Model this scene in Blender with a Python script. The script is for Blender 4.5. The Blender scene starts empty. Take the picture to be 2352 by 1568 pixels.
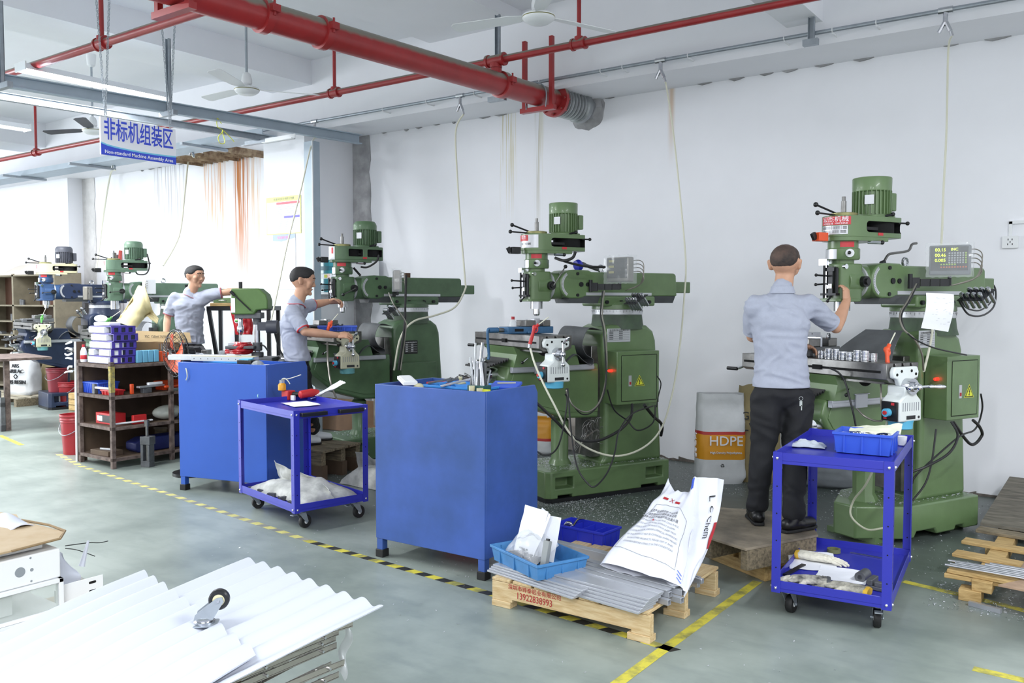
import bpy, bmesh, math, random
from mathutils import Vector as V, Matrix, noise, Euler
R=math.radians
random.seed(7)
SC=bpy.context.scene
COL=SC.collection
# ---------------------------------------------------------------- camera, light, exposure
FPX=2000.0; CAMH=1.63; PITCH=math.atan(96/2000.0); YAW=R(35.798)
cam=bpy.data.cameras.new('camera'); cam.sensor_width=36; cam.lens=FPX/2352*36
cam.clip_start=.05; cam.clip_end=200
camo=bpy.data.objects.new('camera',cam); COL.objects.link(camo)
camo.location=(0,0,CAMH); camo.rotation_euler=(R(90)-PITCH,0,YAW)
SC.camera=camo
w=bpy.data.worlds.new('world'); SC.world=w; w.use_nodes=True
bg=w.node_tree.nodes['Background']; bg.inputs[0].default_value=(.93,.955,1,1); bg.inputs[1].default_value=1.0
def area(name,loc,rot,sx,sy,pw,col=(1,1,1)):
    l=bpy.data.lights.new(name,'AREA'); l.shape='RECTANGLE'; l.size=sx; l.size_y=sy; l.energy=pw; l.color=col
    o=bpy.data.objects.new(name,l); COL.objects.link(o); o.location=loc; o.rotation_euler=rot
    return o
# rows of fluorescent battens under the slab, running on behind the camera
for i,(x,y) in enumerate([(-.6,-1.6),(1.8,2.9),(-6.8,1.6),(-11.5,1.2),(-12.5,4.6),(1.6,-2.6)]):
    area('ceiling_tube_light',(x,y,3.75),(0,0,0),.25,2.4,150,(.94,.97,1))
area('window_daylight',(-20,-1,2.2),(R(90),0,R(-75)),8,3,620,(.90,.95,1))
vs=SC.view_settings
vs.view_transform='Standard'; vs.look='None'; vs.gamma=1; vs.use_curve_mapping=False; vs.exposure=.45
try: SC.cycles.use_denoising=True
except Exception: pass
# ---------------------------------------------------------------- measuring helpers
def _ax():
    fw=V((-math.sin(YAW)*math.cos(PITCH),math.cos(YAW)*math.cos(PITCH),-math.sin(PITCH)))
    rt=V((math.cos(YAW),math.sin(YAW),0)); return fw,rt,rt.cross(fw)
FW,RT,UP=_ax(); CAM=V((0,0,CAMH))
def ray(x,y): return FW*FPX+RT*(x-1176)-UP*(y-784)
def PZ(x,y,z=0.0): d=ray(x,y); return CAM+d*((z-CAMH)/d.z)
def PY(x,y,Y): d=ray(x,y); return CAM+d*(Y/d.y)
def PX(x,y,X): d=ray(x,y); return CAM+d*(X/d.x)
def PD(x,y,D): return CAM+ray(x,y)*(D/FPX)
# ---------------------------------------------------------------- mesh builder
I4=Matrix.Identity(4)
def frame(d):
    d=V(d).normalized(); a=V((0,0,1)) if abs(d.z)<.9 else V((1,0,0))
    u=d.cross(a).normalized(); return u,d.cross(u).normalized()
def TR(loc=(0,0,0),rz=0,rx=0,ry=0,s=1):
    return Matrix.Translation(V(loc))@Euler((rx,ry,rz),'XYZ').to_matrix().to_4x4()@Matrix.Diagonal((s,s,s,1))
class MB:
    def __init__(s,T=None): s.v=[]; s.f=[]; s.mi=[]; s.T=T or I4; s.m=0; s.uv=None
    def add(s,vs,fs):
        b=len(s.v); s.v+=[s.T@V(p) for p in vs]
        for f in fs: s.f.append([i+b for i in f]); s.mi.append(s.m)
        return s
    def bx(s,x0,x1,y0,y1,z0,z1):
        return s.add([(x0,y0,z0),(x1,y0,z0),(x1,y1,z0),(x0,y1,z0),(x0,y0,z1),(x1,y0,z1),(x1,y1,z1),(x0,y1,z1)],
            [(0,3,2,1),(4,5,6,7),(0,1,5,4),(1,2,6,5),(2,3,7,6),(3,0,4,7)])
    def box(s,c,d,rz=0,rx=0,ry=0):
        T=s.T; s.T=T@TR(c,rz,rx,ry); s.bx(-d[0]/2,d[0]/2,-d[1]/2,d[1]/2,-d[2]/2,d[2]/2); s.T=T; return s
    def prism(s,poly,ax,a,b,taper=None):
        def mk(p,t):
            if ax=='x': return (t,p[0],p[1])
            if ax=='y': return (p[0],t,p[1])
            return (p[0],p[1],t)
        n=len(poly); q=taper(poly) if taper else poly
        vs=[mk(p,a) for p in poly]+[mk(p,b) for p in q]
        fs=[tuple(range(n))[::-1],tuple(range(n,2*n))]+[(i,(i+1)%n,n+(i+1)%n,n+i) for i in range(n)]
        return s.add(vs,fs)
    def cyl(s,p0,p1,r0,r1=None,n=20,cap=True):
        r1=r0 if r1 is None else r1; p0=V(p0);p1=V(p1); u,w=frame(p1-p0); vs=[]
        for p,r in((p0,r0),(p1,r1)):
            for i in range(n):
                a=2*math.pi*i/n; vs.append(p+u*math.cos(a)*r+w*math.sin(a)*r)
        fs=[(i,(i+1)%n,n+(i+1)%n,n+i) for i in range(n)]
        if cap: fs+=[tuple(range(n))[::-1],tuple(range(n,2*n))]
        return s.add(vs,fs)
    def lathe(s,prof,o=(0,0,0),d=(0,0,1),n=24):
        o=V(o); d=V(d).normalized(); u,w=frame(d); vs=[];fs=[];k=len(prof)
        for r,z in prof:
            for i in range(n):
                a=2*math.pi*i/n; vs.append(o+d*z+u*math.cos(a)*r+w*math.sin(a)*r)
        for j in range(k-1):
            for i in range(n): fs.append((j*n+i,j*n+(i+1)%n,(j+1)*n+(i+1)%n,(j+1)*n+i))
        if prof[0][0]>1e-5: fs.append(tuple(range(n))[::-1])
        if prof[-1][0]>1e-5: fs.append(tuple(range((k-1)*n,k*n)))
        return s.add(vs,fs)
    def tube(s,pts,r,n=8,sm=6,closed=False):
        P=spline([V(p) for p in pts],sm,closed) if sm else [V(p) for p in pts]
        vs=[];fs=[]; m=len(P); u=None
        for k,p in enumerate(P):
            if closed: d=(P[(k+1)%m]-P[k-1])
            else: d=P[min(k+1,m-1)]-P[max(k-1,0)]
            if d.length<1e-9: d=V((0,0,1))
            d.normalize()
            if u is None: u,_=frame(d)
            u=(u-d*u.dot(d)).normalized(); w=d.cross(u)
            rr=r(k/(m-1)) if callable(r) else r
            for i in range(n):
                a=2*math.pi*i/n; vs.append(p+u*math.cos(a)*rr+w*math.sin(a)*rr)
        for k in range(m if closed else m-1):
            for i in range(n): fs.append((k*n+i,k*n+(i+1)%n,((k+1)%m)*n+(i+1)%n,((k+1)%m)*n+i))
        if not closed: fs+=[tuple(range(n))[::-1],tuple(range((m-1)*n,m*n))]
        return s.add(vs,fs)
    def sph(s,c,r,n=14,sc=(1,1,1)):
        c=V(c); vs=[];fs=[];h=n//2
        vs.append(c+V((0,0,r*sc[2])))
        for j in range(1,h):
            t=math.pi*j/h
            for i in range(n):
                a=2*math.pi*i/n; vs.append(c+V((math.sin(t)*math.cos(a)*r*sc[0],math.sin(t)*math.sin(a)*r*sc[1],math.cos(t)*r*sc[2])))
        vs.append(c-V((0,0,r*sc[2])))
        for i in range(n): fs.append((0,1+i,1+(i+1)%n))
        for j in range(h-2):
            for i in range(n): a=1+j*n+i;b=1+j*n+(i+1)%n; fs.append((a,a+n,b+n,b))
        e=len(vs)-1; q=1+(h-2)*n
        for i in range(n): fs.append((q+i,e,q+(i+1)%n))
        return s.add(vs,fs)
    def grid(s,fn,nu,nv,t=0.0,wu=False):
        P=[[V(fn(i/(nu-1),j/(nv-1))) for j in range(nv)] for i in range(nu)]
        def nrm(i,j):
            a=P[min(i+1,nu-1)][j]-P[max(i-1,0)][j]; b=P[i][min(j+1,nv-1)]-P[i][max(j-1,0)]
            c=a.cross(b); return c.normalized() if c.length>1e-12 else V((0,0,1))
        vs=[p for r_ in P for p in r_]; fs=[]
        for i in range(nu-1):
            for j in range(nv-1): fs.append((i*nv+j,(i+1)*nv+j,(i+1)*nv+j+1,i*nv+j+1))
        if t:
            N=nu*nv; vs+=[P[i][j]-nrm(i,j)*t for i in range(nu) for j in range(nv)]
            fs+=[tuple(N+k for k in f[::-1]) for f in list(fs)]
            for i in range(nu-1):
                fs.append((i*nv,N+i*nv,N+(i+1)*nv,(i+1)*nv)); e=nv-1
                fs.append(((i+1)*nv+e,N+(i+1)*nv+e,N+i*nv+e,i*nv+e))
            for j in range(nv-1):
                fs.append((j+1,N+j+1,N+j,j)); b=(nu-1)*nv
                fs.append((b+j,N+b+j,N+b+j+1,b+j+1))
        return s.add(vs,fs)
    def loft(s,rings,cap=True):
        n=len(rings[0]); vs=[p for r_ in rings for p in r_]; fs=[]
        for k in range(len(rings)-1):
            for i in range(n): fs.append((k*n+i,k*n+(i+1)%n,(k+1)*n+(i+1)%n,(k+1)*n+i))
        if cap: fs+=[tuple(range(n))[::-1],tuple(range((len(rings)-1)*n,len(rings)*n))]
        return s.add(vs,fs)
def spline(P,k=6,closed=False):
    out=[];n=len(P)
    if n<3 and not closed:
        return [P[0].lerp(P[-1],i/k) for i in range(k+1)]
    for i in range(n if closed else n-1):
        p0=P[(i-1)%n] if closed else P[max(i-1,0)]; p1=P[i]; p2=P[(i+1)%n]
        p3=P[(i+2)%n] if closed else P[min(i+2,n-1)]
        for j in range(k):
            t=j/k; out.append(.5*((2*p1)+(p2-p0)*t+(2*p0-5*p1+4*p2-p3)*t*t+(3*p1-p0-3*p2+p3)*t**3))
    if not closed: out.append(P[-1])
    return out
def circ(cx,cy,r,n=16,a0=0,a1=360):
    full=abs(a1-a0)>=360
    return [(cx+r*math.cos(R(a0+(a1-a0)*i/(n if full else n-1))),cy+r*math.sin(R(a0+(a1-a0)*i/(n if full else n-1)))) for i in range(n)]
def rrect(x0,x1,y0,y1,r,n=5):
    o=[]
    for cx,cy,a in((x1-r,y1-r,0),(x0+r,y1-r,90),(x0+r,y0+r,180),(x1-r,y0+r,270)):
        o+=[(cx+r*math.cos(R(a+90*i/(n-1))),cy+r*math.sin(R(a+90*i/(n-1)))) for i in range(n)]
    return o
def mesh(mb,mats,name='m',ang=35):
    me=bpy.data.meshes.new(name); me.from_pydata([tuple(p) for p in mb.v],[],mb.f)
    if not isinstance(mats,(list,tuple)): mats=[mats]
    for m in mats: me.materials.append(m)
    me.polygons.foreach_set('material_index',mb.mi)
    me.update()
    bm=bmesh.new(); bm.from_mesh(me); bmesh.ops.recalc_face_normals(bm,faces=bm.faces); bm.to_mesh(me); bm.free()
    if ang:
        me.polygons.foreach_set('use_smooth',[True]*len(me.polygons)); me.set_sharp_from_angle(angle=R(ang))
    return me
def obj(name,mb,mats,parent=None,bev=0,ang=35,seg=2,label=None):
    o=bpy.data.objects.new(name,mesh(mb,mats,name,ang)); COL.objects.link(o)
    if parent: o.parent=parent
    if bev:
        b=o.modifiers.new('bevel','BEVEL'); b.width=bev; b.segments=seg; b.limit_method='ANGLE'; b.angle_limit=R(40); b.harden_normals=False
    if label: o['label']=label
    return o
def bake(o):
    bpy.context.view_layer.update()
    dg=bpy.context.evaluated_depsgraph_get(); me=bpy.data.meshes.new_from_object(o.evaluated_get(dg),depsgraph=dg)
    o.modifiers.clear(); o.data=me; return o
def cut(o,mb,mat=None):
    c=bpy.data.objects.new('cutter',mesh(mb,mat or o.data.materials[0],'c',0)); COL.objects.link(c); c.matrix_world=o.matrix_world
    if o.parent: c.parent=o.parent
    m=o.modifiers.new('b','BOOLEAN'); m.operation='DIFFERENCE'; m.object=c; m.solver='EXACT'
    try: m.material_mode='TRANSFER'
    except Exception: pass
    bake(o); bpy.data.objects.remove(c)
    o.data.set_sharp_from_angle(angle=R(35)); return o
def tag(o,label,cat,group=None,kind=None):
    o['label']=label; o['category']=cat
    if group: o['group']=group
    if kind: o['kind']=kind
    return o
def thing(name,label,cat,loc=(0,0,0),rz=0,group=None):
    o=bpy.data.objects.new(name,None); COL.objects.link(o); o.location=loc; o.rotation_euler=(0,0,rz); o.empty_display_size=.1
    return tag(o,label,cat,group)
def struct(name,mb,mats,**k):
    o=obj(name,mb,mats,**k); o['kind']='structure'; return o
def dup(root,loc=None,rz=None,label=None,group=None):
    def cp(o,par):
        c=o.copy(); COL.objects.link(c); c.parent=par
        for ch in o.children: cp(ch,c)
        return c
    r=cp(root,None)
    if loc is not None: r.location=loc
    if rz is not None: r.rotation_euler=(0,0,rz)
    if label: r['label']=label
    if group: r['group']=group
    return r
def text(s,size,mat,M,parent=None,name='lettering',ext=.0004,sx=1,al='CENTER',off=0):
    cu=bpy.data.curves.new('t','FONT'); cu.body=s; cu.size=size; cu.extrude=ext; cu.align_x=al; cu.align_y='CENTER'; cu.resolution_u=3; cu.offset=off*size
    t=bpy.data.objects.new('t',cu); COL.objects.link(t); bpy.context.view_layer.update()
    dg=bpy.context.evaluated_depsgraph_get(); me=bpy.data.meshes.new_from_object(t.evaluated_get(dg),depsgraph=dg)
    bpy.data.objects.remove(t); me.transform(M@Matrix.Diagonal((sx,1,1,1))); me.materials.clear(); me.materials.append(mat)
    o=bpy.data.objects.new(name,me); COL.objects.link(o); o.parent=parent; return o
def plane_M(o,x,y):
    """frame with origin o, text running along x, upward along y"""
    x=V(x).normalized(); z=x.cross(V(y)).normalized(); y=z.cross(x)
    M=Matrix.Identity(4)
    for i,a in enumerate((x,y,z)):
        for r_ in range(3): M[r_][i]=a[r_]
    M.translation=V(o); return M
# ---------------------------------------------------------------- materials
def lin(h):
    if isinstance(h,(tuple,list)): return tuple(h)+((1,) if len(h)==3 else ())
    h=h.lstrip('#'); c=[int(h[i:i+2],16)/255 for i in(0,2,4)]
    return tuple((x/12.92 if x<=.04045 else ((x+.055)/1.055)**2.4) for x in c)+(1,)
def mat(name,col,rough=.5,metal=0,var=0,scale=6,bump=0,bscale=None,col2=None,coat=0,alpha=1,trans=0,emit=0,thr=(.35,.65),spec=.5,stretch=None,detail=5):
    m=bpy.data.materials.new(name); m.use_nodes=True; nt=m.node_tree; b=nt.nodes['Principled BSDF']; L=nt.links.new; N=nt.nodes.new
    c=lin(col); b.inputs['Base Color'].default_value=c; b.inputs['Roughness'].default_value=rough; b.inputs['Metallic'].default_value=metal
    b.inputs['Specular IOR Level'].default_value=spec
    if coat: b.inputs['Coat Weight'].default_value=coat; b.inputs['Coat Roughness'].default_value=.12
    if alpha<1: b.inputs['Alpha'].default_value=alpha
    if trans: b.inputs['Transmission Weight'].default_value=trans; b.inputs['IOR'].default_value=1.2
    if emit: b.inputs['Emission Color'].default_value=c; b.inputs['Emission Strength'].default_value=emit
    if var or bump or col2:
        tc=N('ShaderNodeTexCoord'); src=tc.outputs['Object']
        if stretch:
            mp=N('ShaderNodeMapping'); mp.inputs['Scale'].default_value=stretch; L(src,mp.inputs[0]); src=mp.outputs[0]
    if var or col2:
        n=N('ShaderNodeTexNoise'); n.inputs['Scale'].default_value=scale; n.inputs['Detail'].default_value=detail; n.inputs['Roughness'].default_value=.6; L(src,n.inputs['Vector'])
        r=N('ShaderNodeValToRGB'); r.color_ramp.elements[0].position=thr[0]; r.color_ramp.elements[1].position=thr[1]; L(n.outputs['Fac'],r.inputs[0])
        c2=lin(col2) if col2 else tuple(x*(1-var) for x in c[:3])+(1,)
        r.color_ramp.elements[0].color=c2; r.color_ramp.elements[1].color=c; L(r.outputs[0],b.inputs['Base Color'])
    if bump:
        n2=N('ShaderNodeTexNoise'); n2.inputs['Scale'].default_value=bscale or scale; n2.inputs['Detail'].default_value=4; L(src,n2.inputs['Vector'])
        bp=N('ShaderNodeBump'); bp.inputs['Strength'].default_value=bump; bp.inputs['Distance'].default_value=.01; L(n2.outputs['Fac'],bp.inputs['Height']); L(bp.outputs[0],b.inputs['Normal'])
    return m
M_wall=mat('wall_paint','#f0f1f6',.7,var=.05,scale=.9,bump=.05,bscale=9)
M_ceil=mat('ceiling_paint','#f3f4f9',.8,var=.04,scale=.7)
M_green=mat('green_enamel','#688257',.38,var=.22,scale=3,bump=.03,bscale=60,coat=.25)
M_green2=mat('worn_green_enamel','#557251',.45,var=.3,scale=4,bump=.03,bscale=60,coat=.15)
M_green4=mat('pale_green_enamel','#64806a',.45,var=.25,scale=4,coat=.15)
M_greend=mat('dirty_green_enamel','#4a6247',.6,col2='#3c463c',scale=5)
M_blue5=mat('navy_enamel','#222f4c',.45,var=.3,scale=4,coat=.15)
M_cream=mat('cream_enamel','#cfc9a4',.5,var=.15,scale=5)
M_dkgrey=mat('dark_motor_paint','#4c4e58',.5,var=.2,scale=5)
M_steel=mat('bright_steel','#c9cbd0',.22,1,var=.15,scale=18)
M_steeld=mat('oily_steel','#8b8a88',.34,.9,var=.4,scale=9)
M_cast=mat('grey_cast_iron','#6d6f72',.55,.5,var=.35,scale=12)
M_chrome=mat('chrome','#e8eaee',.08,1)
M_black=mat('black_plastic','#17181a',.35)
M_blackm=mat('black_oxide','#26272a',.4,.4)
M_rubber=mat('dark_rubber_sheet','#5b5e61',.65,var=.25,scale=7)
M_rubk=mat('black_rubber','#1b1b1c',.6)
M_hole=mat('hollow_black','#0c0c0d',.9)
M_white=mat('white_plastic','#e6e8ea',.4)
M_feed=mat('pale_grey_casting','#dfe5e4',.4,var=.06,scale=8)
M_feedold=mat('yellowed_casting','#c7c6ab',.5,var=.15,scale=8)
M_cyan=mat('light_blue_plastic','#5fb6da',.4)
M_alu=mat('aluminium','#c8cad1',.35,.75,var=.12,scale=20)
M_aluw=mat('bright_aluminium','#b4b7be',.35,.35,var=.06,scale=14)
M_galv=mat('galvanised_steel','#a6aeb6',.42,.6,var=.18,scale=14)
M_gpost=mat('grey_painted_steel','#aab8c4',.5,.1,var=.08,scale=6)
M_red=mat('red_label','#c8323a',.4); M_redk=mat('deep_red','#a8282f',.4)
M_yel=mat('yellow_label','#d9dd3c',.4)
M_ink=mat('black_ink','#222428',.6); M_inkg=mat('grey_ink','#8a8d94',.6)
M_lab=mat('white_label','#eceef0',.45)
M_plate=mat('metal_plate','#c6c8cc',.35,.5)
M_lamp=mat('red_lamp_glow','#ff1a10',.4,emit=5)
M_orange=mat('orange_plastic','#e2552a',.4)
M_redpl=mat('red_plastic','#c02a2c',.4)
M_hose=mat('clear_hose','#d6d8c0',.3,alpha=.75)
M_hosew=mat('white_hose','#dad9c6',.4)
M_cable=mat('black_cable','#1f2022',.5); M_cableg=mat('steel_conduit','#8c8880',.4,.6)
M_paper=mat('white_paper','#f2f4fa',.7,bump=.1,bscale=20)
M_yknob=mat('brass','#8c8a5e',.4,.6)
# ---------------------------------------------------------------- setting
def wall_mat(name,stains,base='#f0f1f6'):
    m=mat(name,base,.7,var=.05,scale=.9,bump=.05,bscale=9); nt=m.node_tree; N=nt.nodes.new; L=nt.links.new
    b=nt.nodes['Principled BSDF']; cur=b.inputs['Base Color'].links[0].from_socket
    g=N('ShaderNodeNewGeometry'); sep=N('ShaderNodeSeparateXYZ'); L(g.outputs['Position'],sep.inputs[0])
    mp=N('ShaderNodeMapping'); mp.inputs['Scale'].default_value=(42,42,.8); L(g.outputs['Position'],mp.inputs[0])
    nz=N('ShaderNodeTexNoise'); nz.inputs['Scale'].default_value=1; nz.inputs['Detail'].default_value=6; L(mp.outputs[0],nz.inputs['Vector'])
    def rng(sock,a,b2,c,d):
        r=N('ShaderNodeMapRange'); r.interpolation_type='SMOOTHSTEP'; r.inputs[1].default_value=a; r.inputs[2].default_value=b2; r.inputs[3].default_value=c; r.inputs[4].default_value=d; L(sock,r.inputs[0]); return r.outputs[0]
    def mul(a,b2):
        k=N('ShaderNodeMath'); k.operation='MULTIPLY'; k.use_clamp=True
        for i,q in enumerate((a,b2)):
            if isinstance(q,float): k.inputs[i].default_value=q
            else: L(q,k.inputs[i])
        return k.outputs[0]
    for (x0,x1,zt,zb,col,st,lo) in stains:
        f=mul(rng(sep.outputs[0],x0-.03,x0+.05,0,1),rng(sep.outputs[0],x1-.05,x1+.03,1,0))
        f=mul(f,rng(sep.outputs[2],zb,zb+(zt-zb)*.85,0,1)); f=mul(f,rng(nz.outputs['Fac'],lo,lo+.14,0,1)); f=mul(f,float(st))
        mx=N('ShaderNodeMix'); mx.data_type='RGBA'; mx.inputs[7].default_value=lin(col); L(f,mx.inputs[0]); L(cur,mx.inputs[6]); cur=mx.outputs[2]
    L(cur,b.inputs['Base Color']); return m
xs=lambda px,Y=8.1: PY(px,500,Y).x
M_wb=wall_mat('stained_wall_paint',[
 (xs(468),xs(520),3.75,1.5,'#d9a878',.9,.46),(xs(538),xs(572),3.75,.9,'#b9743c',1,.38),(xs(572),xs(600),3.75,1.0,'#d8b28c',.8,.45),
 (xs(355),xs(430),3.7,1.2,'#b4b2b6',.8,.47),(xs(1145),xs(1185),3.75,2.3,'#c9bf8e',.8,.5),(xs(1228),xs(1248),3.75,2.1,'#c9c29c',.6,.45),
 (xs(1535),xs(1545),3.75,2.9,'#c99a55',1,.3),(xs(1230),xs(1240),3.7,2.0,'#b8b8ba',.6,.4)])
# floor with worn, oily zone around the machines
mf=mat('epoxy_floor','#98a19a',.36,var=.14,scale=1.6,bump=.02,bscale=40,col2='#7b857f')
nt=mf.node_tree; N=nt.nodes.new; L=nt.links.new; b=nt.nodes['Principled BSDF']; cur=b.inputs['Base Color'].links[0].from_socket
g=N('ShaderNodeNewGeometry'); sep=N('ShaderNodeSeparateXYZ'); nz=N('ShaderNodeTexNoise'); nz.inputs['Scale'].default_value=1.4; nz.inputs['Detail'].default_value=7; L(g.outputs['Position'],nz.inputs['Vector'])
L(g.outputs['Position'],sep.inputs[0])
ad=N('ShaderNodeMath'); ad.operation='MULTIPLY_ADD'; ad.inputs[1].default_value=1.3; L(nz.outputs['Fac'],ad.inputs[0]); L(sep.outputs[1],ad.inputs[2])
r1=N('ShaderNodeMapRange'); r1.interpolation_type='SMOOTHSTEP'; r1.inputs[1].default_value=4.9; r1.inputs[2].default_value=6.7; L(ad.outputs[0],r1.inputs[0])
r2=N('ShaderNodeMapRange'); r2.interpolation_type='SMOOTHSTEP'; r2.inputs[1].default_value=-13; r2.inputs[2].default_value=-7.5; L(sep.outputs[0],r2.inputs[0])
mm=N('ShaderNodeMath'); mm.operation='MULTIPLY'; L(r1.outputs[0],mm.inputs[0]); L(r2.outputs[0],mm.inputs[1])
m3=N('ShaderNodeMath'); m3.operation='MULTIPLY'; m3.inputs[1].default_value=.85; L(mm.outputs[0],m3.inputs[0])
mx=N('ShaderNodeMix'); mx.data_type='RGBA'; mx.inputs[7].default_value=lin('#434c49'); L(m3.outputs[0],mx.inputs[0]); L(cur,mx.inputs[6])
# fine scuffs
n2=N('ShaderNodeTexNoise'); n2.inputs['Scale'].default_value=7; n2.inputs['Detail'].default_value=8; mp=N('ShaderNodeMapping'); mp.inputs['Scale'].default_value=(.5,1.6,1); mp.inputs['Rotation'].default_value=(0,0,.5); L(g.outputs['Position'],mp.inputs[0]); L(mp.outputs[0],n2.inputs['Vector'])
rr=N('ShaderNodeMapRange'); rr.inputs[1].default_value=.5; rr.inputs[2].default_value=.75; rr.inputs[4].default_value=.35; L(n2.outputs['Fac'],rr.inputs[0])
mx2=N('ShaderNodeMix'); mx2.data_type='RGBA'; mx2.inputs[7].default_value=lin('#6c7875'); L(rr.outputs[0],mx2.inputs[0]); L(mx.outputs[2],mx2.inputs[6]); L(mx2.outputs[2],b.inputs['Base Color'])
struct('floor',MB().bx(-32,6,-6,8.3,-.1,0),mf,ang=0)
struct('ceiling',MB().bx(-32,6,-6,8.6,4.6,4.75),M_ceil,ang=0)
WY=8.1
struct('wall_back',MB().bx(-15.15,6,WY,WY+.2,0,3.9),M_wb,ang=0)
struct('wall_back_left',MB().bx(-32,-15.15,7.83,8.3,0,3.9),M_wall,ang=0)
M_conc=mat('bare_concrete','#a9a9ab',.85,var=.3,scale=7,bump=.2)
struct('wall_pillar',MB().bx(-9.18,-8.4,7.28,8.12,0,3.75),M_wall,ang=0)
def strip(x0,x1,y):
    zz=[i*3.74/24 for i in range(25)]; random.seed(3)
    e=[x1+random.uniform(-.025,.025) for _ in zz]
    poly=[(x0,0)]+[(e[i],z) for i,z in enumerate(zz)]+[(x0,3.74)]
    return MB().prism(poly,'y',y-.012,y+.02)
struct('trim_1',strip(-8.4,-8.09,WY),M_conc,ang=0,label='bare grey concrete strip beside the white pillar')
struct('trim_2',strip(-15.15,-14.75,WY),mat('dusty_concrete','#d3d1d0',.85,var=.15,scale=7),ang=0)
# edge beam (fascia) over the wall, cross beams, bits of fallen plaster in the joint
struct('trim_3',MB().bx(-32,6,7.45,8.5,3.74,4.7),M_wall,ang=0)
struct('trim_4',MB().bx(-2.5,-2.2,-6,7.5,3.93,4.7),M_ceil,ang=0)
struct('trim_5',MB().bx(-9.2,-8.45,-6,7.5,4.3,4.7),M_ceil,ang=0)
struct('trim_6',MB().bx(-6.5,-5.25,-6,7.5,4.48,4.7),M_ceil,ang=0)
struct('trim_7',MB().bx(-15.9,-15.1,-6,7.9,4.2,4.7),M_ceil,ang=0)
mb=MB(); random.seed(5); x=-14
while x<3:
    wd=random.uniform(.04,.22)
    if random.random()<.6:
        h=random.uniform(.008,.025); mb.prism([(x,3.742),(x+wd*.3,3.742-h),(x+wd*.7,3.742-h*.6),(x+wd,3.742)],'y',8.07,8.105)
    x+=wd+random.uniform(.02,.2)
struct('trim_8',mb,M_conc,ang=0)
mb=MB(); x=-14.7
while x<3:   # broken plaster line at the foot of the wall
    wd=random.uniform(.08,.3); mb.prism([(x,0),(x,random.uniform(.01,.045)),(x+wd*.5,random.uniform(.015,.05)),(x+wd,random.uniform(.01,.045)),(x+wd,0)],'y',8.085,8.11); x+=wd
struct('baseboard_back',mb,mat('broken_plaster','#77706a',.9,var=.5,scale=14),ang=0)
# water-damaged plaster at the soffit of the middle bay
mb=MB(); random.seed(9); x=xs(455)
while x<xs(602):
    wd=random.uniform(.06,.2); mb.prism([(x,0),(x+wd*.3,-random.uniform(.02,.08)),(x+wd*.8,-random.uniform(.02,.1)),(x+wd,0)],'y',7.5+random.uniform(0,.3),8.1); mb.v=[V((p.x,p.y,p.z)) for p in mb.v]; x+=wd*.8
for p in mb.v: p.z+=3.745
struct('trim_9',mb,mat('water_stained_plaster','#b09c80',.9,col2='#6d5440',scale=9),ang=0)
# floor tape: pieces
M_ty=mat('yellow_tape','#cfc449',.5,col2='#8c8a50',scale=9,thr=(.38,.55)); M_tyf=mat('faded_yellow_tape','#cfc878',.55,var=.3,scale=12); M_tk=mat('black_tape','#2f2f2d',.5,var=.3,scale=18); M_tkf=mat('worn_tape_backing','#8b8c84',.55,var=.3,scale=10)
def tape(pts,label,wd=.055,step=.085,two=True):
    e=thing('floor_tape',label,'tape'); e['kind']='structure'; del e['category']; del e['label']
    P=[V((p[0],p[1],.0)) for p in pts]; k=0
    for a,b in zip(P[:-1],P[1:]):
        d=(b-a); Ln=d.length; d.normalize(); s=V((-d.y,d.x,0))*wd/2; n=max(1,round(Ln/step))
        for i in range(n):
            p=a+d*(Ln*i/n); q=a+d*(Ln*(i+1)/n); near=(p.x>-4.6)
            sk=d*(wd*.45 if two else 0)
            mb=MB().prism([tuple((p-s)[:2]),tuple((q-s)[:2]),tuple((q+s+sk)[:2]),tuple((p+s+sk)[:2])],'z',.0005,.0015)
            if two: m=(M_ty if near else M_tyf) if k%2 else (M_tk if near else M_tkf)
            else: m=M_ty
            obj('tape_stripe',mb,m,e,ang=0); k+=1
    return e
tape([(-9.3,4.62),(-8.4,4.4),(-6.5,4.18),(-4.47,3.91),(-2.87,3.79),(-1.72,3.67)],'long black and yellow striped tape line along the machines')
tape([PZ(1740,1335)[:2],(-1.76,3.6),PZ(1420,1568)[:2],(-1.77,2.6)],'plain yellow tape line',two=False,step=.3)
tape([PZ(2075,1335)[:2],PZ(2190,1362)[:2],PZ(2300,1388)[:2],PZ(2420,1420)[:2]],'plain yellow tape line by the right pallet',two=False,step=.3)
tape([PZ(2235,1535)[:2],PZ(2352,1562)[:2],PZ(2500,1600)[:2]],'plain yellow tape',two=False,step=.3)
tape([PZ(150,1310)[:2],PZ(262,1385)[:2],PZ(380,1450)[:2]],'short striped tape')
tape([PZ(0,1000)[:2],PZ(50,1022)[:2]],'faded yellow tape',two=False,step=.2)

# ---------------------------------------------------------------- overhead services
M_redp=mat('red_pipe_paint','#a52a2c',.4,var=.2,scale=4,coat=.2)
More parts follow.
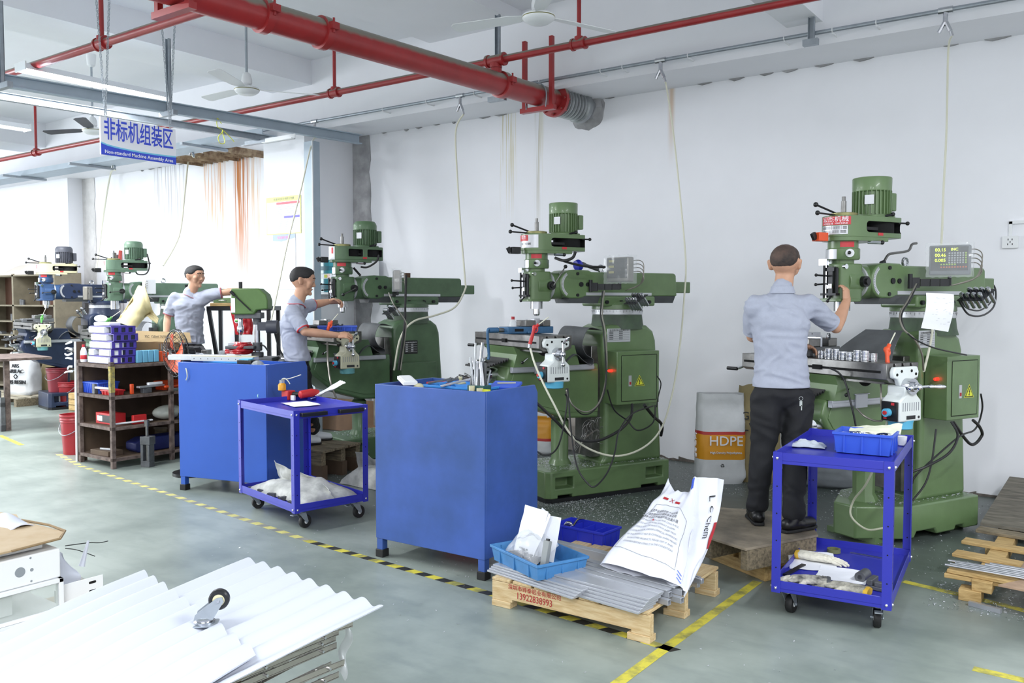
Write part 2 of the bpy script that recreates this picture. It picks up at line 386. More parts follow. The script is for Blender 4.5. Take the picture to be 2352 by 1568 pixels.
# settled dust lies on the upward faces of the pipes
def dusty(m,col='#7d766a'):
    nt=m.node_tree; N=nt.nodes.new; L=nt.links.new; b=nt.nodes['Principled BSDF']; cur=b.inputs['Base Color'].links[0].from_socket
    g=N('ShaderNodeNewGeometry'); sp=N('ShaderNodeSeparateXYZ'); L(g.outputs['Normal'],sp.inputs[0])
    nz=N('ShaderNodeTexNoise'); nz.inputs['Scale'].default_value=12; L(g.outputs['Position'],nz.inputs['Vector'])
    a=N('ShaderNodeMath'); a.operation='MULTIPLY_ADD'; a.inputs[1].default_value=.3; L(nz.outputs['Fac'],a.inputs[0]); L(sp.outputs[2],a.inputs[2])
    r=N('ShaderNodeMapRange'); r.inputs[1].default_value=.30; r.inputs[2].default_value=.58; L(a.outputs[0],r.inputs[0])
    mx=N('ShaderNodeMix'); mx.data_type='RGBA'; mx.inputs[7].default_value=lin(col); L(r.outputs[0],mx.inputs[0]); L(cur,mx.inputs[6]); L(mx.outputs[2],b.inputs['Base Color'])
dusty(M_redp)
ZP=3.65
def pl(y): return V((-5.13+(y-4.07)*(.24/3.27),y,ZP))
t=thing('fire_main_pipe','thick red fire main running under the ceiling into the back wall','pipe',(0,0,0))
obj('pipe',MB().cyl(pl(1.5),pl(7.45),.105,n=32),M_redp,t)
for px in(600,745,1152):
    d=ray(px,60 if px<1100 else 190); y=None
    # clamp where the sight line passes the pipe
    best=min((abs((pl(y/50)-CAM).cross(d).length/d.length),y/50) for y in range(90,370)); y=best[1]
    mb=MB().lathe([(.107,-.035),(.125,-.03),(.125,.03),(.107,.035)],pl(y),(pl(8)-pl(0)),28)
    q=pl(y)+V((.128,0,.03)); mb.box(q,(.05,.07,.05)); mb.cyl(q+V((0,0,-.05)),q+V((0,0,.06)),.009,n=8)
    mb.box(q+V((-.25,0,-.05)),(.05,.07,.05)); obj('pipe_coupling',mb,M_redp,t)
D=(pl(8)-pl(0)).normalized()
mb=MB().lathe([(.107,0),(.107,.08),(.17,.085),(.17,.125),(.12,.13)],pl(7.4),D,32)
for a in range(8): 
    u,w_=frame(D); mb.cyl(pl(7.46)+(u*math.cos(a*.785)+w_*math.sin(a*.785))*.145,pl(7.56)+(u*math.cos(a*.785)+w_*math.sin(a*.785))*.145,.013,n=8)
obj('flange',mb,M_redp,t)
pr=[(.12,0)]
for i in range(6): pr+=[(.12,.02+i*.055),(.155,.035+i*.055),(.155,.045+i*.055),(.12,.06+i*.055)]
pr+=[(.165,.36),(.165,.42)]
obj('bellows',MB().lathe(pr,pl(7.54),D,32),mat('zinc_bellows','#a2a6a8',.4,.6,var=.3,scale=10),t)
mb=MB(); random.seed(4)
mb.grid(lambda u,v:(pl(8.02)+V(((.14+.10*u+.045*noise.noise(V((math.cos(v*6.283)*2,math.sin(v*6.283)*2,u*2))))*math.cos(v*6.283),.1*u,(.14+.10*u+.05*noise.noise(V((math.cos(v*6.283)*2,math.sin(v*6.283)*2,5))))*math.sin(v*6.283)))),6,30)
obj('mortar_collar',mb,M_conc,t)
def ubracket(parent,y,top,off=.16,x0=None):
    c=pl(y); mb=MB()
    mb.bx(c.x-off-.02,c.x-off+.02,y-.04,y+.0,ZP-.14,top); mb.bx(c.x+off-.02,c.x+off+.02,y-.04,y,ZP-.14,top)
    mb.bx(c.x-off-.04,c.x+off+.04,y-.05,y+.01,ZP-.16,ZP-.115); obj('pipe_bracket',mb,M_redp,parent)
ubracket(t,7.25,4.2); ubracket(t,3.42,4.0,.17)
mb=MB().tube([pl(7.2)+V((-.115,0,-.13)),pl(7.2)+V((-.115,0,.04)),pl(7.2)+V((0,0,.122)),pl(7.2)+V((.115,0,.04)),pl(7.2)+V((.115,0,-.13))],.007)
obj('u_bolt',mb,M_galv,t)
# branch lines with upright sprinkler drops
def branch(y,z,x0,x1,r,drops,label,tee=None):
    t=thing('sprinkler_pipe',label,'pipe')
    obj('pipe',MB().cyl((x0,y,z),(x1,y,z),r,n=16),M_redp,t)
    for x,top in drops:
        f=MB().cyl((x-.06,y,z),(x+.06,y,z),r*1.35,n=16).cyl((x-.07,y,z),(x-.05,y,z),r*1.6,n=16).cyl((x+.05,y,z),(x+.07,y,z),r*1.6,n=16).cyl((x,y,z),(x,y,z+.06),r*1.2,n=16)
        obj('tee_fitting',f,M_redp,t); obj('riser',MB().cyl((x,y,z),(x,y,top),r*.55,n=12),M_redp,t)
    if tee:
        f=MB().cyl((tee-.09,y,z),(tee+.09,y,z),r*1.5,n=16).cyl((tee,y,z),(tee,y,ZP+.09),r*1.35,n=16).cyl((tee,y,z-.07),(tee,y,z-.03),r*1.7,n=16)
        for s in(-.09,.09): f.cyl((tee+s-.012,y,z),(tee+s+.012,y,z),r*1.8,n=16)
        f.cyl((tee,y,ZP+.08),(tee,y,ZP+.13),.055,n=16); obj('tee_joint',f,M_redp,t)
    return t
f_=lambda px,py,z: PZ(px,py,z).x
branch(6.6,3.86,-17,-.6,.034,[(f_(776,215,3.86),4.59),(f_(1322,97,3.86),4.59),(f_(155,360,3.86),4.59)],'red sprinkler pipe running parallel to the back wall',tee=pl(6.6).x)
branch(4.05,3.8,-12,-5.3,.036,[(f_(213,95,3.8),4.59)],'red sprinkler pipe at the upper left above the tube lamp')
# compressed-air line with couplers
YA,ZA=7.33,3.81
t=thing('air_line_pipe','thin galvanised compressed air pipe clipped along the edge beam','pipe')
obj('pipe',MB().cyl((-15.5,YA,ZA),(2,YA,ZA),.017,n=10),M_galv,t)
coup=[]
for px in(2168,1517,1057,722,438,257):
    x=PY(px,200,YA).x; coup.append(x)
    f=MB().cyl((x-.05,YA,ZA),(x+.05,YA,ZA),.025,n=10).cyl((x,YA,ZA),(x,YA,ZA-.09),.018,n=10).cyl((x,YA,ZA-.08),(x-.045,YA,ZA-.16),.016,n=8).cyl((x,YA,ZA-.08),(x+.035,YA,ZA-.16),.016,n=8).cyl((x+.03,YA,ZA-.14),(x+.05,YA,ZA-.2),.012,n=8)
    obj('air_coupler',f,M_steel,t)
for px in(1090,1240,1380,1430,1580,1800,1910,2010,980,880):
    x=PY(px,200,YA).x; obj('pipe_clip',MB().cyl((x-.004,YA,ZA),(x+.004,YA,ZA),.022,n=10).bx(x-.005,x+.005,YA,7.46,ZA-.03,ZA-.015),M_white,t)
def chan(name,label,x,y,z0,z1,foot=None,wd=.05,m=None,cat='bracket'):
    t=thing(name,label,cat,(x,y,0)); mb=MB()
    mb.bx(-wd/2,wd/2,-.003,.003,z0,z1).bx(-wd/2,-wd/2+.004,-.03,.0,z0,z1).bx(wd/2-.004,wd/2,-.03,0,z0,z1)
    obj('channel',mb,m or M_galv,t)
    if foot: obj('foot_channel',MB().bx(-foot/2,foot/2,-.05,.0,z0-.02,z0+.03),m or M_galv,t)
    return t
chan('hanger_channel','galvanised hanger channel holding the air line near the right cross beam',PY(1865,60,7.3).x,7.3,3.72,4.6,.12)
chan('hanger_channel','galvanised hanger channel behind the red fire main',PY(1145,150,7.05).x,7.05,3.62,4.45,.2)
# galvanised beam from the pillar toward the camera, with posts and hangers
t=thing('galvanised_beam','wide galvanised channel beam running from the pillar corner toward the tube lamp','beam')
bx_=-7.9
xb=lambda y:-8.39+.13*(y-3.75)
sl=lambda a,b_,y0,y1,f=None:[((f or xb)(y0)+a,y0),((f or xb)(y0)+b_,y0),((f or xb)(y1)+b_,y1),((f or xb)(y1)+a,y1)]
obj('web',MB().prism(sl(-.02,0,2.2,7.7),'z',3.55,3.655),M_gpost,t); obj('flange',MB().prism(sl(-.02,.05,2.2,7.7),'z',3.65,3.66).prism(sl(-.02,.05,2.2,7.7),'z',3.545,3.555),M_gpost,t)
px_=PX(728,500,-8.2)
t=thing('steel_post','grey square steel post standing in front of the white pillar','post',(-8.12,7.15,0))
obj('post_shaft',MB().bx(-.075,.075,-.06,.06,0,3.52),M_gpost,t,bev=.006); obj('edge_trim',MB().bx(.076,.084,-.068,-.052,0,3.52),M_white,t)
t=thing('thin_beam','second narrower galvanised channel parallel to the tube lamp','beam')
xt=lambda y:-9.11+.09*(y-4.06)
obj('web',MB().prism(sl(0,.02,2.8,7.1,xt),'z',3.58,3.65),M_galv,t); obj('flange',MB().prism(sl(0,.06,2.8,7.1,xt),'z',3.645,3.653).prism(sl(0,.06,2.8,7.1,xt),'z',3.576,3.584),M_galv,t)
t=thing('cable_tray','broad galvanised cable tray running left along the edge beam','tray')
mb=MB().bx(-18,-8.9,7.05,7.4,3.68,3.69).bx(-18,-8.9,7.04,7.05,3.68,3.76).bx(-18,-8.9,7.4,7.41,3.68,3.76)
obj('tray_base',mb,M_gpost,t)
for i,px in enumerate((55,210,470,590)):
    x=PY(px,360,7.1).x; obj('tray_support',MB().bx(x-.03,x+.03,6.75,7.45,3.64,3.675),M_galv,t)
chan('hanger_channel','tall hanger channel in front of the lamp end',-8.1,PX(390,180,-8.1).y,3.52,4.28,.25)
chan('hanger_channel','tall hanger channel at the left picture edge',-8.3,PX(6,100,-8.3).y,3.52,4.28,.35)
for i,(px,py,Y) in enumerate(((650,318,6.7),(600,325,6.9))):
    p=PY(px,py,Y); t=thing('angle_bracket',['white painted angle bracket with holes under the beam end','dark slotted angle bracket at the end of the thin channel'][i],'bracket',p)
    obj('angle',MB().bx(-.35,.18,-.03,.03,-.02,-.012).bx(-.35,.18,.022,.03,-.02,.04),M_white if i==0 else M_galv,t)
# tube lamps
M_tube=mat('lit_tube','#ffffff',.4,emit=9); M_refl=mat('white_reflector','#f4f6fb',.5)
def lamp(x,y,z,L_,label):
    t=thing('tube_lamp',label,'lamp',(x,y,z),0,'fluorescent tube lamps')
    mb=MB().prism([(-.11,.0),(-.035,.07),(.035,.07),(.11,0),(.105,0),(.03,.062),(-.03,.062),(-.105,0)],'y',0,L_); obj('reflector',mb,M_refl,t,ang=0)
    obj('end_cap',MB().bx(-.1,.1,-.012,.0,-.01,.07),M_white,t); obj('end_cap',MB().bx(-.1,.1,L_,L_+.012,-.01,.07),M_white,t)
    obj('lit_tube',MB().cyl((-.03,.03,.015),(-.03,L_-.03,.015),.014,n=10),M_tube,t); obj('lit_tube',MB().cyl((.03,.03,.015),(.03,L_-.03,.015),.014,n=10),M_tube,t)
    l=area('tube_glow',(x,y+L_/2,z-.03),(0,0,0),.16,L_,60,(.95,.98,1)); return t
lamp(-8.42,3.95,3.74,1.45,'lit twin tube lamp nearest the hanging sign')
lamp(-11.4,3.9,3.75,1.5,'lit tube lamp farther left behind the sign')
# chain-hung sign
M_sb=mat('sign_blue','#3f55d8',.45); M_sw=mat('sign_white','#f6f8ff',.45); M_sc=mat('sign_cyan','#7fd0ee',.45)
X=-6.9; a=PX(229,268,X); b_=PX(229,355,X); c_=PX(402,297,X); d_=PX(401,377,X)
z1=(a.z+c_.z)/2; z0=(b_.z+d_.z)/2; y0,y1=a.y,c_.y; W=y1-y0; H=z1-z0
t=thing('hanging_sign','white and blue workshop area sign hanging on chains at the upper left','sign',(X,y0,z0))
obj('board',MB().bx(-.008,.008,0,W,0,H),M_sw,t)
pts=[(0,H*.30)]+[(W*i/12,H*(.30-.17*(i/12)**.6*(1.35-.35*i/12)+(.07*(i/12)**2))) for i in range(1,13)]
obj('blue_band',MB().prism([(0,0)]+[(W,0)]+pts[::-1],'x',.008,.0095),M_sb,t,ang=0)
obj('cyan_edge',MB().prism(pts+[(p[0],p[1]+.012) for p in pts[::-1]],'x',.0085,.0098),M_sc,t,ang=0)
text('非标机组装区',H*.62,M_sb,plane_M((.0095,W*.5,H*.66),(0,1,0),(0,0,1)),t,'chinese_lettering',sx=W*.93/(H*.62*6),off=.012)
text('Non-standard Machine Assembly Area',H*.13,M_sw,plane_M((.0105,W*.5,H*.09),(0,1,0),(0,0,1)),t,'english_lettering',sx=1.0,off=.014)
for yy in(.07*W,.93*W):
    for s in(-1,1):
        mb=MB(); p=V((0,yy,H)); q=V((0,yy+s*.06*(1 if yy<W/2 else 1.2),1.35)); n=46
        for i in range(n):
            c=p.lerp(q,(i+.5)/n); 
            if i%2: mb.tube([c+V((0,.008,0)),c+V((0,.006,.017)),c+V((0,-.006,.017)),c+V((0,-.008,0)),c+V((0,-.006,-.017)),c+V((0,.006,-.017))],.0022,n=4,sm=2,closed=True)
            else: mb.tube([c+V((.008,0,0)),c+V((.006,0,.017)),c+V((-.006,0,.017)),c+V((-.008,0,0)),c+V((-.006,0,-.017)),c+V((.006,0,-.017))],.0022,n=4,sm=2,closed=True)
        obj('chain',mb,M_galv,t)
# ceiling fans at rest
def fan(x,y,z,top,label,rz,dark=False):
    t=thing('ceiling_fan',label,'fan',(x,y,z),rz,'ceiling fans')
    obj('motor_housing',MB().lathe([(.03,-.045),(.07,-.042),(.105,-.02),(.115,-.005),(.115,.012),(.108,.02),(.06,.035),(.04,.045)],n=32),M_white,t)
    obj('gold_ring',MB().lathe([(.1155,-.003),(.117,.0),(.1155,.004)],n=32),M_yknob,t)
    obj('bell_cap',MB().lathe([(.035,.045),(.05,.06),(.05,.1),(.035,.15),(.014,.165)],n=20),M_white,t)
    obj('down_rod',MB().cyl((0,0,.15),(0,0,top-z-.1),.012,n=10),M_galv,t)
    obj('canopy',MB().lathe([(.02,top-z-.17),(.045,top-z-.15),(.055,top-z-.03),(.05,top-z-.02)],n=20),M_white,t)
    for k in range(3):
        a=k*2.0944; T=TR((0,0,.01),a); mb=MB(T@TR((.1,0,0),0,R(10))).prism([(0,-.03),(.12,-.055),(.55,-.065),(.58,-.04),(.58,.04),(.55,.065),(.12,.055),(0,.03)],'z',0,.004)
        obj('blade',mb,M_dkgrey if dark else M_white,t)
p=PZ(567,207,3.6); fan(p.x,p.y,3.6,4.55,'white ceiling fan left of the red fire main',R(58))
p=PZ(1237,40,3.6); fan(p.x,p.y,3.6,4.6,'white ceiling fan at the top centre right of the fire main',R(70))
p=PZ(213,300,3.6); fan(p.x,p.y,3.6,4.5,'far ceiling fan with grey blades behind the hanging sign',R(200),True)
# yellow cord looped on the beam
p=PX(505,300,-8.13); mb=MB().tube([p+V((.03,0,.07)),p+V((.03,-.05,.12)),p+V((.04,-.06,.03)),p+V((.03,.02,0)),p+V((.04,-.05,-.08)),p+V((.03,-.02,-.14)),p+V((.03,.04,-.12)),p+V((.03,.01,0)),p+V((.03,.1,-.05)),p+V((.03,.16,-.1))],.004)
tag(obj('tied_cord',mb,M_yel),'yellow cord tied in a loose knot on the galvanised beam','cord')
# notices on the pillar, distribution boxes, socket
def poster(name,label,X0,X1,Z0,Z1,Y,build):
    t=thing(name,label,'poster',(X0,Y,Z0)); build(t,X1-X0,Z1-Z0); return t
Yp=7.275
q=[PY(612,455,Yp),PY(692,535,Yp)]
def b1(t,W,H):
    obj('sheet',MB().bx(0,W,-.004,0,0,H),mat('yellow_border','#eeee8a',.5),t); obj('print_area',MB().bx(.015,W-.015,-.0048,-.003,.015,H*.86),M_lab,t)
    obj('red_band',MB().bx(W*.3,W-.02,-.0056,-.004,H*.79,H*.85),mat('pink_red_print','#e0606c',.5),t); obj('blue_band',MB().bx(W*.52,W-.02,-.0056,-.004,H*.42,H*.48),mat('violet_print','#6a62c0',.5),t)
    text('危害岗位安全风险告知牌',H*.075,M_inkg,plane_M((W*.52,-.006,H*.93),(1,0,0),(0,0,1)),t)
    mb=MB(); random.seed(2)
    for i in range(14):
        z=H*(.76-.05*i) if i<6 else H*(.38-.045*(i-6))
        mb.bx(W*.55,W*random.uniform(.8,.94),-.0056,-.004,z,z+.004); mb.bx(W*.35,W*.48,-.0056,-.004,z,z+.004)
    obj('printed_lines',mb,M_inkg,t)
poster('safety_notice','yellow edged safety notice with red and blue bands on the pillar',q[0].x,q[1].x,q[1].z,q[0].z,Yp,b1)
q=[PY(627,540,Yp),PY(680,664,Yp)]
def b2(t,W,H):
    obj('sheet',MB().bx(0,W,-.004,0,0,H),M_lab,t); obj('blue_header',MB().prism([(0,H),(0,H*.89),(W*.4,H*.87),(W,H*.93),(W,H)],'y',-.0052,-.003),mat('pale_blue_print','#9aaadf',.5),t)
    text('安全操作规程',H*.06,mat('pale_red_print','#e07a86',.5),plane_M((W*.5,-.006,H*.94),(1,0,0),(0,0,1)),t)
    mb=MB(); random.seed(8)
    for i in range(20): z=H*(.82-.035*i); mb.bx(W*.08,W*random.uniform(.6,.92),-.0052,-.003,z,z+.0035)
    obj('printed_lines',mb,M_inkg,t)
poster('rules_notice','plain white rules sheet with pale blue header below the yellow notice',q[0].x,q[1].x,q[1].z,q[0].z,Yp,b2)
M_teal=mat('teal_window','#3f8f9c',.2,coat=.5)
p0=PY(708,592,7.3); p1=PY(770,672,7.3)
t=thing('breaker_box','pale distribution board with two teal windows behind the third mill head','breaker box',(p0.x,7.3,0)); Wb=p1.x-p0.x+.05; z1=p0.z; z0=p1.z-.02
obj('housing',MB().bx(0,Wb,-.0,.7,z0,z1),M_lab,t,bev=.004)
for k in(0,1): zz=z0+(z1-z0)*(.06+.5*k); obj('window',MB().bx(.06,Wb-.02,-.006,.002,zz,zz+(z1-z0)*.36),M_teal,t); obj('breaker_row',MB().bx(.12,Wb-.06,-.008,-.002,zz+.04,zz+.09),mat('dark_teal','#2c6a78',.4),t)
obj('warning_label',MB().bx(Wb*.55,Wb*.75,-.006,.002,z0+(z1-z0)*.45,z0+(z1-z0)*.53),M_yel,t)
p=PY(2321,556,WY)
t=thing('wall_socket','white square power socket on the right of the wall','socket',(p.x,WY,p.z))
obj('face_plate',MB().prism(rrect(-.058,.058,-.05,.05,.008),'y',-.03,0),M_white,t,bev=.003)
mb=MB()
for x,z in((-.014,.02),(.014,.02),(-.016,-.018),(.016,-.018),(0,0)): mb.bx(x-.003,x+.003,-.0312,-.029,z-.007,z+.007)
obj('socket_holes',mb,M_ink,t)
obj('conduit_trunking',MB().bx(-.012,.012,-.02,0,.05,.165).bx(-.012,.6,-.02,0,.145,.17),M_white,t)
# ---------------------------------------------------------------- milling machines
# local frame: +y back along the ram, +x along the table to its power feed, z up
def bend_text(s,size,m,par,c,r,a0,z,name='lettering',sx=1):
    o=text(s,size,m,Matrix.Identity(4),par,name,ext=0,sx=sx)
    for v in o.data.vertices:
        a=a0+v.co.x/r; v.co=V((c[0]+math.cos(a)*(r+.0018),c[1]+math.sin(a)*(r+.0018),z+v.co.y))
    return o
def arc_plate(mb,c,r,a0,a1,z0,z1,t=.001,n=14):
    pts=[(c[0]+math.cos(a0+(a1-a0)*i/n)*(r+t),c[1]+math.sin(a0+(a1-a0)*i/n)*(r+t)) for i in range(n+1)]
    inn=[(c[0]+math.cos(a0+(a1-a0)*i/n)*(r-.004),c[1]+math.sin(a0+(a1-a0)*i/n)*(r-.004)) for i in range(n+1)]
    return mb.prism(pts+inn[::-1],'z',z0,z1)
def lever(par,p,q,r=.006,kr=.014,m=None,name='lever'):
    o=obj(name,MB().cyl(p,q,r,n=8),m or M_blackm,par); obj('ball_knob',MB().sph(q,kr,12),M_black,o); return o
def mill(label,loc,th,g,head=None,body=None,hs=(1,1),dr=0,tz=1.36,cab=(-.225,.215,.765,1.203),door=True,motor='flat',base=(-.845,.40),crank=0,
         feed=None,plate='white',guard='fold',tl=-.42,pdy=(.03,.27,.07,.185),rot=-8,window=1,dro=True,collets=True,knob=True,oldcab=False,mini=False,motm=None,gz=1.0,sign=True):
    head=head or g; body=body or g; feed=feed or M_feed
    t=thing('milling_machine',label,'milling machine',(loc[0],loc[1],0),-th,'turret milling machines along the wall')
    b0,b1=base
    H=Matrix.Translation((0,-.95+dr,1.57))@Matrix.Diagonal((hs[0],hs[0],hs[1],1))@Matrix.Translation((0,.95,-1.57))
    RM=Matrix.Translation((0,dr,0))
    # base with chamfered nose, lifting pockets and foot arches
    pf=[(-.30,b1),(-.30,b0+.25),(-.16,b0),(.16,b0),(.30,b0+.25),(.30,b1)]
    if b0>-.82: pf=[(-.30,b1),(-.30,b0+.35),(-.06,b0),(.12,b0),(.30,b0+.30),(.30,b1)]
    else: pf=[(-.30,b1),(-.30,b0+.04),(-.26,b0),(.26,b0),(.30,b0+.04),(.30,b1)]
    ba=obj('base',MB().prism(pf,'z',.03,.25),body,t)
    cm=MB()
    if b0<=-.82:
        for ya,yb in((b0+.08,b0+.25),(b1-.25,b1-.07)): cm.bx(.2,.4,ya,yb,.11,.2); 
        for ya,yb in((b0+.1,b0+.24),(b1-.3,b1-.12),): cm.bx(-.4,.4,ya,yb,.0,.055)
    else:
        cm.prism([(b0+.35,.0),(b0+.39,.07),(b0+.58,.07),(b0+.62,0)],'x',-.4,.4); cm.prism([(b1-.28,.0),(b1-.25,.06),(b1-.17,.06),(b1-.14,0)],'x',-.4,.4)
    cut(ba,cm,body); md=ba.modifiers.new('bevel','BEVEL'); md.width=.012; md.segments=2; md.limit_method='ANGLE'
    obj('foot_plate',MB().prism([(x*1.03,y*1.0) for x,y in pf],'z',.0,.035),M_blackm,t) if b0<=-.82 else obj('levelling_foot',MB().bx(-.2,.2,b0+.1,b0+.3,0,.04).bx(-.2,.2,b1-.12,b1-.02,0,.04),body,t)
    # column
    bk=b1
    col=[(bk,.24),(bk-.02,.6),(bk-.07,1.28),(bk-.10,1.36),(bk-.17,1.41),(-.13,1.42),(-.20,1.39),(-.24,1.33),(-.24,1.2),(-.21,1.0),(-.21,.3),(-.25,.24)]
    obj('column',MB().prism(col,'x',-.20,.20),body,t,bev=.05,seg=4)
    obj('knee_slideway',MB().bx(-.12,.12,-.30,-.2,.3,1.24),M_steeld,t,bev=.004)
    cy=.055
    obj('turret_neck',MB().lathe([(.235,1.38),(.222,1.43),(.214,1.50),(.214,1.505)],(0,cy,0),n=40),M_greend if body is not M_blue5 else body,t)
    sc=obj('degree_ring',MB().lathe([(.214,1.5),(.22,1.505),(.22,1.545),(.214,1.55)],(0,cy,0),n=40),M_plate,t)
    tk=MB()
    for i in range(48):
        a=i*math.pi/24; c=V((math.cos(a),math.sin(a),0)); tk.box(V((0,cy,0))+c*.2202+V((0,0,1.534 if i%3 else 1.53)),(.0016,.002,.012 if i%3 else .02),rz=a+math.pi/2) if a<1.2 or a>3.6 else None
    obj('degree_marks',tk,M_ink,sc)
    obj('turret',MB().lathe([(.222,1.55),(.22,1.585),(.2,1.61),(.17,1.62)],(0,cy,0),n=40),g,t)
    obj('ram_clamp',MB().bx(-.15,.15,cy-.27,cy+.30,1.575,1.66),g,t,bev=.015,seg=3)
    bo=MB()
    for yy in(-.17,-.02,.16,.28): bo.cyl((.15,yy,1.61),(.17,yy,1.61),.016,n=10)
    obj('clamp_bolt',bo,M_blackm,t)
    # ram
    ry0,ry1=-.62+dr,.62+dr
    obj('ram_way',MB().prism([(-.09,1.60),(.09,1.60),(.125,1.66),(-.125,1.66)],'y',ry0+.1,ry1-.02),M_rubber,t)
    rp=[(ry1,1.66),(ry1-.01,1.845),(ry1-.03,1.862),(-.30+dr,1.862),(-.33+dr,1.875),(-.47+dr,1.878)]+[(-.5+dr+.118*math.cos(R(a)),1.757+.118*math.sin(R(a))) for a in(100,120,140,160,180,200,220,240,260)]+[(-.42+dr,1.64),(-.36+dr,1.655)]
    obj('ram',MB().prism(rp,'x',-.125,.125),g,t,bev=.012,seg=3)
    obj('rear_stub',MB(RM).bx(-.05,.05,.61,.84,1.69,1.79),g,t,bev=.008)
    mb=MB(); pts=[(-.49+dr+r_*math.cos(R(a)),1.757+r_*math.sin(R(a))) for r_,aa in((.114,range(125,240,8)),(.092,range(237,120,-8))) for a in aa]
    ar=obj('tilt_scale',mb.prism(pts,'x',.120,.127),M_plate,t); tk=MB()
    for a in range(128,236,6): tk.box((.1275,-.49+dr+.106*math.cos(R(a)),1.757+.106*math.sin(R(a))),(.001,.012,.0015),rx=R(a))
    obj('scale_marks',tk,M_ink,ar)
    for yy,zz,r_ in((-.445,1.845,.013),(-.445,1.668,.013),(-.41,1.757,.020),(-.345,1.757,.017)):
        bb=obj('ram_bolt',MB(RM).cyl((.12,yy,zz),(.134,yy,zz),r_,n=16),M_blackm,t)
    obj('ram_scale_strip',MB(RM).bx(.124,.129,-.36,.33,1.665,1.69),M_plate,t)
    e=MB(RM); e.tube([V((0,-.12+.028*math.cos(R(a)),1.895+.028*math.sin(R(a)))) for a in range(0,360,30)],.009,closed=True,sm=2).cyl((0,-.12,1.86),(0,-.12,1.875),.02,n=12)
    obj('eye_bolt',e,M_steel,t)
    # tilting knuckle between ram and head
    K=MB(H); K.cyl((0,-.80,1.745),(0,-.60,1.745),.098,n=36).cyl((0,-.66,1.745),(0,-.56+.02,1.745),.112,n=36)
    obj('tilt_knuckle',K,head,t,bev=.004); obj('knuckle_scale',MB(H).cyl((0,-.672,1.745),(0,-.655,1.745),.1135,n=36),M_plate,t)
    # head casting with quill feed gear
    hb=MB(H).prism(rrect(-.085,.085,-.865,-.665,.035),'z',1.62,1.86); obj('quill_head',hb,head,t,bev=.008)
    obj('head_neck',MB(H).lathe([(.068,1.84),(.068,1.9)],(0,-.765,0),n=28),head,t)
    obj('gear_housing',MB(H).lathe([(.096,1.885),(.102,1.895),(.102,1.955),(.092,1.96),(.092,2.02)],(0,-.765,0),n=36),head,t)
    obj('quill',MB(H).lathe([(.05,1.555 if not mini else 1.5),(.05,1.63)],(0,-.765,0),n=24),M_steel,t)
    obj('quill_flange',MB(H).prism(rrect(-.09,.09,-.885,-.69,.02),'z',1.615,1.635),head,t,bev=.004)
    obj('spindle_nose',MB(H).lathe([(.02,1.50),(.028,1.51),(.03,1.56),(.036,1.56),(.036,1.575)],(0,-.765,0),n=20),M_chrome,t)
    fm=MB(H); fm.bx(.0,.035,-.895,-.862,1.66,1.84).bx(-.02,.05,-.9,-.86,1.81,1.835).cyl((-.02,-.905,1.64),(-.02,-.905,1.85),.008,n=8).cyl((.06,-.885,1.66),(.06,-.885,1.83),.01,n=8).bx(-.05,.07,-.905,-.87,1.655,1.67)
    obj('quill_stop',fm,M_blackm,t)
    fm=MB(H); fm.bx(-.03,.0,-.89,-.86,1.64,1.87).cyl((.02,-.90,1.70),(.02,-.90,1.73),.018,n=14).cyl((.075,-.84,1.84),(.095,-.84,1.84),.016,n=12).bx(-.07,-.01,-.9,-.865,1.85,1.89)
    obj('trip_bracket',fm,M_chrome,t)
    lv=[((.0,-.89,1.78),(.0,-1.0,1.785)),((-.02,-.89,1.73),(-.02,-.98,1.725)),((.03,-.89,1.66),(.035,-.935,1.62))]
    for p,q in lv: lever(t,H@V(p),H@V(q),.006,.011)
    hp=H@V((.112,-.70,1.745))
    kn=obj('feed_handwheel',MB(H).cyl((.09,-.69,1.745),(.125,-.69,1.745),.035,n=24).cyl((.12,-.69,1.745),(.14,-.69,1.745),.02,n=18),M_black,t)
    if knob=='up': lever(t,H@V((.14,-.69,1.745)),H@V((.15,-.58,1.90)),.006,.016,M_steeld,'quill_lever')
    elif knob=='down': lever(t,H@V((.14,-.69,1.745)),H@V((.16,-.84,1.68)),.006,.016,M_steeld,'quill_lever')
    elif knob: lever(t,H@V((.14,-.69,1.745)),H@V((.19,-.86,1.73)),.005,.013,M_steeld,'quill_lever')
    dl=obj('speed_dial',MB(H).cyl((.08,-.80,1.925),(.105,-.825,1.925),.026,n=20),M_plate,t); lever(t,H@V((.10,-.82,1.925)),H@V((.13,-.86,1.925)),.005,.012)
    obj('rating_sticker',arc_plate(MB(H),(0,-.765),.092,R(-60),R(-5),1.965,2.0),M_red,t)
    obj('info_plate',arc_plate(MB(H),(0,-.765),.102,R(-135),R(-70),1.89,1.952),M_plate,t)
    # belt housing
    hy0,hy1=-.95,-.33; r_=.124
    plan=[(r_*math.cos(R(a)),-.77+.126*math.sin(R(a))) for a in range(180,361,12)]+[(.13,-.5)]+[(.128*math.cos(R(a)),hy1-.06+.06*math.sin(R(a))) for a in (0,25,50,90,130,155,180)]+[(-.13,-.5)]
    bh=obj('belt_housing',MB(H).prism(plan,'z',2.03,2.165),head,t)
    cm=MB(H)
    if window==1: cm.prism(rrect(-.70,-.355,2.062,2.132,.022),'x',-.14,.25); cm.cyl((0,-.47,2.055),(0,-.47,2.135),.115,n=24); cm.cyl((0,-.73,2.06),(0,-.73,2.135),.09,n=24)
    else:
        cm.prism(rrect(-.755,-.60,2.065,2.135,.008),'x',.0,.25); cm.prism(rrect(-.545,-.375,2.065,2.135,.008),'x',.0,.25); cm.cyl((0,-.46,2.06),(0,-.46,2.14),.11,n=24); cm.cyl((0,-.68,2.06),(0,-.68,2.14),.10,n=24)
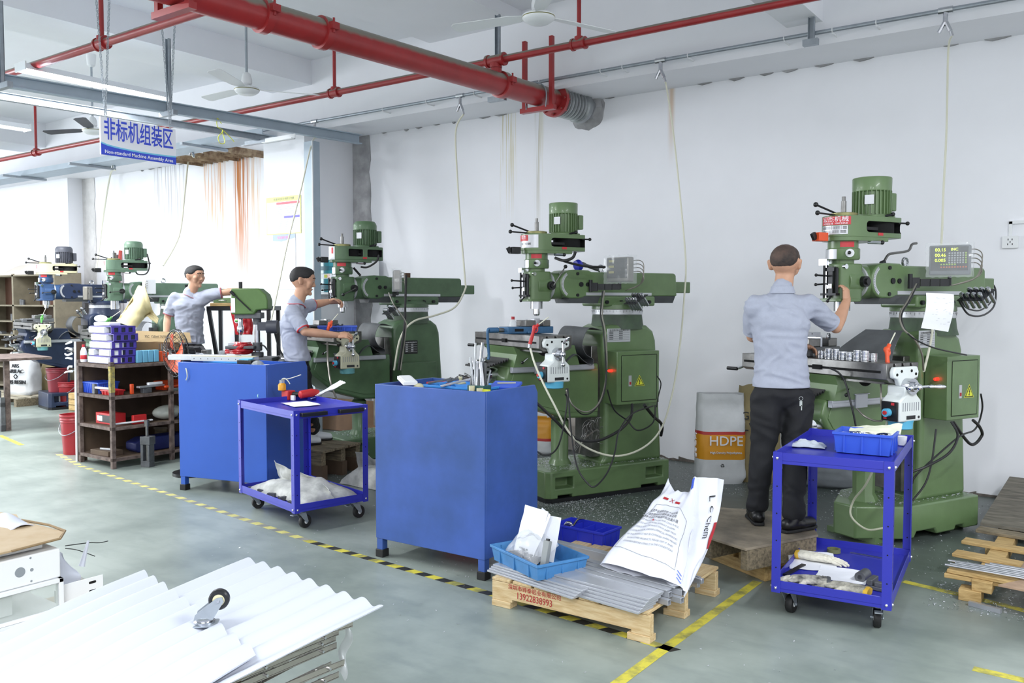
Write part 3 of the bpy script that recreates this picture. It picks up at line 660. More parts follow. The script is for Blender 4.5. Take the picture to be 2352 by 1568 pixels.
    cut(bh,cm,M_hole); md=bh.modifiers.new('bevel','BEVEL'); md.width=.006; md.segments=2; md.limit_method='ANGLE'
    obj('housing_skirt',MB(H).prism([(x*.98,-.77+(y+.77)*.97 if y<-.7 else min(y,-.5)) for x,y in plan],'z',2.005,2.035),head,t,bev=.006)
    pu=MB(H)
    for yy,rr in((-.47,.10),(-.73,.082)):
        for k in range(3): pu.lathe([(rr-.02-.008*k,2.06+k*.024),(rr-.008*k,2.062+k*.024),(rr-.008*k,2.068+k*.024),(rr-.025-.008*k,2.074+k*.024),(rr-.025-.008*k,2.078+k*.024),(rr-.008*k,2.08+k*.024),(rr-.02,2.083+k*.024)],(0,yy,0),n=28)
    pl_=obj('stepped_pulleys',pu,M_steel,t)
    obj('drive_belt',MB(H).bx(.075,.085,-.73,-.47,2.08,2.1).bx(-.085,-.075,-.73,-.47,2.08,2.1),M_rubk,t)
    # nose plates
    if plate:
        c=(H@V((0,-.77,2.1))); rr=.1265*hs[0]
        a0,a1=R(-118),R(-28)
        pz=lambda z:(H@V((0,0,z))).z
        if plate=='brand':
            p=obj('name_plate',arc_plate(MB(),(c.x,c.y),rr,a0,a1,pz(2.105),pz(2.158)),M_red,t)
            bend_text('宏杰机械',.040,M_sw,p,(c.x,c.y),rr,(a0+a1)/2,pz(2.139),sx=1.15); bend_text('HONG JIE  MACHINE',.016,M_sw,p,(c.x,c.y),rr,(a0+a1)/2,pz(2.113),sx=1.15)
            p=obj('speed_chart_plate',arc_plate(MB(),(c.x,c.y),rr,a0,a1-R(8),pz(2.045),pz(2.1)),M_plate,t)
            bend_text('┃▦▦▦▥▥▥┃▤▤▤▤┃▩▩┃',.024,M_ink,p,(c.x,c.y),rr,(a0+a1)/2-R(4),pz(2.085),sx=.62); bend_text('▦▦▦▥▥▥  ▤▤▤▤  ▩▩▩',.024,M_ink,p,(c.x,c.y),rr,(a0+a1)/2-R(4),pz(2.06),sx=.6)
        elif plate=='red':
            p=obj('name_plate',arc_plate(MB(),(c.x,c.y),rr,a0,a1+R(5),pz(2.05),pz(2.155)),M_plate,t)
            q=obj('red_panel',arc_plate(MB(),(c.x,c.y),rr,a0,R(-62),pz(2.105),pz(2.152),.002),M_red,p)
            bend_text('宏杰',.032,M_sw,q,(c.x,c.y),rr+.001,R(-84),pz(2.132)); bend_text('▦▦▥▥▤▤▩▩',.022,M_ink,p,(c.x,c.y),rr,R(-74),pz(2.08),sx=.7)
        else:
            p=obj('name_plate',arc_plate(MB(),(c.x,c.y),rr,a0,R(-60),pz(2.03),pz(2.16)),M_white,t)
            obj('red_mark',arc_plate(MB(),(c.x,c.y),rr,R(-80),R(-68),pz(2.09),pz(2.15),.002),M_red,p)
        sw=obj('switch_box',MB(H).bx(-.03,.03,-1.01,-.93,2.0,2.055),M_orange if plate=='brand' else M_black,t,bev=.004)
        obj('switch_knob',MB(H).box((-.0,-1.025,2.03),(.02,.03,.045),rx=R(30)),M_black,sw)
        obj('caution_sticker',MB(H).bx(.125,.1315,-.60,-.555,2.042,2.06),M_red,t)
    # draw bar, brake ring, levers
    obj('brake_ring',MB(H).lathe([(.085,2.165),(.085,2.185),(.065,2.19),(.03,2.19)],(0,-.765,0),n=24),M_yknob,t)
    obj('draw_bar',MB(H).cyl((0,-.765,2.18),(0,-.765,2.265),.016,n=14).cyl((0,-.765,2.265),(0,-.765,2.295),.012,n=6),M_steeld,t)
    lever(t,H@V((0,-.82,2.18)),H@V((-.03,-.98,2.235)),.007,.017,name='brake_lever'); lever(t,H@V((0,-.83,2.172)),H@V((.03,-1.03,2.175)),.006,.016,name='start_lever')
    lever(t,H@V((.11,-.52,2.17)),H@V((.125,-.46,2.185)),.008,.015,name='vari_lever'); 
    if window==1: lever(t,H@V((.12,-.40,2.13)),H@V((.135,-.33,2.13)),.006,.014,name='clutch_lever')
    lever(t,H@V((.10,-.66,2.0)),H@V((.16,-.60,1.995)),.012,.015,M_steel,name='back_gear_lever')
    # motor
    mc=V((0,-.505,0)); mm=motm or head
    mb=MB(H).lathe([(.098,2.165),(.105,2.175),(.105,2.34),(.098,2.345)],mc,n=40)
    for i in range(28):
        a=i*2*math.pi/28; mb.box(mc+V((math.cos(a)*.110,math.sin(a)*.110,2.265)),(.02,.0055,.155),rz=a)
    mo=obj('motor',mb,mm,t)
    if motor=='flat': pr=[(.112,2.335),(.119,2.34),(.120,2.425),(.117,2.43),(.0,2.432)]
    else: pr=[(.112,2.335),(.119,2.34),(.121,2.385),(.112,2.41),(.095,2.428),(.0,2.432)]
    obj('fan_cowl',MB(H).lathe(pr,mc,n=44 if motor=='flat' else 8*5),mm,mo,bev=.003)
    tb=obj('terminal_box',MB(H).box(mc+V((0.02,.135,2.275)),(.09,.05,.12)),mm,mo,bev=.008)
    obj('motor_plate',MB(H).box(mc+V((.062,-.10,2.28)),(.055,.008,.06),rz=R(31)),M_plate,mo)
    obj('motor_flange',MB(H).prism(rrect(-.115,.115,-.62,-.39,.05),'z',2.16,2.178),head,t,bev=.004)
    # knee, column screw, saddle, table
    kz=tz-1.36
    knee=[(-1.14,1.10+kz),(-.27,1.10+kz),(-.27,.645+kz),(-.60,.66+kz),(-.92,.76+kz),(-1.12,.92+kz),(-1.17,1.0+kz)]
    obj('knee',MB().prism(knee,'x',-.19,.19),g,t,bev=.02,seg=3)
    obj('knee_panel',MB().prism([(y*.93-.03,(z-.9-kz)*.8+.9+kz) for y,z in knee],'x',.188,.196),g,t,bev=.006)
    obj('elevating_post',MB().lathe([(.10,.25),(.085,.28),(.072,.30),(.075,.62+kz),(.055,.64+kz),(.055,.68+kz)],(0,-.535,0),n=20 if b0<-.82 else 8),body,t)
    sa=obj('saddle',MB().prism([(-1.12,1.1+kz),(-1.09,1.2+kz),(-1.12,1.26+kz),(-.55,1.26+kz),(-.5,1.1+kz)],'x',-.24,.24),g,t)
    cut(sa,MB().cyl((-.3,-.83,1.265+kz),(.3,-.83,1.265+kz),.085,n=24),M_hole)
    Y0,Y1=-1.12,-.83
    prof=[(Y0,tz-.095),(Y0,tz)]
    for c in(-1.05,-.975,-.90): prof+=[(c-.009,tz),(c-.009,tz-.022),(c-.017,tz-.022),(c-.017,tz-.036),(c+.017,tz-.036),(c+.017,tz-.022),(c+.009,tz-.022),(c+.009,tz)]
    prof+=[(Y1,tz),(Y1,tz-.095),(Y1-.04,tz-.115),(Y0+.04,tz-.115)]
    tx=.62
    obj('work_table',MB().prism(prof,'x',tl,tx),M_steeld,t,bev=.002,seg=1)
    obj('table_slot',MB().bx(tl+.02,tx-.04,Y0-.001,Y0+.01,tz-.06,tz-.045).box((0.1,Y0-.004,tz-.052),(.06,.02,.03)),M_hole,t)
    obj('table_underside',MB().bx(tl+.06,tx-.06,Y0+.06,Y1-.06,tz-.13,tz-.11),M_steeld,t)
    bl=MB()
    for i in range(16): yy=-.52-i*.0+.0; 
    bl.grid(lambda u,v:(-.17+.34*v,-1.12-.22*u*gz,1.16+kz-.06*u+.010*math.sin(u*60)),60,2,.003)
    obj('front_bellows',bl,M_rubk,t)
    # linear scale along the knee side
    sc=obj('linear_scale',MB().bx(.20,.235,-1.13,-.35,1.055+kz,1.10+kz).bx(.235,.24,-1.13,-.35,1.06+kz,1.085+kz),M_aluw,t,bev=.003)
    obj('scale_bracket',MB().bx(.238,.25,-.93,-.82,1.045+kz,1.135+kz).bx(.2,.25,-.94,-.8,1.13+kz,1.136+kz),M_aluw,t)
    # power feed
    F=TR((tx,-.985,tz-.02)); 
    fb=obj('feed_bracket',MB(F).prism([(-.10,0),(.10,0),(.115,-.03),(.11,-.065),(.075,-.075),(.055,-.115),(-.055,-.115),(-.075,-.075),(-.11,-.065),(-.115,-.03)],'x',0,.035),feed,t,bev=.008,seg=3)
    bo=MB(F)
    for y,z in((-.045,-.025),(.045,-.025),(-.085,-.045),(.085,-.045)): bo.cyl((.034,y,z),(.037,y,z),.009,n=10)
    obj('socket_screws',bo,M_hole,fb)
    obj('feed_dial',MB(F).cyl((.03,0,-.115),(.085,0,-.115),.048,n=28).cyl((.085,0,-.115),(.105,0,-.115),.03,n=24),M_steel,t)
    fx=obj('feed_motor_housing',MB(F).prism([(-.05,-.11),(.05,-.11),(.055,-.165),(.095,-.20),(.1,-.325),(-.1,-.325),(-.1,-.20),(-.055,-.165)],'x',-.06,.07),feed,t,bev=.012,seg=3)
    obj('vent_grooves',(lambda m_:[m_.bx(.069,.0715,-.075+k*.02,-.07+k*.02,-.26,-.21) for k in range(8)] and m_)(MB(F)),M_inkg,fx)
    obj('housing_label',MB(F).bx(.069,.0715,-.04,.04,-.31,-.288).cyl((.069,.07,-.30),(.073,.07,-.30),.008,n=10),M_ink,fx)
    cpn=obj('control_panel',MB(F).bx(-.05,.06,-.112,-.098,-.32,-.205),M_black,fx,bev=.004)
    obj('speed_knob',MB(F).cyl((.0,-.112,-.27),(.0,-.14,-.27),.025,n=18),M_cyan,cpn); obj('red_button',MB(F).cyl((.0,-.14,-.27),(.0,-.15,-.27),.012,n=14),M_redpl,cpn)
    obj('panel_lamps',MB(F).bx(-.03,-.01,-.116,-.11,-.31,-.3).bx(.02,.04,-.116,-.11,-.225,-.21),M_red,cpn)
    obj('feed_motor_cap',MB(F).lathe([(.06,-.375),(.068,-.37),(.07,-.335),(.075,-.32)],(0,0,0),n=24),M_cyan if feed is M_feed else mat('faded_teal','#5f9a9e',.5),fx)
    ca=R(crank); d=V((0,math.cos(ca),math.sin(ca))); c0=(F@V((.10,0,-.115)))
    cr=obj('crank_handle',MB().cyl(c0-V((.02,0,0)),c0+V((.03,0,0)),.016,n=12).cyl(c0+V((.02,0,0))-d*.07,c0+V((.02,0,0))+d*.09,.009,n=10).sph(c0+V((.02,0,0))-d*.075,.018).sph(c0+V((.02,0,0)),.02),M_chrome,t)
    g0=c0+V((.025,0,0))+d*.085
    obj('crank_grip',MB().lathe([(.008,0),(.012,.01),(.009,.03),(.014,.06),(.011,.085),(.004,.095)],g0,V((.9,0,0))+d*(.5 if crank%180 else 1.2),16),M_chrome,cr)
    # knee cranks on the front
    fc=obj('cross_feed_dial',MB().cyl((0,-1.15,1.03+kz),(0,-1.21,1.03+kz),.055,n=24).cyl((0,-1.21,1.03+kz),(0,-1.25,1.03+kz),.03,n=20),M_steel,t)
    obj('ball_crank',MB().cyl((0,-1.26,1.03+kz),(.01,-1.26,1.14+kz),.008,n=8).sph((0,-1.26,1.03+kz),.02).sph((.01,-1.26,1.145+kz),.022).cyl((.01,-1.265,1.14+kz),(.02,-1.34,1.15+kz),.011,n=10),M_chrome,fc)
    fc=obj('knee_lift_dial',MB().cyl((.12,-1.13,.93+kz),(.12,-1.18,.93+kz),.04,n=20),M_steel,t)
    obj('lift_crank',MB().cyl((.12,-1.17,.93+kz),(.12,-1.27,.93+kz),.01,n=10).cyl((.12,-1.26,.93+kz),(.12,-1.27,.86+kz),.01,n=10).cyl((.12,-1.26,.86+kz),(.12,-1.36,.86+kz),.012,n=10),M_chrome,fc)
    lx=obj('left_crank_shaft',MB().cyl((tl,-.985,tz-.1),(tl-.1,-.985,tz-.1),.02,n=12).cyl((tl-.1,-1.07,tz-.12),(tl-.1,-.9,tz-.08),.009,n=8),M_chrome,t)
    obj('left_crank_grip',MB().cyl((tl-.1,-1.07,tz-.12),(tl-.18,-1.09,tz-.12),.013,n=12),M_black,lx)
    lever(t,(.25,-1.0,1.17+kz),(.29,-1.07,1.14+kz),.006,.012,M_chrome,'table_lock_lever')
    # chip guard
    if guard=='fold':
        cv=[(-.26,1.38),(-.40,1.40),(-.47,1.28),(-.43,1.18),(-.35,1.13),(-.37,1.09),(-.46,1.14),(-.54,1.20),(-.62,1.17),(-.68,1.10)]
        S=spline([V((0,y,z+kz*.5)) for y,z in cv],8); n=len(S)
        obj('chip_guard',MB().grid(lambda u,v:(lambda p:(-.16+.42*v+.03*math.sin(u*9)*(v-.5),p.y-.05*(1-u)*(v-.3),p.z+.02*math.sin(v*5+u*7)*u))(S[min(int(u*(n-1)+.5),n-1)]),n,9,.004),M_rubber,t)
    else:
        obj('chip_guard',MB().grid(lambda u,v:(-(.15+.10*min(1,abs(u*1.6)))*(1-2*v),-.36-.30*u-.05*math.sin(u*3.1),1.42-.30*u+.0),14,8,.004),M_rubber,t)
        obj('guard_strip',MB().box((0,-.475,1.315),(.36,.006,.03),rx=R(-45)),M_plate,t)
    # electrical cabinet
    y0,y1,z0,z1=cab; dx=(.21,.38)
    if not oldcab:
        cb=obj('electrical_cabinet',MB().bx(dx[0],dx[1],y0,y1,z0,z1),g,t,bev=.004)
        if door:
            dd=obj('cabinet_door',MB().bx(dx[1]-.002,dx[1]+.004,y0+.05,y1-.03,z0+.03,z1-.035),g,cb,bev=.002)
            gp=MB(); 
            for q in((y0+.044,y0+.048,z0+.03,z1-.035),(y1-.028,y1-.024,z0+.03,z1-.035)): gp.bx(dx[1]-.002,dx[1]+.002,*q)
            for q in((z0+.024,z0+.028),(z1-.033,z1-.029)): gp.bx(dx[1]-.002,dx[1]+.002,y0+.046,y1-.026,*q)
            obj('door_gap',gp,M_hole,cb)
            yc=y0+.13; zc=(z0+z1)/2-.02
            obj('door_lock',MB().bx(dx[1]+.004,dx[1]+.009,yc-.014,yc+.014,zc-.05,zc+.04),M_plate,dd); obj('lock_button',MB().bx(dx[1]+.009,dx[1]+.012,yc-.008,yc+.008,zc-.035,zc-.012),M_redk,dd)
            yc+=.10
            def tri(s,d,off): return MB().prism([(yc-s*.5,zc-.02-s*.29+.0),(yc+s*.5,zc-.02-s*.29),(yc,zc-.02+s*.577)],'x',dx[1]+off,dx[1]+off+.001)
            tr_=obj('hazard_triangle',tri(.105,0,.0042),M_yel,dd); 
            obj('black_triangle',tri(.092,0,.0050),M_ink,tr_); obj('yellow_triangle',tri(.072,0,.0058),M_yel,tr_)
            z_=zc-.015; obj('lightning_mark',MB().prism([(yc+.004,z_+.028),(yc-.009,z_+.002),(yc-.001,z_+.003),(yc-.006,z_-.012),(yc-.011,z_-.010),(yc-.003,z_-.024),(yc+.004,z_-.012),(yc-.001,z_-.013),(yc+.008,z_+.009),(yc+.0,z_+.008),(yc+.010,z_+.027)],'x',dx[1]+.0065,dx[1]+.0072),M_ink,tr_)
            lm=obj('pilot_lamp',MB().cyl((dx[0]+.10,y0,(z0+z1)/2+.06),(dx[0]+.10,y0-.03,(z0+z1)/2+.06),.010,n=14).sph((dx[0]+.10,y0-.03,(z0+z1)/2+.06),.010),M_lamp,cb)
        elif sign:
            p=obj('warning_label',MB().bx(dx[1],dx[1]+.003,y0+.14,y0+.24,z0+.10,z0+.16),M_lab,cb)
            obj('label_band',MB().bx(dx[1]+.003,dx[1]+.004,y0+.14,y0+.24,z0+.145,z0+.16),M_yel,p)
            text('▲ 有电危险',.02,M_ink,plane_M((dx[1]+.004,y0+.19,z0+.122),(0,1,0),(0,0,1)),p)
    # machine data plate on the column
    if sign:
        if door: Pm=M_plate; pc=(y0+pdy[0],y0+pdy[1],z1+pdy[2],z1+pdy[3])
        else: Pm=M_black; pc=(y0+.14,y0+.30,z1+.08,z1+.22)
        px=.2001
        p=obj('data_plate',MB().bx(px,px+.004,*pc),Pm,t,bev=.003); ink=M_ink if door else M_lab
        W=pc[1]-pc[0]; Hh=pc[3]-pc[2]; M0=lambda u,v: plane_M((px+.0045,pc[0]+W*u,pc[2]+Hh*v),(0,1,0),(0,0,1))
        text('宏杰数控科技有限公司',W*.083,ink,M0(.5,.85),p,ext=.0003); mb=MB()
        for k in range(5):
            zz=pc[2]+Hh*(.15+.13*k); mb.bx(px+.004,px+.0048,pc[0]+W*.05,pc[0]+W*.95,zz,zz+.0015); mb.bx(px+.004,px+.0048,pc[0]+W*.08,pc[0]+W*.25,zz+.006,zz+.011); mb.bx(px+.004,px+.0048,pc[0]+W*.5,pc[0]+W*.66,zz+.006,zz+.011)
        obj('plate_print',mb,ink,p)
    return t,H
# digital read-out on its arm, part of the machine that carries it
def readout(t,p,rz,lit,bag=True,arm=None,m=None,s=1.0,slim=False):
    ax=MB(); a=V(arm) if arm else V((.15,-.2,1.73))
    p=V(p); q=V((p.x,p.y,a.z)); n=4
    for i in range(n): c=a.lerp(q,(i+.5)/n); d=q-a; ax.box(c,(d.length/n*.94,.018,.05 if i else .07),rz=math.atan2(d.y,d.x))
    ax.cyl(q+V((0,0,-.02)),p,.012,n=8).cyl(a+V((0,0,-.04)),a+V((0,0,.06)),.016,n=10)
    obj('readout_arm',ax,M_blackm,t)
    T=TR(p+V((0,0,.105*s)),rz,s=s); W,H_,D_=(.25,.20,.07)
    if slim: W=.18
    b=obj('readout_body',MB(T).bx(-W/2,W/2,-D_/2,D_/2,-H_/2,H_/2),m or mat('readout_grey','#6b7076',.5),t,bev=.01)
    f=obj('readout_screen',MB(T).bx(-W/2+.012,W/2-.012,-D_/2-.004,-D_/2,-H_/2+.03,H_/2-.01),M_black,b)
    if lit:
        Mg=mat('display_digits','#c8f01e',.5,emit=2.2); Mo=mat('orange_keys','#d9662c',.5); Mk=mat('grey_keys','#b9bcc0',.5); Mn=mat('green_keys','#b4d63c',.5)
        for k,(s_,z) in enumerate((('00.15',.068),('00.46',.032),('0.005',-.002))):
            text(s_,.030,Mg,T@plane_M((-.055,-D_/2-.0045,z),(1,0,0),(0,0,1)),f,'digits')
        text('INC',.026,Mg,T@plane_M((.03,-D_/2-.0045,.07),(1,0,0),(0,0,1)),f,'digits')
        ky,ko,kn_=MB(T),MB(T),MB(T)
        for i in range(7):
            for j in range(5):
                x=.0+i*.0165; z=.045-j*.0155
                (kn_ if i==6 else ky).bx(x-.005,x+.005,-D_/2-.006,-D_/2-.003,z-.005,z+.005)
        for i in range(10):
            x=-.048+i*.0165; ko.bx(x-.005,x+.005,-D_/2-.006,-D_/2-.003,-.052,-.042)
            if i<6: kn_.bx(x-.005,x+.005,-D_/2-.006,-D_/2-.003,-.034,-.025)
        obj('grey_keys',ky,Mk,f); obj('orange_keys',ko,Mo,f); obj('green_keys',kn_,Mn,f)
    else:
        ky=MB(T); 
        for i in range(3): ky.bx(-.09+i*.0,-.03,-D_/2-.006,-D_/2-.003,.06-i*.045,.078-i*.045)
        obj('display_windows',ky,mat('dull_display','#a7a15a',.5),f)
    if bag:
        mb=MB(T); mb.grid(lambda u,v:((W+.03)*(u-.5)+.004*math.sin(v*40),-D_/2-.014+.006*noise.noise(V((u*5,v*5,1))),(H_+.03)*(v-.5)+.004*math.sin(u*33)),14,12,.0008)
        mb.grid(lambda u,v:((W+.03)/2+.006*noise.noise(V((u*4,v*6,7))),-D_/2-.014+(D_+.03)*u,(H_+.03)*(v-.5)),8,12,.0008)
        obj('plastic_bag',mb,mat('clear_plastic_film','#dfe3e6',.12,alpha=.17,spec=.8),b)
    cb=MB()
    for k in range(4): z=.07-.03*k; cb.tube([T@V((W/2-.03,D_/2,z)),T@V((W/2+.03,D_/2+.04,z)),T@V((W/2+.06,D_/2+.05,z-.05)),T@V((W/2+.02,D_/2+.05,-.12)),T@V((0,D_/2+.03,-.17))],.0035,n=6)
    obj('signal_cables',cb,M_cableg,b)
    return b
def collet_rack(t,p,rz,tilt=35,rows=2,n=4):
    T=TR(p,rz,R(tilt)); r=obj('collet_rack',MB(T).bx(-.11,.11,-.005,.0,-.07,.07),M_blackm,t)
    for i in range(n):
        for j in range(rows):
            obj('collet',MB(T).lathe([(.009,-.045),(.018,-.035),(.018,-.012),(.014,0),(.014,.075),(.011,.08)],(-.082+i*.052+j*.012,0,-.035+j*.065),(0,1,0),14),M_steel,r)
    return r
O2=(-3.716,6.635); T2=.428; O1=(-1.29,6.75); T1=.443; O3=(-6.353,6.834); T3=.282
m1,H1=mill('green turret mill at the right being run by the near worker, lit readout',O1,T1,M_green,hs=(1.06,1.03),dr=-.03,tl=-.58,pdy=(-.06,.11,.05,.17),tz=1.25,base=(-.76,.30),plate='brand',guard='flat',crank=0,cab=(-.20,.15,.82,1.25),knob=False)
m2,H2=mill('unattended green turret mill in the middle with orange warning triangle door and folded rubber guard',O2,T2,M_green,plate='red',tz=1.36,crank=90,knob='up')
m3,H3=mill('green turret mill behind the second worker, with two separate pulley windows',O3,T3,M_green2,body=M_green2,dr=.056,tz=1.33,plate='old',feed=M_feedold,door=False,motor='dome',window=2,cab=(-.25,.17,.5,.985),crank=90,knob='down')
readout(m1,(.33,-.13,1.79),R(28),True,arm=(.17,-.32,1.745)); collet_rack(m1,(.36,.12,1.66),R(-12),tilt=-56,)
readout(m2,(.38,-.20,1.77),R(8),False,arm=(.15,-.33,1.735),m=M_cableg); collet_rack(m2,(.36,-.02,1.63),R(-12),tilt=-56)
readout(m3,(.36,-.28,1.72),R(-35),False,arm=(.15,-.2,1.70),m=M_cableg,slim=True); collet_rack(m3,(.36,-.36,1.52),R(-12),tilt=-56,n=3)
m4,H4=mill('pale green turret mill at the left with a tan bag hung on its readout',(-11.12,7.2),.30,M_green4,motor='dome',plate='old',tz=1.2,door=False,sign=False,mini=True,feed=M_feedold)
m5,H5=mill('navy blue turret mill at the far left with cream belt housing and grey motor',(-13.12,7.25),.206,M_blue5,head=M_cream,motor='dome',motm=M_dkgrey,plate='old',tz=1.3,door=False,sign=False,feed=M_feedold,crank=60)
for o in m5.children:
    if o.name.split('.')[0] in('quill_head','head_neck','gear_housing','tilt_knuckle','quill_flange'): o.data.materials[0]=mat('blue_head_enamel','#334f78',.45,var=.2)
# ---------------------------------------------------------------- people
def capsule(mb,p0,p1,r0,r1,side=None,w=1.0,n=20):
    p0=V(p0);p1=V(p1); d=(p1-p0); L_=max(d.length,1e-4); d=d/L_; u,v=frame(d); rings=[]
    sd=None
    if side is not None: sd=V(side); sd=(sd-d*sd.dot(d)).normalized()
    for k in range(1,6): a=math.pi/2*k/5; rings.append((-r0*math.cos(a),r0*math.sin(a)))
    for k in range(1,5): t=k/5; rings.append((L_*t,r0+(r1-r0)*t))
    for k in range(0,5): a=math.pi/2*k/5; rings.append((L_+r1*math.sin(a),r1*math.cos(a)))
    vs=[p0-d*r0]; 
    for z,r in rings:
        for i in range(n):
            a=2*math.pi*i/n; o=(u*math.cos(a)+v*math.sin(a))*r
            if sd is not None: o+=sd*(o.dot(sd)*(w-1))
            vs.append(p0+d*z+o)
    vs.append(p1+d*r1); m=len(rings); fs=[(0,1+(i+1)%n,1+i) for i in range(n)]
    for k in range(m-1):
        for i in range(n): fs.append((1+k*n+i,1+k*n+(i+1)%n,1+(k+1)*n+(i+1)%n,1+(k+1)*n+i))
    e=len(vs)-1; q=1+(m-1)*n; fs+=[(e,q+i,q+(i+1)%n) for i in range(n)]
    return mb.add(vs,fs)
def remesh(o,vox,it=6,fac=.5,wr=0,ws=(7,7,7),seed=0):
    m=o.modifiers.new('r','REMESH'); m.mode='VOXEL'; m.voxel_size=vox; m.use_smooth_shade=True
    m=o.modifiers.new('s','SMOOTH'); m.iterations=it; m.factor=fac
    mats=[x for x in o.data.materials]; bake(o); 
    if len(o.data.materials)==0:
        for x in mats: o.data.materials.append(x)
    if wr:
        for v in o.data.vertices:
            c=v.co; q=V((c.x*ws[0]+seed,c.y*ws[1],c.z*ws[2])); q+=noise.noise_vector(q*.5)*1.2
            v.co=c+v.normal*(wr*(abs(noise.noise(q))*-2+.5))
    o.data.polygons.foreach_set('use_smooth',[True]*len(o.data.polygons)); o.data.update(); return o
def merge(o,mb):
    bm=bmesh.new(); bm.from_mesh(o.data); me=mesh(mb,o.data.materials[0],'x',80); bm.from_mesh(me); bm.to_mesh(o.data); bm.free()
    o.data.polygons.foreach_set('use_smooth',[True]*len(o.data.polygons))
M_skin=mat('warm_skin','#c99a7e',.5,var=.12,scale=9); M_hair=mat('short_black_hair','#201d1d',.6,var=.4,scale=60,bump=.5,bscale=300)
M_hairs=mat('cropped_hair_over_scalp','#2a2422',.65,col2='#5a463c',scale=12,bump=.4,bscale=300)
M_shirt=mat('light_grey_polo','#a7acbc',.85,var=.06,scale=40,bump=.15,bscale=250); M_pants=mat('black_trousers','#17181d',.8,var=.2,scale=6)
M_eye=mat('eye_white','#e8e4e0',.3); M_lip=mat('lip','#a8685c',.5); M_shoe=mat('black_leather','#121214',.35); M_sneak=mat('white_trainer','#dfe3e8',.5)
def hand(mb,wr,d,nrm,fold,sgn,s=1.0,spread=.0):
    """palm, four fingers, thumb. d along the hand, nrm out of the palm, sgn side of the thumb"""
    d=V(d).normalized(); nrm=V(nrm); nrm=(nrm-d*nrm.dot(d)).normalized(); sd=d.cross(nrm).normalized()*sgn
    w_=V(wr); kn=w_+d*.085*s
    capsule(mb,w_+d*.01*s,kn-d*.012*s,.020*s,.017*s,sd,1.95,16)
    Ls=[.074,.082,.077,.062]
    for i in range(4):
        o=kn+sd*(.030-.020*i)*s-d*(.006 if i in(0,3) else 0)*s; a=0; p=o-d*.015*s; r=(.0092,.0095,.0090,.0080)[i]*s
        q=o
        for k,fr in enumerate((.46,.30,.24)):
            capsule(mb,p,q,r,r*.97,n=10) if k==0 else None
            a+=fold*(1.0,1.15,.8)[k]; dd=d*math.cos(a)+nrm*math.sin(a)+sd*spread*(1.5-i)
            p=q; q=p+dd*Ls[i]*fr*s; rr=r*(1-.08*k); capsule(mb,p,q,rr,rr*.94,n=10)
    b=w_+d*.022*s+sd*.028*s; t1=b+(sd*.75+d*.75+nrm*.35).normalized()*.036*s; t2=t1+(sd*.15+d*.8+nrm*(.35+fold*.5)).normalized()*.034*s
    t3=t2+(d*.7-sd*.15+nrm*(.3+fold*.6)).normalized()*.024*s
    capsule(mb,b,t1,.014*s,.011*s,n=10); capsule(mb,t1,t2,.0105*s,.0098*s,n=10); capsule(mb,t2,t3,.0098*s,.0085*s,n=10)
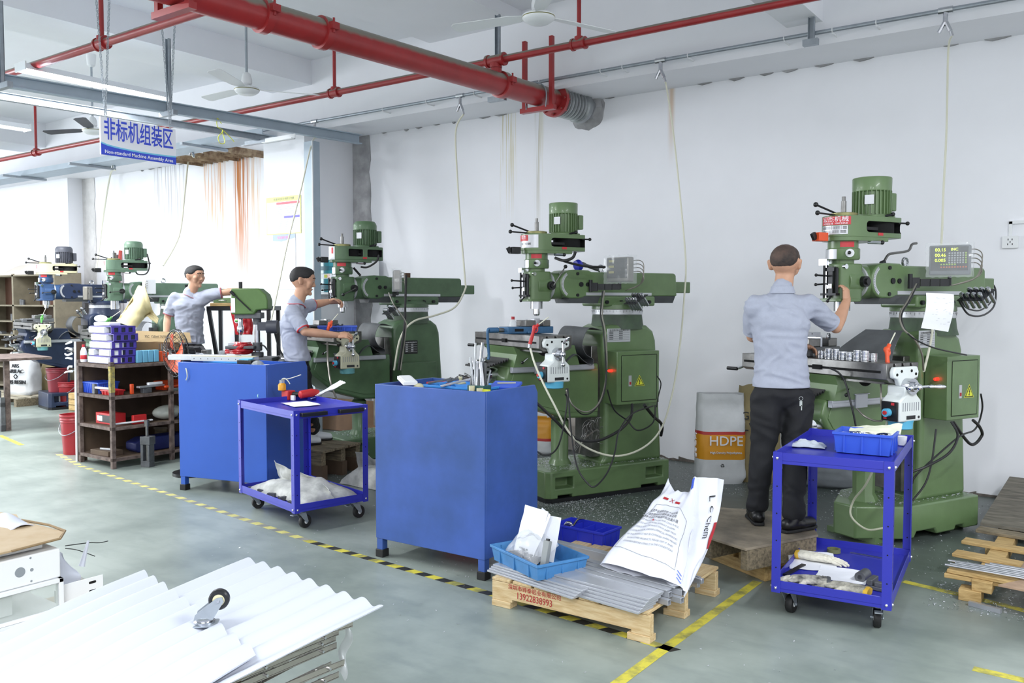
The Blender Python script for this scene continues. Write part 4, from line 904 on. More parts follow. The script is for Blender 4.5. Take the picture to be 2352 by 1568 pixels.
def person(name_label,J,face,hf,hair='short',shirt_tr=None,shoes=M_shoe,hands=None,bald=False,group=None,seed=0,foot=None,hs=1.0):
    t=thing('person',name_label,'person',(0,0,0),0,group)
    F=V(face).normalized(); U=V((0,0,1)); S=F.cross(U).normalized()  # S = person's right
    up=(J['neck']-J['pel']).normalized()
    b=MB()
    # bare body, one continuous surface
    capsule(b,J['pel'],J['chest'],.075,.085,S,1.4); capsule(b,J['chest'],J['neck']-U*.06,.075,.045,S,1.4)
    capsule(b,J['neck']-U*.06,J['head']-U*.06,.058,.056)
    for s in'LR':
        capsule(b,J['sh'+s],J['el'+s],.045,.038); capsule(b,J['el'+s],J['el'+s].lerp(J['wr'+s],.35),.038,.041); capsule(b,J['el'+s].lerp(J['wr'+s],.35),J['wr'+s],.041,.026,None)
        capsule(b,J['neck']-U*.085,J['sh'+s]-U*.01,.038,.04)
        capsule(b,J['hip'+s],J['kn'+s],.07,.05); capsule(b,J['kn'+s],J['an'+s],.048,.035)
    hF=V(hf).normalized(); hS=hF.cross(U).normalized(); hU=hS.cross(hF).normalized(); hc=J['head']; k=hs
    P=lambda x,y,z: hc+hS*x*k+hF*y*k+hU*z*k
    capsule(b,P(0,-.02,.03),P(0,.03,.03),.083*k,.078*k,hU,1.08); capsule(b,P(0,.035,-.03),P(0,.045,-.085),.058*k,.036*k,hS,1.12)
    capsule(b,P(0,.0,-.02),P(0,.02,-.06),.068*k,.05*k)
    capsule(b,P(0,.096,.012),P(0,.110,-.026),.007*k,.0115*k,n=10); capsule(b,P(-.011,.100,-.032),P(.011,.100,-.032),.0085*k,.0085*k,n=8)
    capsule(b,P(-.035,.092,.032),P(.035,.092,.032),.013*k,.013*k,n=8)   # brow ridge
    capsule(b,P(-.018,.084,-.064),P(.018,.084,-.064),.011*k,.011*k,n=8); capsule(b,P(0,.080,-.098),P(0,.080,-.100),.018*k,.018*k,n=8)
    for s in(-1,1):
        capsule(b,P(s*.05,.065,-.01),P(s*.045,.06,-.04),.028*k,.022*k)
        capsule(b,P(s*.080,-.006,.016),P(s*.081,.0,-.024),.015*k,.010*k,hF,1.0,10); capsule(b,P(s*.093,-.016,.022),P(s*.088,-.010,-.022),.012*k,.008*k,hF,1.35,10)
    bo=obj('body',b,M_skin,t,ang=80); remesh(bo,.0062,4,.5)
    hb=MB()
    for s in'LR':
        if hands and s in hands: hand(hb,J['wr'+s],*hands[s])
        else: hand(hb,J['wr'+s],J['wr'+s]-J['el'+s],S*(1 if s=='L' else -1),.35,1 if s=='L' else -1)
    merge(bo,hb)
    for s in(-1,1):
        e=obj('eye',MB().sph(P(s*.031,.087,.012),.0125*k,12,(1,1,.55)),M_eye,bo); obj('iris',MB().sph(P(s*.031,.0945,.012),.0060*k,8),M_ink,bo)
        obj('eyebrow',MB().tube([P(s*.012,.106,.036),P(s*.03,.105,.042),P(s*.05,.092,.036)],.0042*k,n=6),M_hair,bo)
    obj('lips',MB().tube([P(-.022,.088,-.062),P(0,.096,-.061),P(.022,.088,-.062)],.0052*k,n=6),M_lip,bo)
    # hair: shell over the skull, open over the face
    hm=MB(); n1,n2=48,40
    def hv(u,v):
        a=2*math.pi*u; el=math.pi*(v-.5); x=math.sin(a)*math.cos(el); y=math.cos(a)*math.cos(el); z=math.sin(el)
        # hairline height around the head, smooth: high at the brow, dipping before the ear, low at the nape
        ang=abs(math.atan2(x,y)); K=[(0,.60),(.55,.60),(.95,.42),(1.25,.02),(1.45,.05),(1.62,-.05),(1.85,-.25),(2.3,-.48),(3.2,-.52)]
        for (a0,h0),(a1,h1) in zip(K[:-1],K[1:]):
            if ang<=a1: line=h0+(h1-h0)*(ang-a0)/(a1-a0); break
        side=min(1,max(0,(z-line)/.55)); th=-.006+(.0095 if bald else .016)*min(1,max(0,(z-line+.03)/.10))**.6*(.55+.45*side)
        if z<line-.12: th=-.02
        yo=.005+.025*max(-1,min(1,y*2.2)); th+=.0015*noise.noise(V((x*7+seed,y*7,z*7)))
        return P(x*(.0835+th),y*(.0835+th)+yo,.03+z*(.0905+th))
    hm.grid(lambda u,v:hv(u,v),n1+1,n2); ho=obj('hair',hm,M_hairs if bald else M_hair,t,ang=80)
    # polo shirt
    b=MB(); hem=J['hem']
    capsule(b,hem-U*.02,J['pel'].lerp(J['chest'],.45),.119,.108,S,1.44); capsule(b,J['pel'].lerp(J['chest'],.45),J['chest'],.108,.118,S,1.42)
    capsule(b,J['chest'],J['neck']-U*.085,.118,.072,S,1.6)
    for s in'LR':
        capsule(b,J['neck']-U*.085,J['sh'+s]-U*.01,.060,.064); e=J['sh'+s].lerp(J['el'+s],.68); capsule(b,J['sh'+s]-U*.005,e,.067,.064)
        capsule(b,J['chest'],J['sh'+s]-U*.03,.09,.06)
    capsule(b,J['neck']-U*.07,J['neck']-U*.0,.075,.062)
    so=obj('polo_shirt',b,M_shirt,t,ang=80); remesh(so,.009,6,.5,.009,(9,9,15),seed)
    bm=bmesh.new(); bm.from_mesh(so.data); r_=bmesh.ops.bisect_plane(bm,geom=bm.verts[:]+bm.edges[:]+bm.faces[:],plane_co=(0,0,hem.z-.02),plane_no=(0,0,1),clear_inner=True); bm.to_mesh(so.data); bm.free()
    so.data.polygons.foreach_set('use_smooth',[True]*len(so.data.polygons))
    for s in'LR':
        e=J['sh'+s].lerp(J['el'+s],.68); dd=(J['el'+s]-J['sh'+s]).normalized(); e2=e+dd*.045
        obj('sleeve_hem',MB().lathe([(.060,-.004),(.0615,0),(.060,.006),(.05,.004)],e2-dd*.006,dd,28),shirt_tr or M_shirt,so)
        obj('sleeve_cuff',MB().lathe([(.058,-.05),(.0605,0),(.052,.002)],e2-dd*.01,dd,28),M_shirt,so)
    cl=MB(); nk=J['neck']; tl_=(J['head']-nk).normalized()
    cl.grid(lambda u,v:(nk+S*math.sin(2*math.pi*u)*(.066+.012*v)+F*(math.cos(2*math.pi*u)*(.068+.014*v))+U*(.012-.042*v+ (-.03 if 0 else 0)-.04*max(0,math.cos(2*math.pi*u))**3)),37,5,.003)
    co=obj('collar',cl,M_shirt,so,ang=80)
    if shirt_tr: obj('collar_stripe',MB().tube([nk+S*math.sin(2*math.pi*u/24)*.0795+F*math.cos(2*math.pi*u/24)*.083+U*(-.030-.04*max(0,math.cos(2*math.pi*u/24))**3) for u in range(24)],.0028,n=5,sm=2,closed=True),shirt_tr,so)
    # trousers
    b=MB(); capsule(b,J['pel']-U*.03,J['hem']+U*.03,.103,.088,S,1.34)
    for s in'LR':
        capsule(b,J['hip'+s],J['kn'+s],.098,.075,n=20); capsule(b,J['kn'+s],J['an'+s]+U*.05,.074,.062)
        capsule(b,J['pel'],J['hip'+s],.11,.10)
        capsule(b,J['an'+s]+U*.09,J['an'+s]+U*.03,.064,.068)
    po=obj('trousers',b,M_pants,t,ang=80); remesh(po,.012,5,.5,.012,(8,8,10),seed+5)
    # shoes
    for s in'LR':
        fd=V((foot or {}).get(s,face)); fd.z=0; fd.normalize(); a=J['an'+s]; sole=a-U*.085; sh=MB(); 
        sdv=fd.cross(U)
        capsule(sh,sole-fd*.05+U*.045,sole+fd*.05+U*.045,.042,.045,sdv,1.0,14); capsule(sh,sole+fd*.05+U*.042,sole+fd*.15+U*.034,.044,.034,sdv,1.2,14); capsule(sh,sole-fd*.03+U*.05,sole+U*.09,.045,.045,None,1,14)
        o=obj('shoe',sh,shoes,t,ang=80); remesh(o,.006,4,.5)
        pts=[(-.095,.0),(-.09,.03),(-.04,.04),(.04,.042),(.12,.052),(.175,.035),(.19,.0)]; poly=[sole+fd*x+sdv*y for x,y in pts]+[sole+fd*x-sdv*y for x,y in pts[::-1][1:-1]]
        m_=MB(); n=len(poly); m_.add([p for p in poly]+[p+U*.018 for p in poly],[tuple(range(n))[::-1],tuple(range(n,2*n))]+[(i,(i+1)%n,n+(i+1)%n,n+i) for i in range(n)])
        obj('sole',m_,M_rubk,o,bev=.004)
    return t
def HD(x): v=V(x); v.z=0; return v.normalized()
fwH=HD(FW); rtH=V(RT)
# near worker, seen from behind
ZB=.25
def ground(px,py,z): return PZ(px,py,z)
d=5.36
hx=H1@V((.06,-.90,1.70)); M1m=Matrix.Translation((O1[0],O1[1],0))@Matrix.Rotation(-T1,4,'Z')
J={'head':PD(1803,608,d+.03),'neck':PD(1797,662,d),'chest':PD(1790,735,d),'pel':PD(1796,893,d),'hem':PD(1794,880,d),
 'shL':PD(1735,700,d),'shR':PD(1857,698,d+.02),'elL':PD(1728,772,d+.16),'elR':PD(1920,752,d+.16),
 'wrL':PD(1836,793,d+.42),'wrR':PD(1945,690,d+.33),
 'hipL':PD(1762,915,d),'hipR':PD(1832,915,d),'knL':PD(1752,1040,d+.02),'knR':PD(1826,1050,d-.02)}
a=PZ(1738,1200,ZB); J['anL']=a+V((0,0,.088)); a=PZ(1822,1220,ZB); J['anR']=a+V((0,0,.088))
F1=fwH*.97+rtH*.2
p1=person('bald-topped worker in a grey polo seen from behind, hand raised to the right mill',J,F1,fwH*.86+rtH*.5,bald=True,seed=1,
  hands={'R':(UP*.9+rtH*.05+fwH*.3,-rtH*.5+fwH*.6,.75,-1),'L':(rtH*.85+fwH*.2-UP*.15,-UP,.5,1)},foot={'R':rtH*.8+fwH*.5,'L':fwH+rtH*.1},hs=1.02)
k=PD(1840,915,d-.16)
ko=obj('key_ring',MB().tube([k+V((.012*math.cos(a),0,.012*math.sin(a))) for a in(0,1.2,2.4,3.6,4.8)],.0015,n=5,closed=True,sm=2),M_chrome,p1)
obj('key',MB().box(k+V((0,0,-.03)),(.016,.003,.03)).box(k+V((.004,0,-.055)),(.006,.003,.03)),M_chrome,ko)
# second worker, in profile
d=7.95; hip=PD(690,860,d)
J={'head':PD(694,646,d),'neck':PD(681,690,d),'chest':PD(672,745,d),'pel':PD(684,850,d+.0),'hem':PD(684,822,d),
 'shL':PD(694,704,d+.19),'shR':PD(671,715,d-.17),'elL':PD(718,700,d+.32),'elR':PD(700,762,d-.22),'wrL':PD(757,692,d+.42),'wrR':PD(778,770,d-.10),
 'hipL':PD(690,862,d+.09),'hipR':PD(686,862,d-.09),'knL':PD(704,935,d+.12),'knR':PD(700,938,d-.08)}
ZB2=.27; J['anR']=PZ(692,1022,ZB2)+V((0,0,.088)); J['anL']=J['anR']+fwH*.26+rtH*.05; J['anL'].z=ZB2+.088
p2=person('worker in profile with short black hair and red-striped collar, left of the middle cabinet',J,rtH*.95+fwH*.3,rtH*.96+fwH*.2-UP*.12,shirt_tr=M_red,shoes=M_sneak,seed=3,
  hands={'R':(rtH+UP*.0,-UP*.6+fwH*.5,.7,1),'L':(rtH*.9+fwH*.2,-UP*.6-fwH*.4,.6,-1)},hs=1.04)
# third worker
d=9.6
J={'head':PD(447,636,d),'neck':PD(436,670,d),'chest':PD(434,705,d),'pel':PD(436,800,d),'hem':PD(436,785,d),
 'shR':PD(401,684,d-.06),'shL':PD(474,678,d+.02),'elR':PD(385,728,d-.05),'elL':PD(512,672,d+.05),'wrR':PD(381,772,d-.15),'wrL':PD(552,666,d+.08),
 'hipR':PD(428,815,d-.03),'hipL':PD(446,815,d+.03),'knR':PD(428,885,d),'knL':PD(448,885,d)}
q=PD(436,900,d); zf=.26
for s,o_ in(('R',-.1),('L',.1)): a=V((q.x,q.y,0))+rtH*o_; J['an'+s]=V((a.x,a.y,zf+.088)); J['kn'+s]=V((a.x,a.y,.72)); J['hip'+s]=V((a.x*1,a.y,J['pel'].z-.06))
p3=person('worker with black hair reaching sideways behind the bench drill, facing right',J,rtH*.75-fwH*.6,rtH*.85-fwH*.42,shirt_tr=mat('dull_red_trim','#a8505a',.6),seed=6,
  hands={'R':(-UP,rtH,.25,-1),'L':(rtH,-UP,.4,1)},hs=1.0)
# ---------------------------------------------------------------- blue cabinets, trolleys
M_bluec=mat('blue_cabinet_enamel','#3f5fae',.42,var=.16,scale=2.2,coat=.15,col2='#34528f'); M_blue1=mat('bright_blue_enamel','#2c58b4',.4,var=.08,scale=2.5,coat=.15)
M_trol=mat('royal_blue_powder_coat','#2a2fa8',.4,var=.06,scale=3,coat=.15); M_bin=mat('blue_bin_plastic','#3a5fd0',.4,var=.05,scale=8); M_binl=mat('light_blue_bin','#3f93e0',.4,var=.1,scale=8); M_bind=mat('deep_blue_bin','#2430b4',.4)
def cabinet(label,loc,rz,W,D,H,m):
    t=thing('tool_cabinet',label,'cabinet',(loc[0],loc[1],0),rz)
    z0=.12
    obj('front_panel',MB().prism([(0,z0),(W,z0),(W,H),(0,H)],'y',0,.018),m,t,bev=.003)
    obj('side_panel',MB().prism([(0.018,z0),(D,z0),(D,H-.05),(D-.03,H),(0.018,H)],'x',W-.018,W),m,t,bev=.003)
    obj('side_panel',MB().prism([(0.018,z0),(D,z0),(D,H),(0.018,H)],'x',0,.018),m,t,bev=.003)
    obj('back_panel',MB().prism([(.018,z0),(W-.018,z0),(W-.018,H-.02),(.018,H+.0)],'y',D-.018,D),m,t)
    obj('top_tray',MB().bx(.018,W-.018,.018,D-.018,H-.09,H-.075),m,t)
    for x,y in((.0,.0),(W-.055,.0),(0,D-.055),(W-.055,D-.055)):
        l=obj('leg',MB().bx(x+.004,x+.051,y+.004,y+.051,.04,z0+.02),m,t,bev=.002); obj('rubber_foot',MB().prism([(x-.003,y-.003),(x+.058,y-.003),(x+.058,y+.058),(x-.003,y+.058)],'z',0,.05),M_rubk,l,bev=.004)
    return t
c2=cabinet('blue steel tool cabinet in the middle with tools in its top tray',(-3.90,3.93),R(1),.86,.56,1.1,M_bluec)
c1=cabinet('blue steel cabinet left of the small trolley, carrying the bench drill',(-6.64,4.34),R(13),.92,.56,1.1,M_blue1)
def trolley(label,loc,rz,W=.6,D=.95,H=.86,handles=True):
    t=thing('tool_trolley',label,'trolley',(loc[0],loc[1],0),rz,'blue two-shelf trolleys')
    zb=.14; a=.045
    for i,(x,y) in enumerate(((0,0),(W,0),(0,D),(W,D))):
        sx=1 if x==0 else -1; sy=1 if y==0 else -1
        mb=MB(); mb.prism([(x,y),(x+sx*a,y),(x+sx*a,y+sy*.003),(x+sx*.003,y+sy*.003),(x+sx*.003,y+sy*a),(x,y+sy*a)],'z',zb-.01,H); p=obj('corner_post',mb,M_trol,t)
        hl=MB()
        for k in range(5): z=zb+.12+k*.14; hl.cyl((x+sx*.022,y-sy*.0005,z),(x+sx*.022,y+sy*.004,z),.004,n=8); hl.cyl((x-sx*.0005,y+sy*.022,z),(x+sx*.004,y+sy*.022,z),.004,n=8)
        obj('post_holes',hl,M_hole,p)
        for z in(zb+.015,H-.03):
            obj('bolt_head',MB().sph((x+sx*.022,y-sy*.002,z),.008,10),M_chrome,p); obj('bolt_head',MB().sph((x-sx*.002,y+sy*.022,z),.008,10),M_chrome,p)
    for z,nm in((H-.06,'top_shelf'),(zb-.005,'bottom_shelf')):
        mb=MB().bx(.003,W-.003,.003,D-.003,z+.015,z+.02)
        mb.bx(.003,W-.003,.003,.007,z,z+.058).bx(.003,W-.003,D-.007,D-.003,z,z+.058).bx(.003,.007,.003,D-.003,z,z+.058).bx(W-.007,W-.003,.003,D-.003,z,z+.058)
        obj(nm,mb,M_trol,t,bev=.0015,seg=1)
    if handles:
        for y in(.14,.62): obj('pull_handle',MB().box((W+.025,y+.10,H-.03),(.02,.2,.028)).box((W+.01,y+.01,H-.03),(.03,.02,.028)).box((W+.01,y+.19,H-.03),(.03,.02,.028)),M_black,t,bev=.004)
    for i,(x,y) in enumerate(((.07,.08),(W-.07,.08),(.07,D-.08),(W-.07,D-.08))):
        a=R([80,100,60,95][i]); T=TR((x,y,0),a)
        f=obj('caster',MB(T).bx(-.045,.045,-.035,.035,.128,.133).cyl((0,0,.115),(0,0,.13),.024,n=16).prism([(-.03,.118),(.03,.118),(.052,.05),(.045,.035),(.03,.045)],'y',-.026,-.023).prism([(-.03,.118),(.03,.118),(.052,.05),(.045,.035),(.03,.045)],'y',.023,.026).cyl((.04,-.03,.047),(.04,.03,.047),.007,n=8),M_galv,t)
        obj('tyre',MB(T).lathe([(.036,-.017),(.043,-.018),(.047,-.012),(.047,.012),(.043,.018),(.036,.017)],(.04,0,.047),(0,1,0),28),M_rubk,f)
        obj('wheel_hub',MB(T).lathe([(.012,-.018),(.03,-.014),(.037,-.016),(.037,.016),(.03,.014),(.012,.018)],(.04,0,.047),(0,1,0),24),M_white,f)
        if i in(1,3): obj('brake_pedal',MB(T).bx(-.075,-.04,-.018,.018,.105,.11),M_galv,f)
    return t
# trolley 3: origin front-left corner
tr3=trolley('blue trolley at the right with a blue bin of rings on top',(-1.50,4.36),R(6),.57,.95,.855,False)
# trolley 1: near corner with handles toward the camera
a=math.atan2(.24,-.92)
tr1=trolley('blue trolley in front of the left cabinet with oil can and papers',(-5.66,4.21),R(-13),.92,.60,.855,False)
for k in(0,1): 
    y=.05+k*.30
    obj('pull_handle',MB().box((.945,y+.10,.825),(.02,.2,.028)).box((.93,y+.01,.825),(.03,.02,.028)).box((.93,y+.19,.825),(.03,.02,.028)),M_black,tr1,bev=.004)
def loc3(x,y,z): return tr3.matrix_world@V((x,y,z))
bpy.context.view_layer.update()
ZT=.82; ZBt=.157
# ---------------------------------------------------------------- generic small makers
def crate(name,label,c,rz,W,D,H,m,th=.005,ribs=4,group=None,cat='bin',taper=.9):
    t=thing(name,label,cat,c,rz,group)
    w,d=W/2,D/2; o=MB(); n=[(-w,-d),(w,-d),(w,d),(-w,d)]
    vs=[(x*taper,y*taper,0) for x,y in n]+[(x,y,H) for x,y in n]+[((x-th*(1 if x>0 else -1)),(y-th*(1 if y>0 else -1)),H) for x,y in n]+[(x*taper-th*(1 if x>0 else -1),y*taper-th*(1 if y>0 else -1),th) for x,y in n]
    fs=[(3,2,1,0)]+[(i,(i+1)%4,4+(i+1)%4,4+i) for i in range(4)]+[(4+i,4+(i+1)%4,8+(i+1)%4,8+i) for i in range(4)]+[(8+i,8+(i+1)%4,12+(i+1)%4,12+i) for i in range(4)]+[(12,13,14,15)]
    o.add(vs,fs); obj('tub',o,m,t)
    rm=MB().bx(-w-.006,w+.006,-d-.006,-d,H-.014,H).bx(-w-.006,w+.006,d,d+.006,H-.014,H).bx(-w-.006,-w,-d,d,H-.014,H).bx(w,w+.006,-d,d,H-.014,H)
    obj('rim',rm,m,t,bev=.002)
    rb=MB()
    for k in range(ribs):
        u=-1+2*(k+.5)/ribs
        for s in(-1,1): rb.box((u*w*.93,s*(d*.955+.002),H*.45),(.006,.01,H*.85)); rb.box((s*(w*.955+.002),u*d*.93,H*.45),(.01,.006,H*.85))
    obj('ribs',rb,m,t); return t
def paper(label,c,rz,W=.21,D=.297,curl=.01,m=None,seed=0,group=None,rx=0,ry=0,marks=True):
    t=thing('paper_sheet',label,'paper',c,rz,group); t.rotation_euler=(rx,ry,rz)
    obj('sheet',MB().grid(lambda u,v:((u-.5)*W,(v-.5)*D,.002+curl*(abs(noise.noise(V((u*2.5+seed,v*2.5,seed))))+max(0,v-.6)*1.5)),9,11,.0008),m or M_paper,t,ang=60)
    return t
def glove(label,c,rz,m=None,cuffm=None,s=1.0):
    t=thing('work_glove',label,'glove',c,rz); b=MB(); hand(b,(0,0,.022),(1,0,-.04),(0,0,-1),.12,1,1.12*s,.06); capsule(b,(-.07*s,0,.022),(.01,0,.02),.022,.022,(0,1,0),2.0)
    o=obj('knitted_hand',b,m or mat('cream_knit','#e6e2d2',.9,var=.2,scale=25,bump=.3,bscale=200),t,ang=80); remesh(o,.004,3,.5,.004,(40,40,40),3)
    obj('cuff',MB().lathe([(.024,-.012),(.027,0),(.024,.012),(.018,.005)],(-.085*s,0,.022),(1,0,0),18),cuffm or mat('yellow_cuff','#e0b43c',.8),t).scale=(1,1.7,.9)
    return t
def ring_stack(c,n,label,h=.0165,r=.024):
    out=[]
    for k in range(n):
        t=obj('bearing_ring',MB().lathe([(r*.55,0),(r*.95,0),(r,h*.15),(r,h*.35),(r*.93,h*.5),(r,h*.65),(r,h*.85),(r*.95,h),(r*.55,h),(r*.5,h*.5),(r*.55,0)],(0,0,0),n=18),M_chrome); t.location=(c[0],c[1],c[2]+k*h*1.02)
        tag(t,label,'ring','turned rings on the mill table' if 'mill table' in label else 'rings lined up in the bin'); out.append(t)
    return out
# rings on the table of the right mill
bpy.context.view_layer.update()
W1=m1.matrix_world.copy(); W2=m2.matrix_world.copy(); W3=m3.matrix_world.copy(); W4=m4.matrix_world.copy(); W5=m5.matrix_world.copy()
proto=ring_stack((0,0,0),1,'chromed turned ring in the cluster stacked on the right mill table')[0]; first=True; random.seed(11)
def ring_at(p,label,group):
    global first
    if first: o=proto; first=False
    else: o=proto.copy(); COL.objects.link(o)
    o.location=p; o.rotation_euler=(0,0,random.random()*6); o['label']=label; o['group']=group
for i in range(7):
    for j in range(2):
        n=(3,4,4,3,3,4,4)[i] if j==0 else 3
        for k in range(n):
            ring_at(W1@V((.10+i*.056+(j*.02),-1.085+j*.052,1.2505+k*.0168)),'chromed turned ring in the cluster stacked on the right mill table','turned rings on the mill table')
# bin with rings on the trolley
bc=PZ(1985,1010,ZT); bc=V((-1.17,4.86,ZT)); brz=R(4)
crate('plastic_bin','blue ribbed bin holding rows of chromed rings on the right trolley',bc,brz,.29,.23,.11,M_bin,ribs=3)
T=TR(bc,brz)
for i in range(6):
    for j in range(5): ring_at(T@V((-.112+i*.045,-.085+j*.042,.072+.006*math.sin(i*2+j))),'chromed ring in the rows filling the blue bin on the right trolley','rings lined up in the bin')
t=thing('bin_liner','pale plastic liner crumpled over the rim of the ring bin','liner',bc,brz)
obj('film',MB().grid(lambda u,v:(-.10+.26*u,.06+.07*v+.01*math.sin(u*9),.095+.035*v*(.4+u)+.012*noise.noise(V((u*5,v*5,2)))),14,8,.001),mat('pale_liner','#dfe0cc',.5,bump=.2,bscale=40),t,ang=80)
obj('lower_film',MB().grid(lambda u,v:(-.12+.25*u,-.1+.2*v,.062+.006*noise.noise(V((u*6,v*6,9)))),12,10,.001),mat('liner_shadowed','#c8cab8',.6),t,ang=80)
# rag, card and ring on the right trolley top
def rag(label,c,rz,W,D,H,m,seed=1):
    t=thing('cloth_rag',label,'rag',c,rz)
    obj('cloth',MB().grid(lambda u,v:((u-.5)*W*(1+.15*noise.noise(V((v*4,seed,0)))),(v-.5)*D*(1+.3*noise.noise(V((u*3,seed,5)))),.004+H*max(0,math.sin(u*math.pi)*math.sin(v*math.pi))**.6*(.6+.55*noise.noise(V((u*5+seed,v*6,seed))))),24,18,.003),m,t,ang=80); return t
q=PZ(1855,1025,ZT); rag('crumpled pale grey rag on the right trolley top',q,R(10),.19,.10,.045,mat('pale_grey_cloth','#b9c0c9',.9,bump=.3,bscale=60),4)
q=PZ(1985,1040,ZT); obj_=thing('steel_offcut','flat steel offcut lying in front of the blue ring bin','offcut',q,R(8)); obj('plate',MB().prism([(-.06,-.012),(.02,-.016),(.03,.005),(.075,.008),(.07,.016),(-.055,.012)],'z',0,.004),M_galv,obj_)
q=PZ(2045,1040,ZT); r_=proto.copy(); COL.objects.link(r_); r_.location=q; r_['label']='single loose ring near the right corner of the trolley top'; del r_['group']
q=PZ(2072,1022,ZT); t=thing('paper_cup','small white cup at the right edge of the trolley top','cup',q); obj('cup_wall',MB().lathe([(.018,0),(.02,.002),(.026,.05),(.024,.05),(.018,.004)],n=18),M_white,t)
# bottom shelf of the right trolley
paper('white sheet spread at the back of the right trolley bottom shelf',PZ(1865,1290,ZBt),R(20),.25,.33,.012,seed=1)
paper('white sheet in the middle of the right trolley bottom shelf',PZ(1935,1322,ZBt+.001),R(8),.25,.22,.01,seed=2)
glove('cream work glove with yellow cuff on top of the papers',PZ(1885,1290,ZBt+.006)+V((-.04,0,.004)),R(2))
glove('soiled cream glove by the front lip of the trolley shelf',PZ(1915,1352,ZBt)+V((.08,0,0)),R(175),mat('soiled_knit','#cfcbbb',.9,col2='#7b7970',scale=14,bump=.3,bscale=200))
g_=glove('second soiled glove with dark palm at the left of the trolley shelf',PZ(1862,1340,ZBt),R(200),mat('dark_palm_knit','#d8d4c6',.9,col2='#4b4b4b',scale=12,bump=.3,bscale=200),M_rubber)
q=PZ(1982,1333,ZBt); t=thing('steel_bush','hollow steel bush lying on the trolley papers','bush',q,R(10)); obj('bush',MB().lathe([(.012,-.045),(.028,-.045),(.028,.045),(.012,.045),(.012,-.045)],(0,0,.028),(.3,1,0),24),M_cast,t)
q=PZ(2015,1350,ZBt); t=thing('steel_bracket','machined grey angle bracket at the right of the bottom shelf','bracket',q,R(-5)); obj('bracket_body',MB().bx(-.04,.04,-.05,.05,0,.02).bx(-.04,-.01,-.05,.05,.02,.05).bx(.0,.04,-.05,-.02,.02,.045),M_cast,t,bev=.003)
q=PZ(1915,1268,ZBt); t=thing('tape_roll','olive adhesive tape roll at the back of the bottom shelf','tape roll',q); obj('roll',MB().lathe([(.026,0),(.038,0),(.038,.022),(.026,.022),(.026,0)],n=28),mat('olive_tape','#6e7350',.4),t)
q=PZ(1990,1275,ZBt); t=thing('steel_rule','steel rule lying at the back right of the bottom shelf','ruler',q,R(-4)); obj('rule',MB().bx(-.09,.09,-.01,.01,0,.0025),M_steel,t)
q=PZ(1825,1310,ZBt); t=thing('flat_bar','dark flat bar along the left lip of the bottom shelf','bar',q,R(84)); obj('bar',MB().bx(-.12,.12,-.012,.012,0,.01),M_blackm,t)
# trolley at the left: top
q=PZ(596,915,ZT); t=thing('tin_can','small light blue tin lying near the left corner of the left trolley','tin',q,R(-20)); obj('can',MB().lathe([(.02,-.03),(.026,-.03),(.026,.03),(.02,.03)],(0,0,.026),(1,0,0),20),mat('pale_cyan_tin','#a8dcd8',.4),t)
q=PZ(650,918,ZT); t=thing('cordless_drill','red and black cordless drill lying behind the oil can','drill',q+V((.08,.05,0)),R(0))
obj('battery_pack',MB().bx(-.10,-.02,-.05,.03,0,.075),M_redpl,t,bev=.006); obj('handle',MB().tube([(-.04,0,.045),(.02,.03,.045),(.08,.06,.05)],.02,n=10),M_black,t); obj('motor_body',MB().lathe([(.02,-.08),(.032,-.07),(.034,.03),(.026,.06),(.014,.09)],(.10,.06,.055),(.3,1,.1),18),M_redpl,t)
q2=q+V((-.01,.0,.076)); t=thing('oil_can','yellow oil can with thin white spout standing on the drill battery','oil can',q2)
obj('bottle',MB().lathe([(.028,0),(.032,.004),(.032,.045),(.022,.06),(.02,.062)],n=20),mat('amber_plastic','#dd9a1c',.35),t); obj('pump_cap',MB().lathe([(.021,.06),(.021,.085),(.01,.09)],n=16),M_steel,t)
obj('spout',MB().tube([(0,0,.085),(.02,.01,.092),(.06,.03,.098),(.15,.07,.13)],.0035,n=6),M_hosew,t); obj('lever',MB().tube([(0,0,.09),(.03,.0,.1),(.055,.01,.085),(.075,.02,.055)],.004,n=6),M_hosew,t)
paper('white drawing flat on the left trolley top near the handles',PZ(690,928,ZT),R(-20),.30,.21,.006,seed=5)
paper('white sheet leaning up on the cordless drill',PZ(735,915,ZT)+V((.03,.05,.055)),R(-30),.21,.30,.03,seed=7,rx=R(22))
q=PZ(672,918,ZT)+V((.03,-.02,0)); t=thing('white_block','small white block with dark holes beside the drill','block',q); obj('block',MB().bx(-.02,.02,-.01,.01,0,.04),M_white,t,bev=.002)
